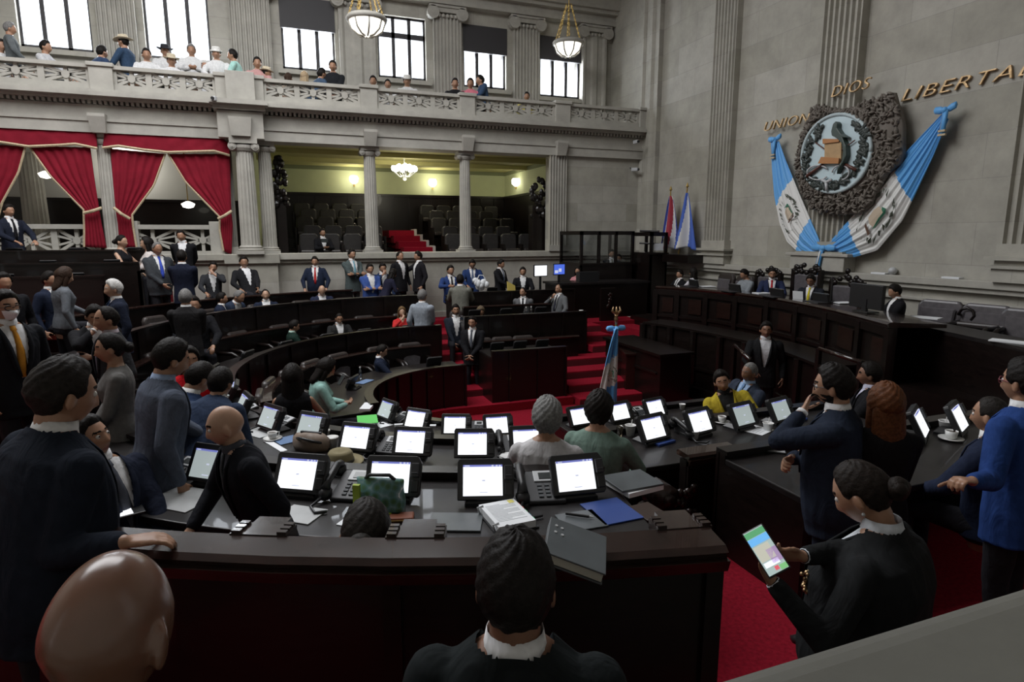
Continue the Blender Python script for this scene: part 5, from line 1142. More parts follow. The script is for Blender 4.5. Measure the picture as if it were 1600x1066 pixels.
def headpt(az, el, fem=False):
    """az 0 = front, el -90..90; local head frame: +Y front, Z up, origin between the eyes' height"""
    dx, dy, dz = math.cos(el) * math.sin(az), math.cos(el) * math.cos(az), math.sin(el)
    x, y, z = .076 * dx, .098 * dy, (.120 if dz > 0 else .114) * dz
    if dz < 0:
        t = -dz
        x *= 1 - (.30 if not fem else .36) * t ** 1.4
        if dy < 0: y *= 1 - .42 * t
        else: y *= 1 - .02 * t
    if dy < 0 and dz > -.3: y -= .006 * gs(dz - .25, .4)
    if dy > .15:
        f = min(1, (dy - .15) / .35)
        nz = 0
        if -.048 < z < .008: nz = (.008 - z) / .056
        elif -.062 < z <= -.048: nz = (z + .062) / .014
        y += f * .026 * nz * gs(x, .011 + .006 * nz)
        y -= f * .011 * gs(abs(x) - .031, .017) * gs(z - .002, .013)
        y += f * .006 * gs(z - .024, .010) * gs(x, .05)
        y += f * .007 * gs(z + .070, .007) * gs(x, .024) + f * .006 * gs(z + .084, .007) * gs(x, .02) - f * .003 * gs(z + .077, .003) * gs(x, .026)
        y += f * .010 * gs(z + .106, .014) * gs(x, .022)
        y += f * .004 * gs(z + .035, .02) * gs(abs(x) - .045, .018)
    return Vector((x, y, z))
def tor_fn(fem, heavy):
    T = [(-.20, .10, .09, 0), (-.12, .150, .112, 0), (-.04, .165, .120, 0), (.05, .158, .114, .002), (.15, .152, .106, .006), (.26, .162, .114, .006), (.37, .176, .120, 0), (.45, .184, .106, -.010), (.505, .160, .082, -.016), (.54, .088, .062, -.014), (.57, .058, .054, -.008)]
    if fem: T = [(z, rx * (.88 if .1 < z < .3 else .93 if z > .3 else 1.03), ry * (.88 if .1 < z < .3 else .95) + (.016 if .3 < z < .42 else 0), yc + (.012 if .3 < z < .42 else 0)) for z, rx, ry, yc in T]
    if heavy: T = [(z, rx * (1 + heavy * .55 * gs(z - .12, .22)), ry * (1 + heavy * .9 * gs(z - .14, .2)), yc + heavy * .03 * gs(z - .14, .2)) for z, rx, ry, yc in T]
    def f(z):
        z = max(T[0][0], min(T[-1][0] - 1e-6, z))
        for a, b in zip(T[:-1], T[1:]):
            if a[0] <= z <= b[0]:
                t = (z - a[0]) / (b[0] - a[0]); return tuple(a[k] + (b[k] - a[k]) * t for k in (1, 2, 3))
    return f
def ring(T, z, rx, ry, yc, n=20, p=2.4):
    out = []
    for i in range(n):
        a = 2 * PI * i / n; c, s = math.cos(a), math.sin(a)
        out.append(T @ Vector((rx * abs(c) ** (2 / p) * (1 if c >= 0 else -1), yc + ry * abs(s) ** (2 / p) * (1 if s >= 0 else -1), z)))
    return out
def ik(S, W, l1, l2, pole):
    d = W - S; L = d.length; mx = (l1 + l2) * .995
    if L > mx: W = S + d * (mx / L); d = W - S; L = mx
    if L < abs(l1 - l2) + .02: L = abs(l1 - l2) + .02
    a = (l1 * l1 - l2 * l2 + L * L) / (2 * L); h = math.sqrt(max(l1 * l1 - a * a, 0)); u = d.normalized()
    p = pole - u * pole.dot(u)
    if p.length < 1e-4: p = Vector((0, -1, 0))
    return S + u * a + p.normalized() * h, W
ARM = {  # wrist (x outward, y forward, z up from hips) and elbow pole, in the torso frame
    'down': ((.27, .05, -.04), (.4, -1, 0)), 'front': ((.03, .22, .03), (1, -.4, -.3)), 'crossed': ((-.10, .215, .235), (1, .1, -.6)), 'desk': ((.17, .36, .13), (1, -.2, -.7)),
    'desk2': ((.05, .33, .14), (1, -.1, -.5)), 'face': ((.035, .165, .525), (1, .5, -.8)), 'phone': ((.05, .30, .24), (1, -.2, -.8)), 'hips': ((.20, .02, .02), (1, -.6, 0)), 'mic': ((.04, .22, .47), (1, .2, -.9)),
    'lap': ((.08, .26, .0), (1, -.3, -.2)), 'point': ((.20, .42, .34), (1, -.3, -.6)), 'behind': ((.08, -.17, -.02), (1, -.5, .2)), 'rest': ((.26, .22, .02), (1, -.6, -.3))}
def hand(mb, W, d, n, side, s, curl=.5, fr=.0088, seg=6):
    """palm plus four unequal fingers and a thumb; d: wrist->fingers, n: back-of-hand normal, side: +1 thumb towards n x d"""
    d = d.normalized(); n = (n - d * n.dot(d)).normalized(); t = n.cross(d) * side
    pc = W + d * .048 * s
    mb.loft([[W + d * k * s + t * (w * math.cos(q * PI / 4)) * s + n * (h * math.sin(q * PI / 4)) * s for q in range(8)] for k, w, h in ((-.01, .024, .017), (.02, .034, .016), (.06, .041, .015), (.092, .040, .012), (.098, .03, .008))])
    for i, (o, L) in enumerate(((.030, .072), (.010, .080), (-.011, .074), (-.031, .058))):
        b = W + d * .09 * s + t * o * s; a = 0; r = fr * s
        for k, f in enumerate((.44, .32, .24)):
            a += curl * (.55, .8, .6)[k]; e = b + (d * math.cos(a) - n * math.sin(a) + t * o * .6) * L * f * s
            mb.caps(b, e, r, r * .92, seg, 2); b = e; r *= .93
    b = W + d * .025 * s + t * .028 * s; a = .75
    for L in (.042, .034, .026):
        e = b + (d * math.cos(a) + t * math.sin(a) - n * (.25 + curl * .35)) * L * s; mb.caps(b, e, fr * 1.18 * s, fr * 1.05 * s, seg, 2); b = e; a -= .28
PEOPLE = 0
def person(label, px, py, f=180, pose='stand', fz=None, Y=None, X=None, D=None, H=1.7, lean=0, side=0, twist=0, hy=0, hp_=0, hr=0, arms=('down', 'down'), top=(.02, .022, .03), vn=True, shirt=(.72, .72, .72), tie=None,
           legs=(.02, .02, .024), hair='short', hc=BLK, sk=SK_M, fem=False, heavy=0, lod=1, sleeves='long', wr=None, wl=None, hat=None, glasses=None, mask=False, beard=False, extra=None, curl=.6, seat=.46, hairm_=None, rn=None, topname=None, fit=True, ringd=None, wide=1.0):
    """head centre at photo pixel (px, py); f: facing relative to the view ray (0 away, 90 right, 180 towards us, -90 left)"""
    global PEOPLE
    if ringd:
        v_ = ray(px, py); D = None; k_ = 18.0
        while k_ > 4:
            x_, y_ = v_.x * k_, v_.y * k_; dd = abs(y_ - HC.y) if x_ > HC.x else math.hypot(x_ - HC.x, y_ - HC.y)
            if dd < ringd: break
            k_ -= .02
        D = k_
    PEOPLE += 1
    sit = pose == 'sit'; hipz = (seat + .06) if sit else .92
    # --- frames at unit height (1.72 m) -------------------------------------
    def frames(s, root):
        Tt = Matrix.Translation(Vector((0, 0, hipz * (1 if sit else s)))) @ Matrix.Scale(s, 4) @ Euler((R(-lean), R(side), R(-twist)), 'XYZ').to_matrix().to_4x4()
        nb = Tt @ Vector((0, -.004, .555)); Hr = (Euler((R(-hp_), R(hr), R(-hy)), 'XYZ').to_matrix()).to_4x4()
        Hm = Matrix.Translation(nb) @ Matrix.Scale(s, 4) @ Hr @ Matrix.Translation((0, .018, .125))
        return Tt, Hm
    def place(Hm):
        hcn = Hm.translation
        if D is not None: hw = PD(px, py, D)
        elif Y is not None: hw = PY(px, py, Y)
        elif X is not None: hw = PX(px, py, X)
        else: hw = P(px, py, fz + hcn.z)
        v = ray(px, py); az = math.atan2(v.x, v.y) + R(f); rz = -az
        off = rot2(hcn, rz)
        return hw, rz, Vector((hw.x - off.x, hw.y - off.y, hw.z - hcn.z))
    s = H / 1.72; Tt, Hm = frames(s, None); hw, rz, loc = place(Hm)
    if fz is not None and (D is not None or Y is not None or X is not None):
        want = hw.z - fz; k = (want - (hipz if sit else 0)) / max(.2, Hm.translation.z - (hipz if sit else 0)); k = max(.90, min(1.10, k)); s *= k
        Tt, Hm = frames(s, None); hw, rz, loc = place(Hm)
        if sit:
            hipz = max(.2, min(.95, hipz + loc.z - fz)); Tt, Hm = frames(s, None); hw, rz, loc = place(Hm)
    root = thing('person', label, 'person', loc, rz); iw = (Matrix.Translation(loc) @ Matrix.Rotation(rz, 4, 'Z')).inverted()
    vox = (.0062, .0105, .0165)[lod]; ns = (2, 1, 1)[lod]; seg = (12, 10, 8)[lod]
    tf = tor_fn(fem, heavy)
    sw = (.165 if fem else .197) * wide
    if wide != 1:
        tf0 = tf
        def tf(z): a = tf0(z); w_ = 1 + (wide - 1) * max(0, min(1, (.53 - z) / .06)); return (a[0] * w_, a[1] * (1 + (w_ - 1) * .7), a[2])
    # --- joints -----------------------------------------------------------------
    sh = {q: Tt @ Vector((q * sw, -.012, .462)) for q in (1, -1)}
    ua, fa = .285 * s, .255 * s; el, wrist = {}, {}
    for q, nm, tgt in ((1, arms[0], wr), (-1, arms[1], wl)):
        w, pl = ARM[nm]; W = Tt @ Vector((w[0] * q, w[1], w[2])); pole = Tt.to_3x3() @ Vector((pl[0] * q, pl[1], pl[2]))
        if tgt is not None: W = iw @ Vector(tgt); pole = Vector((q * .5, -.2, -1))
        el[q], wrist[q] = ik(sh[q], W, ua, fa, pole)
    hipc = Tt.translation; ank, knee = {}, {}
    for q in (1, -1):
        hpj = Tt.translation + Vector((q * .088 * s, 0, -.02 * s))
        if sit: knee[q] = hpj + Vector((q * .05, .43 * s, .01)); ank[q] = Vector((knee[q].x, knee[q].y - .02, max(.08, hipz - .56)))
        else: ank[q] = Vector((q * .10 * s, -.02 + (.05 * q if lod else .03 * q), .09)); knee[q] = (hpj + ank[q]) / 2 + Vector((0, .03, .02))
        if sit and seat < .3: ank[q].z = .08
    # --- body: one continuous skin surface ----------------------------------------
    B = MB(); na, ne = ((44, 34), (28, 22), (20, 16))[lod]
    B.loft([[Hm @ headpt(2 * PI * j / na, max(-1.5, min(1.5, -PI / 2 + PI * i / ne)), fem) for j in range(na)] for i in range(ne + 1)])
    for q in (1, -1): B.ball(Hm @ Vector((q * .082, -.006, -.014)), (.011 * s, .020 * s, .034 * s), 8, 6, Hm.to_3x3().normalized() @ Euler((R(-12), 0, R(q * 22))).to_matrix())
    B.caps(Tt @ Vector((0, -.018, .49)), Hm @ Vector((0, -.026, -.075)), .064 * s * (.86 if fem else 1), .060 * s * (.86 if fem else 1), seg + 2)
    zs = [-.2 + .77 * i / 12 for i in range(13)]
    B.loft([ring(Tt, z, tf(z)[0] * .95, tf(z)[1] * .95, tf(z)[2], 16) for z in zs])
    fm = .84 if fem else 1
    for q in (1, -1):
        B.caps(sh[q] + Tt.to_3x3() @ Vector((-q * .012, 0, -.01)), el[q], (.050 if sleeves == 'none' else .045) * s * fm, .040 * s * fm, seg); B.caps(el[q], wrist[q], .038 * s * fm, .027 * s * fm, seg)
        hd = (wrist[q] - el[q]).normalized(); nm = arms[0] if q == 1 else arms[1]
        if nm in ('desk', 'desk2', 'rest') : n = Vector((0, 0, 1)); hd = (hd + Vector((0, .25, 0))).normalized()
        elif nm in ('face', 'mic'): n = Tt.to_3x3() @ Vector((q * .3, 1, .1)); hd = (hd + Tt.to_3x3() @ Vector((-q * .25, .0, .7))).normalized()
        elif nm == 'phone': n = Tt.to_3x3() @ Vector((q * .7, .2, -.7)); hd = (hd + Vector((-q * .2, .3, .2))).normalized()
        elif nm == 'crossed': n = Tt.to_3x3() @ Vector((0, 1, .2))
        else: n = Tt.to_3x3() @ Vector((q, .25, .05))
        if rn and rn.get(q): hd = (iw.to_3x3() @ Vector(rn[q][0])).normalized(); n = iw.to_3x3() @ Vector(rn[q][1])
        hand(B, wrist[q], hd, n, 1 if (n.cross(hd)).dot(Tt.to_3x3() @ Vector((-q, .35, .25))) > 0 else -1, s * (.92 if fem else 1), curl, .0092 if lod < 2 else .011, (7, 6, 5)[lod])
        hpj = Tt.translation + Vector((q * .088 * s, 0, -.02 * s))
        B.caps(hpj, knee[q], .078 * s, .052 * s, seg); B.caps(knee[q], ank[q], .052 * s, .036 * s, seg)
        B.caps(ank[q] + Vector((0, -.03, -.055)), ank[q] + Vector((q * .01, .11, -.062)), .028, .02, 8)
    mats = [skin(sk), M_LIP, hairm(hc)]
    body = B.obj('body', mats, root, True)
    Hi = Hm.inverted(); ctx = (Tt.inverted(), Hi)
    def post_body(me):
        if lod == 2 and not beard: return
        for p in me.polygons:
            h = Hi @ p.center
            if .05 < h.y < .125 and h.z > -.13 and abs(h.x) < .09:
                if gs((h.z + .077) / .011, 1) * gs(h.x / .025, 1) > .42: p.material_index = 1
                elif abs(h.z - .027 + .12 * abs(abs(h.x) - .03) ** 1.2) < .0055 and .012 < abs(h.x) < .05: p.material_index = 2
            if beard and -.135 < h.z < -.04 and -.01 < h.y < .118 and abs(h.x) < .08 and not (abs(h.x) < .021 and -.088 < h.z < -.066 and h.y > .06):
                if abs(h.z + .058) < .010 and abs(h.x) < .034 and h.y > .06: p.material_index = 2
                elif h.z < -.09 + .022 * (abs(h.x) > .03) + .03 * (abs(h.x) > .05): p.material_index = 2
    JOBS.append((body, vox, ns, post_body))
    if lod == 0:
        for q in (1, -1):
            c = Hm @ Vector((q * .031, .079, .0)); e = MB().ball(c, .0125 * s, 12, 8).obj('eye', M_EYEW, root, True)
            MB().ball(Hm @ Vector((q * .031, .0885, .0)), .0055 * s, 10, 6).obj('iris', M_IRIS, e, True)
    # --- clothes -------------------------------------------------------------------
    mt = cloth(top); J = MB(); infl = .018 if vn else .011
    hem = (-.19 if not sit else -.10) if vn else (-.06)
    ztop = .578 if vn else .552
    n = 14; zz = [hem + (ztop - hem) * i / n for i in range(n + 1)]
    rr = []
    for z in zz:
        a = tf(z); fl = .016 * max(0, -z / .19) if vn else 0
        w = max(a[0], .160 if z < .05 else 0); k = infl if z < .5 else infl * (.8 if vn else .55)
        rr.append(ring(Tt, z, w + k + fl, max(a[1], .108 if z < .05 else 0) + k + fl, a[2], 18, 2.5))
    J.loft(rr)
    for q in (1, -1):
        if sleeves != 'none':
            J.caps(Tt @ Vector((q * (sw - .006), -.012, .452)), el[q], .070 * s * fm + .003, .056 * s * fm + .002, seg + 2)
            if sleeves == 'long':
                J.caps(el[q], el[q].lerp(wrist[q], .90), .056 * s * fm + .002, .042 * s * fm, seg + 2)
    jn = topname or ('jacket' if vn else 'shirt')
    jacket = J.obj(jn, [mt], root, True); Ti = Tt.inverted()
    def post_j(me):
        bm = bmesh.new(); bm.from_mesh(me); kill = []
        for fa_ in bm.faces:
            c = Ti @ fa_.calc_center_median()
            if c.z > (.562 if vn else .545) and (fa_.normal.dot(Tt.to_3x3() @ Vector((0, 0, 1))) > .4 * s or c.x ** 2 + (c.y + .01) ** 2 < .05 ** 2): kill.append(fa_)
            elif vn and c.y > .02 and .13 < c.z <= .6 and abs(c.x) < .012 + .075 * ((c.z - .13) / .4) ** .9: kill.append(fa_)
            elif not vn and fem and c.y > .02 and c.z > .44 and abs(c.x) < .075 * ((c.z - .44) / .1): kill.append(fa_)
        bmesh.ops.delete(bm, geom=kill, context='FACES'); bm.to_mesh(me); bm.free()
    JOBS.append((jacket, max(vox, .009), 3 if lod == 0 else 2, post_j))
    if vn:
        Sx = MB(); Sx.loft([ring(Tt, z, tf(z)[0] + .004, tf(z)[1] + .005, tf(z)[2], 18, 2.5) for z in [.04 + .50 * i / 10 for i in range(11)]], True, False)
        Sx.loft([ring(Tt, z, a, a * .96, y, 18, 2) for z, a, y in ((.52, .074, -.014), (.545, .068, -.012), (.588, .0655, -.008), (.592, .067, -.008), (.56, .073, -.012), (.54, .078, -.013))], False, False)
        if shirt: Sx.obj('shirt', cloth(shirt, .7), root, True)
        fr = lambda z: tf(z)[1] + tf(z)[2] + .005
        # lapels
        if lod < 2:
            Lp = MB()
            for q in (1, -1):
                pts = []
                for i in range(8):
                    z = .14 + .40 * i / 7; xi = .012 + .075 * ((z - .13) / .4) ** .9; wd = .038 * math.sin(PI * min(1, (i + .7) / 7.5)) + .008
                    pts.append((z, xi - .004, xi + wd))
                def sy(x, z):
                    a = tf(z); u = min(.98, abs(x) / (a[0] + infl)); return a[2] + (a[1] + infl) * (1 - u ** 2.5) ** (1 / 2.5) + .006
                Lp.loft([[Tt @ Vector((q * x, sy(x, z) + d, z)) for x, d in ((a, 0), ((a + b) / 2, .007), (b, .002), ((a + b) / 2, -.006))] for z, a, b in pts])
            Lp.obj('lapel', mt, root, True)
        if tie:
            T2_ = MB(); T2_.loft([[Tt @ Vector((x * w, fr(z) + d, z)) for x, d in ((-1, .004), (-.3, .012), (.3, .012), (1, .004), (0, .0))] for z, w in ((.13, .040), (.22, .036), (.34, .029), (.46, .019), (.495, .016), (.50, .024), (.535, .020))])
            T2_.obj('tie', cloth(tie, .55), root, True)
        if lod < 2:
            for q in (1, -1):
                if shirt: MB().cyl(el[q].lerp(wrist[q], .90), el[q].lerp(wrist[q], .985), .034 * s * fm, .032 * s * fm, 12).obj('cuff', cloth(shirt, .7), root, True)
    # trousers
    Tr = MB(); Tr.loft([ring(Tt, z, max(tf(z)[0], .15) + .008, max(tf(z)[1], .1) + .008, tf(z)[2], 16) for z in (-.13, -.08, 0, .06)])
    for q in (1, -1):
        hpj = Tt.translation + Vector((q * .088 * s, 0, -.03 * s)); Tr.caps(hpj, knee[q], .092 * s, .066 * s, seg); Tr.caps(knee[q], ank[q] + Vector((0, 0, .0)), .064 * s, .052 * s, seg)
    o = Tr.obj('trousers', cloth(legs), root, True); JOBS.append((o, max(.014, vox), 2, None))
    for q in (1, -1): MB().loft([[ank[q] + Vector((q * .012 * k + w * math.cos(a), y + l * math.sin(a), z)) for a in [2 * PI * i / 12 for i in range(12)]] for z, w, l, y, k in ((-.09, .048, .135, .055, 1), (-.065, .05, .138, .055, 1), (-.04, .043, .11, .04, 1), (-.0, .042, .055, -.015, 0))]).obj('shoe', M_BLACK, root, True)
    # --- hair --------------------------------------------------------------------------
    hm = hairm(hc)
    if hair != 'bald':
        lines = {'short': [(0, .074), (38, .072), (58, .050), (70, .0), (84, -.012), (96, .004), (108, -.045), (135, -.075), (180, -.082)],
                 'recede': [(0, .100), (28, .100), (48, .085), (62, .04), (74, -.005), (96, .0), (108, -.045), (135, -.072), (180, -.08)],
                 'rim': [(0, .13), (60, .13), (72, .05), (84, .02), (96, .012), (108, -.04), (135, -.07), (180, -.078)],
                 'buzz': [(0, .080), (38, .078), (58, .052), (70, .0), (96, .004), (108, -.04), (135, -.07), (180, -.078)],
                 'long': [(0, .080), (30, .074), (52, .045), (66, -.02), (80, -.075), (100, -.10), (180, -.10)],
                 'crop': [(0, .074), (38, .072), (58, .045), (70, -.01), (84, -.03), (96, -.03), (108, -.07), (135, -.105), (180, -.112)],
                 'pulled': [(0, .078), (38, .074), (58, .045), (72, .0), (96, .006), (108, -.04), (135, -.07), (180, -.07)]}
        key = {'bun': 'pulled', 'bob': 'long'}.get(hair, hair); ln = lines[key]
        th = {'short': .017, 'recede': .012, 'rim': .008, 'buzz': .006, 'long': .024, 'pulled': .012, 'crop': .024}[key]
        def hz(a):
            a = abs(math.degrees(a)); a = min(a, 360 - a)
            for p, q in zip(ln[:-1], ln[1:]):
                if p[0] <= a <= q[0]: return p[1] + (q[1] - p[1]) * (a - p[0]) / (q[0] - p[0])
            return ln[-1][1]
        Hb = MB(); ga, ge = ((72, 44), (44, 28), (28, 20))[lod]; r2 = random.Random(int(px * 7 + py)); ph_ = r2.random() * 6
        vs, ok = [], []
        for i in range(ge + 1):
            e = -PI / 2 * .8 + (PI / 2 * 1.8) * i / ge; e = min(e, 1.52)
            for j in range(ga):
                a = 2 * PI * j / ga - PI; p = headpt(a, e, fem); m = (p.z - hz(a)) / .022; m = max(-1, min(1, m))
                wv = 1 + .22 * math.sin(a * 9 + e * 7 + ph_) * math.sin(e * 11 + a * 3)
                t = (-.004 + (th * wv + .004) * max(0, m) ** .6) if m > 0 else -.006
                if key == 'short': t += .006 * max(0, m) * max(0, p.z / .12)
                d = Vector((p.x, p.y, p.z * .9)).normalized(); vs.append(Hm @ (p + d * t)); ok.append(m > -.45)
        fs = []
        for i in range(ge):
            for j in range(ga):
                k = (j + 1) % ga; q = (i * ga + j, i * ga + k, (i + 1) * ga + k, (i + 1) * ga + j)
                if all(ok[z] for z in q): fs.append(q)
        top_ = [ge * ga + j for j in range(ga)]
        if all(ok[z] for z in top_): fs.append(tuple(top_))
        Hb.add(vs, fs)
        if hair in ('long', 'bob'):
            L = .30 if hair == 'long' else .13
            for q in range(5):
                Hb.loft([[Hm @ Vector((rx * math.cos(b) * (1 + .04 * math.sin(b * 6 + q)), cy + ry * math.sin(b), z)) for b in [2 * PI * i / 16 for i in range(16)]] for z, rx, ry, cy in ((.05, .080, .07, -.035), (-.03, .092, .062, -.05), (-.09, .097, .05, -.062), (-.09 - L * .5, .1, .042, -.085), (-.09 - L * .85, .088, .035, -.092), (-.09 - L, .05, .02, -.095))]) if q == 0 else None
            for q in (1, -1): Hb.loft([[Hm @ Vector((q * x + .018 * math.cos(b), y + .032 * math.sin(b), z)) for b in [2 * PI * i / 10 for i in range(10)]] for z, x, y in ((.05, .068, .01), (-.02, .084, .0), (-.1, .088, -.01), (-.09 - L * .55, .085, -.02), (-.09 - L * .8, .08, -.03))])
        if hair == 'bun':
            Hb.ball(Hm @ Vector((0, -.125, .0)), (.045 * s, .04 * s, .045 * s), 14, 10)
            for i in range(3): Hb.ball(Hm @ Vector((.02 * (i - 1), -.135, .01 * (i % 2))), .03 * s, 10, 8)
        Hb.obj('hair', hm, root, True)
    if mask:
        MB().grid(lambda u, v: Hm @ (headpt(-1.05 + 2.1 * u, math.radians(-58 + 48 * v)) + Vector((0, .008 + .016 * math.sin(u * PI) * math.sin(v * PI), 0))), 14, 8).obj('face_mask', M_PAPER, root, True)
    if glasses:
        G = MB()
        for q in (1, -1):
            G.tube([Hm @ Vector((q * .032 + .024 * math.cos(a), .096 - .006 * abs(math.cos(a)), -.001 + .019 * math.sin(a))) for a in [2 * PI * i / 14 for i in range(15)]], .0026 * s if lod == 0 else .004, 6)
            G.tube([Hm @ Vector((q * .056, .092, .004)), Hm @ Vector((q * .08, .03, .004)), Hm @ Vector((q * .083, -.02, -.002))], .0022 * s, 6)
        G.tube([Hm @ Vector((-.009, .1, .002)), Hm @ Vector((0, .103, .006)), Hm @ Vector((.009, .1, .002))], .0026 * s, 6); G.obj('glasses', M_BLACK if glasses is True else glasses, root, True)
    if hat:
        c, br = hat; Hh = MB(); A = Hm @ Matrix.Translation((0, -.01, .045)) @ Matrix.Rotation(R(-6), 4, 'X')
        rings_ = [(.088, .0), (br, -.012), (br + .004, -.004), (.092, .012), (.09, .06), (.078, .095), (.05, .088), (.01, .082)]
        Hh.loft([[A @ Vector((r * math.cos(b) * (.95), r * math.sin(b) * 1.12, z + (.03 * abs(math.cos(b)) ** 2 * (r > .12)))) for b in [2 * PI * i / 22 for i in range(22)]] for r, z in rings_])
        Hh.obj('hat', cloth(c), root, True)
    if extra: extra(root, Tt, Hm, wrist, s)
    return root
def run_jobs():
    for o, vox, ns, post in JOBS:
        m = o.modifiers.new('r', 'REMESH'); m.mode = 'VOXEL'; m.voxel_size = vox; m.use_smooth_shade = True
        m = o.modifiers.new('s', 'SMOOTH'); m.factor = .5; m.iterations = ns
    bpy.context.view_layer.update(); dg = bpy.context.evaluated_depsgraph_get()
    new = []
    for o, vox, ns, post in JOBS: new.append(bpy.data.meshes.new_from_object(o.evaluated_get(dg)))
    for (o, vox, ns, post), me in zip(JOBS, new):
        o.modifiers.clear(); old = o.data; mats = list(old.materials); o.data = me; me.materials.clear()
        for m in mats: me.materials.append(m)
        me.polygons.foreach_set('material_index', [0] * len(me.polygons)); me.polygons.foreach_set('use_smooth', [True] * len(me.polygons))
        if post: post(me)
        bpy.data.meshes.remove(old)
NAVY, DARK, CHAR, GREYS, BLUES = (.014, .019, .036), (.012, .012, .014), (.03, .031, .035), (.13, .135, .145), (.02, .045, .14)
WHT_S = (.70, .70, .71)
# ---- close to the camera ------------------------------------------------
person('big standing man in dark navy suit with one hand on the bench back', 101, 616, 68, fz=.95, D=2.2, H=1.8, lean=12, hp_=8, hy=6, arms=('rest', 'down'), wr=P(192, 848, 2.12), rn={1: ((.75, .25, -.12), (0, -.1, 1))}, top=(.014, .018, .028), sk=SK_M, hair='short', hc=(.018, .015, .013), lod=0, heavy=.5, curl=.45, wide=1.1)
person('seated young man with grey tie looking up at the big man', 143, 684, 150, 'sit', fz=.75, D=3.55, lean=-14, hp_=-16, hy=-14, hr=6, arms=('desk', 'lap'), top=(.016, .02, .036), tie=(.075, .08, .10), shirt=WHT_S, lod=0, curl=.7)
person('bald man in dark suit bending to the left over the desk', 352, 666, -112, fz=.75, D=3.15, lean=17, twist=8, hp_=6, hy=22, arms=('desk', 'down'), top=(.013, .014, .018), tie=(.05, .055, .06), shirt=(.06, .065, .08), sk=SK_L, hair='bald', lod=0)
person('man in grey blue suit standing in profile left of the bald man', 268, 562, 72, fz=.62, D=4.05, lean=10, hp_=16, arms=('down', 'desk'), top=(.085, .10, .135), shirt=(.28, .36, .52), lod=1, legs=(.085, .10, .135))
person('man in navy jacket seen from behind bending over the desk', 345, 600, 34, fz=.6, D=4.7, lean=42, hp_=14, arms=('desk', 'desk'), top=(.028, .042, .078), lod=1)
person('woman in bright red top seated beyond the bending men', 296, 562, 170, 'sit', fz=.72, D=6.0, arms=('desk', 'desk2'), top=(.55, .012, .02), vn=False, fem=True, hair='bob', lod=1)
person('dark haired seated man between the red top and the navy jacket', 312, 592, 60, 'sit', fz=.55, D=5.2, lean=20, hp_=30, arms=('desk', 'desk'), top=(.02, .035, .08), lod=1)
person('woman in grey checked jacket standing in profile facing left', 172, 545, -88, fz=.6, D=4.9, lean=2, arms=('front', 'front'), top=(.14, .135, .13), vn=False, fem=True, hair='bun', lod=1, topname='jacket')
person('smiling man in charcoal suit behind the woman in grey jacket', 166, 500, -105, fz=.75, D=5.7, arms=('down', 'down'), top=(.035, .036, .04), shirt=(.42, .36, .40), tie=(.14, .11, .15), hair='recede', lod=1)
person('dark haired man resting his chin on his hand behind the smiling man', 148, 494, 170, fz=.8, D=6.4, arms=('face', 'crossed'), top=DARK, lod=1, hp_=20)
person('man with white face mask and orange tie at the left edge', 9, 480, 152, fz=.95, D=4.8, arms=('down', 'down'), top=(.012, .013, .016), tie=(.50, .22, .03), shirt=WHT_S, mask=True, glasses=True, lod=1)
person('woman in grey cardigan standing among the left benches', 101, 432, 72, fz=.95, D=8.6, lean=4, hp_=12, arms=('down', 'desk'), top=(.12, .13, .145), vn=False, fem=True, hair='bob', hc=BRN, sk=SK_L, lod=1, topname='cardigan')
person('white haired man in navy suit standing and facing left', 177, 452, -98, fz=.85, D=8.0, arms=('desk', 'down'), top=(.014, .018, .032), tie=(.03, .05, .12), hair='short', hc=WHT, sk=SK_L, lod=1)
person('seated man partly hidden behind the woman in grey cardigan', 78, 438, 130, 'sit', fz=1.2, D=9.4, top=NAVY, lod=2)
person('seated man with dark suit at the left edge above the mask', 6, 442, 160, 'sit', fz=1.25, D=8.2, top=DARK, lod=2)
person('standing man with bright blue tie and dark suit by the bench end', 246, 389, 160, fz=1.2, Y=13.5, hp_=14, heavy=.5, arms=('front', 'down'), top=(.05, .055, .062), tie=(.05, .09, .50), hc=GRY, hair='recede', sk=SK_M, lod=2)
person('standing person in black blazer with white top before the balustrade', 283, 369, 190, fz=1.5, Y=14.9, arms=('behind', 'behind'), top=DARK, shirt=WHT_S, hr=8, lod=2)
person('man in dark navy suit seen from behind talking to the blue tie man', 284, 402, 15, fz=1.1, Y=13.0, arms=('front', 'front'), top=(.013, .016, .030), lod=2)
person('woman in black sleeveless top seated at the highest bench', 190, 378, 120, 'sit', fz=1.63, Y=14.55, arms=('desk', 'desk'), top=DARK, vn=False, sleeves='none', fem=True, hair='bun', sk=SK_L, lod=2)
person('woman with long black hair facing left at the highest bench', 229, 381, -95, 'sit', fz=1.63, Y=14.6, arms=('desk', 'desk'), top=(.55, .50, .48), vn=False, fem=True, hair='long', sk=SK_L, lod=2)
person('man in dark suit standing alone at the top left bench', 14, 330, 150, fz=1.87, Y=15.3, arms=('desk', 'desk'), top=(.015, .018, .03), tie=DARK, lod=2)
person('seated man with a hand on his cheek below the stone pier', 333, 418, 180, 'sit', fz=1.25, Y=14.95, hr=-10, arms=('desk', 'face'), top=CHAR, lod=2)
person('man reclining in a dark jacket with lanyard below the big pier', 381, 410, 160, 'sit', fz=1.3, Y=15.2, lean=-24, hy=10, arms=('rest', 'lap'), top=(.015, .015, .017), shirt=WHT_S, lod=2)
person('grey haired man in long dark coat seen from behind', 290, 466, 8, fz=.6, D=9.0, arms=('front', 'front'), top=(.022, .021, .022), hc=GRY, lod=1)
person('seated person facing us beside the dark coat', 303, 477, 175, 'sit', fz=.75, D=9.5, arms=('desk', 'desk'), top=DARK, lod=2)
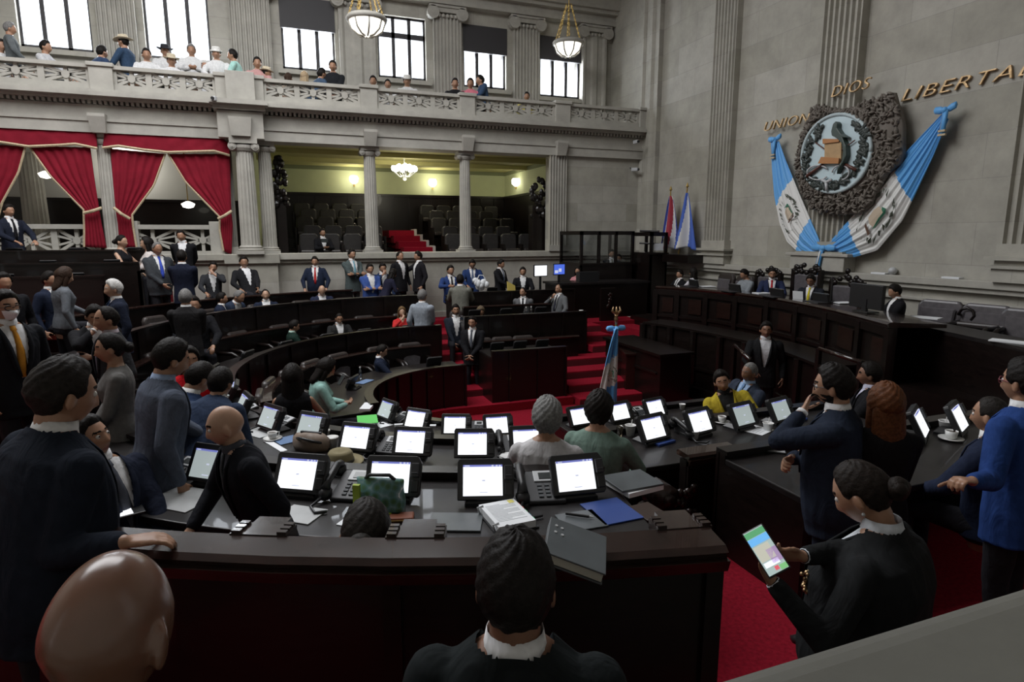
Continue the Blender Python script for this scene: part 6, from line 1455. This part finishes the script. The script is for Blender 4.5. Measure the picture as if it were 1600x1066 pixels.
person('seated man in profile with navy suit in the back row, left of three', 347, 467, 95, 'sit', fz=.75, ringd=6.0, lean=10, arms=('desk', 'desk'), top=NAVY, lod=2)
person('man in navy suit leaning low over the back row desk', 374, 464, 130, 'sit', fz=.75, ringd=6.0, lean=34, hp_=25, arms=('desk', 'desk'), top=(.025, .035, .06), hc=GRY, hair='recede', lod=2)
person('seated man with glasses behind a bright terminal in the back row', 415, 461, 178, 'sit', fz=.75, ringd=6.0, arms=('desk', 'desk'), top=NAVY, hair='recede', sk=SK_L, lod=2)
person('bald seated man in the far back row looking down', 503, 454, 172, 'sit', fz=.75, ringd=6.0, hp_=25, arms=('desk2', 'desk2'), top=(.02, .025, .05), shirt=WHT_S, hair='bald', sk=SK_L, lod=2)
person('seated man with short dark hair behind the open screen', 530, 498, 168, 'sit', fz=.5, ringd=4.45, hp_=14, arms=('desk', 'desk'), top=(.022, .022, .022), hair='buzz', lod=1)
person('seated man in dark green suit at the laptop row', 460, 510, 80, 'sit', fz=.5, ringd=4.45, hp_=12, arms=('desk', 'desk'), top=(.012, .026, .020), shirt=(.35, .48, .42), lod=1)
person('seated blond woman in red jacket with hand at her chin', 628, 488, 172, 'sit', fz=.5, ringd=4.45, arms=('face', 'desk'), top=(.48, .03, .03), vn=False, fem=True, hair='bob', hc=(.14, .085, .04), sk=SK_L, lod=2, topname='jacket')
person('woman with long dark hair and bare shoulders seen from behind', 457, 590, 10, 'sit', fz=.35, D=6.5, arms=('desk', 'desk'), top=DARK, vn=False, sleeves='none', fem=True, hair='long', lod=1)
person('woman in mint green blouse looking at her phone', 510, 576, 82, 'sit', fz=.15, D=7.9, lean=6, hp_=25, arms=('phone', 'phone'), top=(.25, .42, .38), vn=False, fem=True, hair='bob', sk=SK_M, lod=1, topname='blouse')
person('man in navy jacket reclining at the inner desk of the far left block', 597, 549, 95, 'sit', fz=.15, ringd=2.55, lean=-8, hp_=14, arms=('desk', 'rest'), top=NAVY, shirt=WHT_S, tie=CHAR, sk=SK_L, lod=1)
# ---- along the far wall -------------------------------------------------
person('broad man with red tie standing against the podium wall', 492, 409, 185, fz=.95, Y=15.65, arms=('rest', 'rest'), heavy=.6, top=(.016, .022, .042), tie=(.42, .03, .03), lod=2)
person('man in grey green suit with folded arms at the wall', 550, 398, 150, fz=.95, Y=15.7, arms=('crossed', 'crossed'), top=(.075, .095, .095), tie=(.20, .40, .48), legs=(.075, .09, .09), lod=2)
person('man in bright blue suit with folded arms', 578, 421, 160, 'sit', fz=1.1, Y=14.9, arms=('crossed', 'crossed'), top=(.045, .085, .27), heavy=.2, lod=2)
person('man in blue jacket with phone at his mouth behind the folded arms', 598, 419, 165, 'sit', fz=1.12, Y=15.4, arms=('face', 'down'), top=(.02, .035, .08), hp_=10, lod=2)
person('dark haired woman in dark dress bending beside the blue jackets', 614, 428, 60, fz=.95, Y=14.7, lean=26, hp_=20, arms=('desk', 'desk'), top=(.018, .018, .035), vn=False, fem=True, hair='bob', lod=2)
person('balding man in black suit and open white shirt facing right at the wall', 625, 401, 140, fz=.95, Y=15.6, arms=('down', 'down'), top=DARK, hair='recede', lod=2)
person('man in black suit facing left with raised hand at the wall', 653, 401, -115, fz=.95, Y=15.5, arms=('point', 'down'), top=(.016, .015, .018), sk=SK_M, lod=2)
person('man in light grey suit seen from behind climbing the red steps', 660, 463, 28, fz=.30, D=12.2, arms=('front', 'down'), top=(.27, .30, .34), legs=(.22, .24, .28), hc=GRY, lod=1)
person('man with striped tie standing with joined hands by the steps', 738, 504, 195, fz=.0, D=11.6, arms=('front', 'front'), top=DARK, tie=(.10, .11, .13), lod=1)
person('seated bearded man in dark suit left of the striped tie man', 712, 485, 172, 'sit', fz=.4, D=12.7, arms=('lap', 'desk'), top=(.02, .024, .034), beard=True, lod=2)
person('seated elderly woman in taupe looking down behind the lowest desk', 751, 487, 165, 'sit', fz=.38, D=13.0, hp_=25, arms=('desk', 'desk'), top=(.12, .10, .085), vn=False, hc=(.11, .08, .05), fem=True, hair='bob', lod=2)
person('man in khaki jacket seen from behind at the far right block', 719, 438, 2, fz=.5, Y=13.5, arms=('desk', 'desk'), top=(.17, .17, .145), legs=(.10, .10, .09), heavy=.3, lod=2)
person('man in royal blue suit seated by the khaki jacket', 704, 423, 160, 'sit', fz=1.0, Y=15.1, arms=('point', 'desk'), top=(.025, .05, .16), tie=DARK, lod=2)
person('man in blue suit with glasses standing over the white bag', 738, 413, 175, fz=.85, Y=15.2, hp_=22, arms=('desk', 'desk'), top=(.02, .04, .12), tie=(.12, .16, .25), glasses=True, lod=2)
person('tall man in black suit at the highest right desk facing right', 783, 413, 120, fz=.85, Y=15.0, hp_=10, arms=('desk', 'front'), top=DARK, tie=(.10, .13, .2), lod=2)
person('seated person in dark jacket holding the yellow folder', 817, 425, 178, 'sit', fz=1.0, Y=14.9, arms=('desk', 'desk'), top=DARK, lod=2)
person('man in grey suit with hands behind his back next to the speaker', 817, 457, 185, fz=.35, Y=13.2, hy=20, arms=('behind', 'behind'), top=(.12, .12, .125), tie=DARK, hair='recede', lod=1)
def mic(root, Tt, Hm, wrist, s):
    M = Matrix.Translation(root.location) @ root.rotation_euler.to_matrix().to_4x4(); p = M @ (wrist[1] + Vector((-.02, .04, .04)))
    t = thing('handheld_microphone', 'black microphone in the hand of the balding speaker', 'microphone', p); h = M @ (Hm @ Vector((0, .1, -.09))); d = (h - p).normalized()
    MB().cyl(-d * .1, d * .07, .012, .016).obj('handle', M_BLACK, t); MB().ball(d * .09, .026).obj('grille', M_DGREY, t, True)
person('balding speaker in grey suit holding a microphone', 873, 452, -135, fz=.4, Y=13.0, arms=('mic', 'rest'), top=(.12, .125, .13), tie=(.03, .03, .05), hair='rim', lod=1, extra=mic, heavy=.3)
person('woman in red top seated at the counter under the booth', 903, 424, 200, 'sit', fz=1.05, Y=14.5, arms=('desk', 'desk'), top=(.5, .22, .24), vn=False, fem=True, hair='bob', lod=2)
person('seated man in dark suit inside the glass booth', 956, 397, 170, 'sit', fz=1.42, Y=15.2, arms=('lap', 'desk'), top=CHAR, tie=(.2, .2, .15), lod=2)
person('seated person in white at the right of the glass booth', 967, 404, 190, 'sit', fz=1.35, Y=15.4, arms=('lap', 'face'), top=(.30, .28, .27), vn=False, lod=2)
person('seated man with a camera in the lounge behind the arcade', 504, 364, 165, 'sit', fz=2.1, Y=17.2, arms=('phone', 'phone'), top=DARK, lod=2, fit=False)
# ---- podium ---------------------------------------------------------------
person('seated man in dark suit at the left end of the podium', 1062, 429, -130, 'sit', fz=1.2, X=9.3, lean=-8, arms=('rest', 'lap'), top=DARK, lod=2, tie=(.1, .1, .1))
person('seated woman in white blouse at the podium', 1083, 426, -60, 'sit', fz=1.2, X=9.25, arms=('desk', 'desk'), top=(.58, .56, .60), vn=False, fem=True, hair='bob', lod=2, topname='blouse')
person('seated man in pale grey shirt behind the podium laptop', 1163, 429, -125, 'sit', fz=1.2, X=9.2, hp_=20, arms=('desk', 'desk'), top=(.22, .24, .26), vn=False, lod=2)
person('seated bearded man with red tie at the podium', 1207, 428, 178, 'sit', fz=1.25, X=9.2, hp_=10, arms=('desk', 'desk'), top=(.022, .03, .07), tie=(.42, .02, .03), shirt=WHT_S, sk=SK_M, beard=True, lod=1)
def sheet(root, Tt, Hm, wrist, s):
    M = Matrix.Translation(root.location) @ root.rotation_euler.to_matrix().to_4x4(); p = M @ (wrist[1] + Vector((.05, .07, .08)))
    t = MB().box(-.09, .09, -.003, .003, -.13, .13).obj('sheet_of_paper', M_PAPER, M=XF(p, root.rotation_euler.z, R(-14))); tag(t, 'white sheet held up by the man with the yellow tie', 'paper')
person('seated man with yellow tie reading a sheet at the podium', 1267, 439, -160, 'sit', fz=1.2, X=9.1, hp_=16, arms=('phone', 'desk'), top=(.016, .018, .024), tie=(.60, .50, .03), shirt=WHT_S, sk=SK_D, lod=1, extra=sheet)
person('dark haired person behind the large monitor at the podium end', 1398, 456, -110, 'sit', fz=1.2, X=8.9, hp_=14, arms=('desk', 'desk'), top=DARK, lod=2)
person('waiter with white shirt and black bow tie below the podium', 1197, 516, 175, fz=0, X=7.0, arms=('desk', 'down'), top=(.012, .012, .013), shirt=(.5, .5, .52), sk=SK_D, lod=1)
# ---- right hand desks --------------------------------------------------------
person('person in mustard yellow jacket leaning right in an embrace', 1128, 596, 172, 'sit', fz=.22, D=7.2, side=16, hr=16, arms=('desk', 'desk'), top=(.40, .31, .030), shirt=(.02, .02, .02), legs=DARK, lod=1)
person('man in navy suit with light blue tie hugging the yellow jacket', 1171, 582, -135, 'sit', fz=.28, D=7.4, side=-8, hr=-8, arms=('desk', 'desk'), top=(.032, .04, .06), tie=(.14, .24, .42), shirt=(.30, .42, .62), sk=SK_D, hair='buzz', hc=GRY, lod=1)
person('dark haired person with white collar beyond the auburn hair', 1358, 586, -95, 'sit', fz=.3, D=6.8, arms=('desk', 'desk'), top=DARK, shirt=(.5, .5, .62), sk=SK_D, lod=1)
person('standing bearded man with black glasses and hand at his mouth', 1302, 604, -82, fz=.75, D=3.4, lean=3, hp_=4, arms=('crossed', 'face'), top=(.018, .024, .040), shirt=WHT_S, legs=(.016, .02, .032), beard=True, glasses=True, lod=0, curl=1.0, heavy=.3, wide=1.08)
person('woman with auburn hair seen from behind', 1384, 632, -24, fz=.75, D=3.35, H=1.6, arms=('front', 'front'), top=(.010, .009, .010), vn=False, fem=True, hair='long', hc=AUB, lod=0)
def smart(root, Tt, Hm, wrist, s):
    p = PD(1196, 860, 1.92); t = thing('mobile_phone', 'phone with a lit colourful screen in the hands of the woman in black', 'phone', p)
    v = -ray(1196, 860).normalized(); up = (PD(1178, 832, 2.0) - p); up = (up - v * up.dot(v)).normalized(); rt = up.cross(v)
    Mx = Matrix((rt, up, v)).transposed().to_4x4() @ Matrix.Rotation(R(-18), 4, 'X'); t.matrix_world = Matrix.Translation(p) @ Mx
    MB().box(-.037, .037, -.078, .078, -.008, 0).obj('body', M_BLACK, t, bevel=.004)
    sc = MB().box(-.033, .033, -.073, .073, 0, .0012).obj('screen', mat('phone_screen', (.3, .4, .4), .3, emit=(.42, .52, .50), estr=.7), t)
    for nm, c, y0, y1, x0, x1 in (('green_bar', (.10, .35, .16), .05, .07, -.033, .033), ('blue_band', (.15, .45, .85), .025, .048, -.033, .033), ('photo_block', (.5, .5, .42), -.03, .02, -.03, .02), ('purple_block', (.35, .25, .42), -.045, .0, .0, .033), ('white_card', (.9, .95, 1), -.05, -.034, -.028, .02), ('red_dot', (.7, .12, .15), -.066, -.054, -.005, .008), ('green_foot', (.2, .5, .2), -.072, -.056, .01, .033)):
        MB().box(x0, x1, y0, y1, .0012, .002).obj(nm, mat('ui_' + nm, c, .4, emit=c, estr=.7), sc)
    M = Matrix.Translation(root.location) @ root.rotation_euler.to_matrix().to_4x4(); q = M @ (Tt @ Vector((-.165, .190, .32))); rr = random.Random(4); mb = MB()
    for i in range(26): mb.ball((rr.gauss(0, .018), rr.gauss(0, .006), rr.gauss(0, .022)), .006 + .004 * rr.random(), 6, 4)
    o = mb.obj('brooch', M_GOLD, None, True, M=M.inverted() @ XF(q, root.rotation_euler.z)); o.parent = root
    e = MB().ball(Hm @ Vector((-.08, -.008, -.055)), .006).obj('earring', M_SILVER, root, True)
person('woman in black jacket looking down at her lit phone', 1347, 772, -76, fz=.75, D=2.15, H=1.6, lean=2, hp_=26, arms=('phone', 'phone'), wr=PD(1252, 870, 2.05), wl=PD(1206, 908, 1.99), rn={1: ((-.93, .35, .1), (.35, .85, .4)), -1: ((-.45, .1, .9), (-.5, .8, .1))}, wide=1.3, top=(.014, .015, .016), shirt=(.55, .58, .62), sk=SK_M, fem=True, heavy=.8, hair='bun', hc=(.014, .010, .008), lod=0, extra=smart, curl=.5)
person('seated man in navy jacket at the right watching leftward', 1548, 650, -74, 'sit', fz=.75, D=3.95, lean=4, arms=('desk', 'desk'), top=(.016, .022, .045), sk=SK_M, hair='buzz', hc=(.02, .017, .015), lod=0)
person('man in bright blue suit and glasses at the right edge', 1600, 598, -62, fz=.75, D=3.25, lean=4, arms=('down', 'rest'), wl=PD(1520, 752, 3.0), top=(.022, .055, .20), shirt=WHT_S, glasses=mat('red_frame', (.2, .04, .06), .4), lod=0, curl=1.1)
person('white haired woman in white blouse seen from behind at the second desk', 855, 652, 6, 'sit', fz=.5, D=4.35, H=1.75, arms=('desk', 'desk'), top=(.50, .49, .50), vn=False, fem=True, hair='crop', hc=(.19, .19, .185), lod=0, wide=1.1, topname='blouse')
person('woman in sage green blouse seen from behind beside the white blouse', 936, 640, 16, 'sit', fz=.5, D=4.7, H=1.75, arms=('desk', 'desk'), top=(.15, .22, .185), vn=False, fem=True, hair='crop', hc=BLK, lod=0, wide=1.1, topname='blouse')
# ---- foreground ---------------------------------------------------------------
person('seated woman with dark pulled back hair behind the polished bench back', 573, 836, 10, 'sit', fz=.75, D=2.3, arms=('desk', 'desk'), top=(.014, .013, .014), vn=True, shirt=(.5, .5, .52), fem=True, hair='bun', hc=(.02, .017, .015), lod=0, hp_=10)
person('man with thick black hair and white collar directly in front of the camera', 806, 916, 4, fz=.95, D=1.28, H=1.62, arms=('down', 'down'), top=(.013, .016, .017), shirt=WHT_S, hair='short', sk=SK_D, lod=0)
person('shiny bald man at the lower left corner', 173, 990, 40, fz=.95, D=.90, H=1.72, hp_=12, arms=('down', 'down'), top=(.012, .012, .012), vn=False, hair='bald', sk=(.14, .068, .042, 1), lod=0)
# ---- public gallery -------------------------------------------------------------
G = lambda lab, px, py, f=180, Y=16.75, pose='sit', **k: person(lab, px, py, f, pose, Y=Y, lod=2, **{**dict(fz=5.76 if Y < 17.15 else 6.06, vn=False, arms=('desk', 'desk'), top=(.6, .6, .6)), **k})
STR = (.52, .45, .33)
G('grey haired man in dark shirt standing at the gallery left end', 16, 45, 95, pose='stand', top=(.10, .11, .115), hc=GRY, arms=('rest', 'rest'))
G('person in white shirt at the left edge of the gallery', 1, 72, 150)
G('pale backlit person seated low before the first gallery window', 72, 74, 120, top=(.45, .45, .46))
G('person in dark navy shirt bending beside the straw hat man', 160, 82, 60, lean=25, top=(.03, .05, .10))
G('man with straw hat and navy jacket leaning on the gallery rail', 192, 66, -60, hat=(STR, .17), top=(.03, .055, .10), lean=10)
G('man in white shirt right of the navy jacket in the gallery', 229, 86, 175)
G('person with black wide hat behind the white shirts', 258, 80, 180, Y=17.4, hat=((.03, .03, .035), .17))
G('man with cream hat and white shirt in the gallery front row', 268, 95, 175, hat=(STR, .16))
G('person in white shirt filming with a phone before the second window', 299, 79, 180, Y=17.3, arms=('phone', 'phone'), hc=GRY)
G('pale haired person low beside the filming spectator', 321, 104, 185, hc=WHT)
G('man with white cap and white shirt in the gallery', 338, 84, 180, hat=((.66, .65, .62), .12))
G('man in aqua shirt facing left in the gallery', 363, 87, -80, top=(.33, .55, .50), lean=14)
G('person in pink top right of the gallery pier block', 402, 99, 175, top=(.45, .25, .24))
G('man with cream hat facing right beside the pier block', 417, 114, 100, hat=(STR, .15), top=(.4, .36, .3))
G('person with brown hair seen low over the rail', 451, 122, 60, hc=BRN, hair='bob', top=(.3, .25, .2))
G('woman with long blond hair seen low over the rail', 476, 120, 30, hc=(.35, .26, .16), hair='long', fem=True, top=(.03, .03, .03))
G('man in black shirt sitting high before the third window', 520, 104, 185, top=(.016, .017, .02), arms=('lap', 'lap'))
G('person in denim blue leaning beside the black shirt', 503, 116, 60, lean=30, top=(.05, .08, .13))
G('reddish faced person at the fourth window, leftmost of three', 583, 127, 180)
G('person with white collar at the fourth window, middle of three', 606, 132, 180)
G('man with white hat at the fourth window', 636, 127, 180, hat=((.66, .65, .62), .14))
G('young man in black shirt by the fluted gallery pilaster', 711, 131, 175, top=(.015, .015, .017))
G('person in pink shirt between black and navy shirts', 735, 131, 180, top=(.60, .17, .22), arms=('lap', 'lap'))
G('man in navy shirt leaning right over the gallery rail', 750, 126, -110, side=16, top=(.04, .07, .13), lean=8)
G('dark haired spectator barely showing above the rail at right', 823, 151, 180, top=(.5, .42, .1))
# things held in hands
def held(name, lab, cat, p, sz, m, rz=0, rx=0):
    t = thing(name, lab, cat, p, rz); t.rotation_euler.x = rx; MB().box(-sz[0], sz[0], -sz[1], sz[1], -sz[2], sz[2]).obj('body', m, t, bevel=.003); MB().box(-sz[0] * .85, sz[0] * .85, -sz[1] * 1.1, -sz[1], -sz[2] * .85, sz[2] * .85).obj('screen', M_LCD, t)
held('mobile_phone', 'dark phone in the hands of the woman in mint green', 'phone', PD(533, 594, 7.75), (.035, .006, .07), M_BLACK, R(-60), R(-40))
held('video_camera', 'dark camera held by the man in the lounge', 'camera', PY(507, 376, 16.85), (.09, .06, .05), M_BLACK)
# ================================================================== finish people
run_jobs()
# ================================================================== camera, light
cam = bpy.data.cameras.new('camera'); cam.sensor_width = 36; cam.lens = 36 * F / 1600; cam.clip_start = .05; cam.clip_end = 200
co = bpy.data.objects.new('camera', cam); COL.objects.link(co); co.location = (0, 0, CAMZ); co.rotation_euler = (PI / 2 - TILT, 0, -YAW); SC.camera = co
w = bpy.data.worlds.new('sky'); SC.world = w; w.use_nodes = True; bg = w.node_tree.nodes['Background']; bg.inputs[0].default_value = (.90, .95, 1, 1); bg.inputs[1].default_value = 2.6
def area(name, loc, sx, sy, e, rot, col=(1, 1, 1)):
    l = bpy.data.lights.new(name, 'AREA'); l.shape = 'RECTANGLE'; l.size = sx; l.size_y = sy; l.energy = e; l.color = col
    o = bpy.data.objects.new(name, l); COL.objects.link(o); o.location = loc; o.rotation_euler = rot; return o
area('ceiling_fill', (-2.2, 9.8, 11.3), 11, 7, 1650, (0, 0, 0), (.97, .98, 1.0))
for i, (a, b, z0, z1) in enumerate(WIN):
    zz1 = z1 - (.7 if i in (2, 4, 5) else 0)
    area('window_daylight_%d' % (i + 1), ((a + b) / 2, YU + .4, (z0 + zz1) / 2), b - a, zz1 - z0, (190, 190, 110, 110, 90, 90)[i], (R(-90), 0, 0), (.93, .97, 1.0))
SC.view_settings.view_transform = 'Standard'; SC.view_settings.look = 'None'; SC.view_settings.gamma = 1; SC.view_settings.exposure = 0; SC.view_settings.use_curve_mapping = False
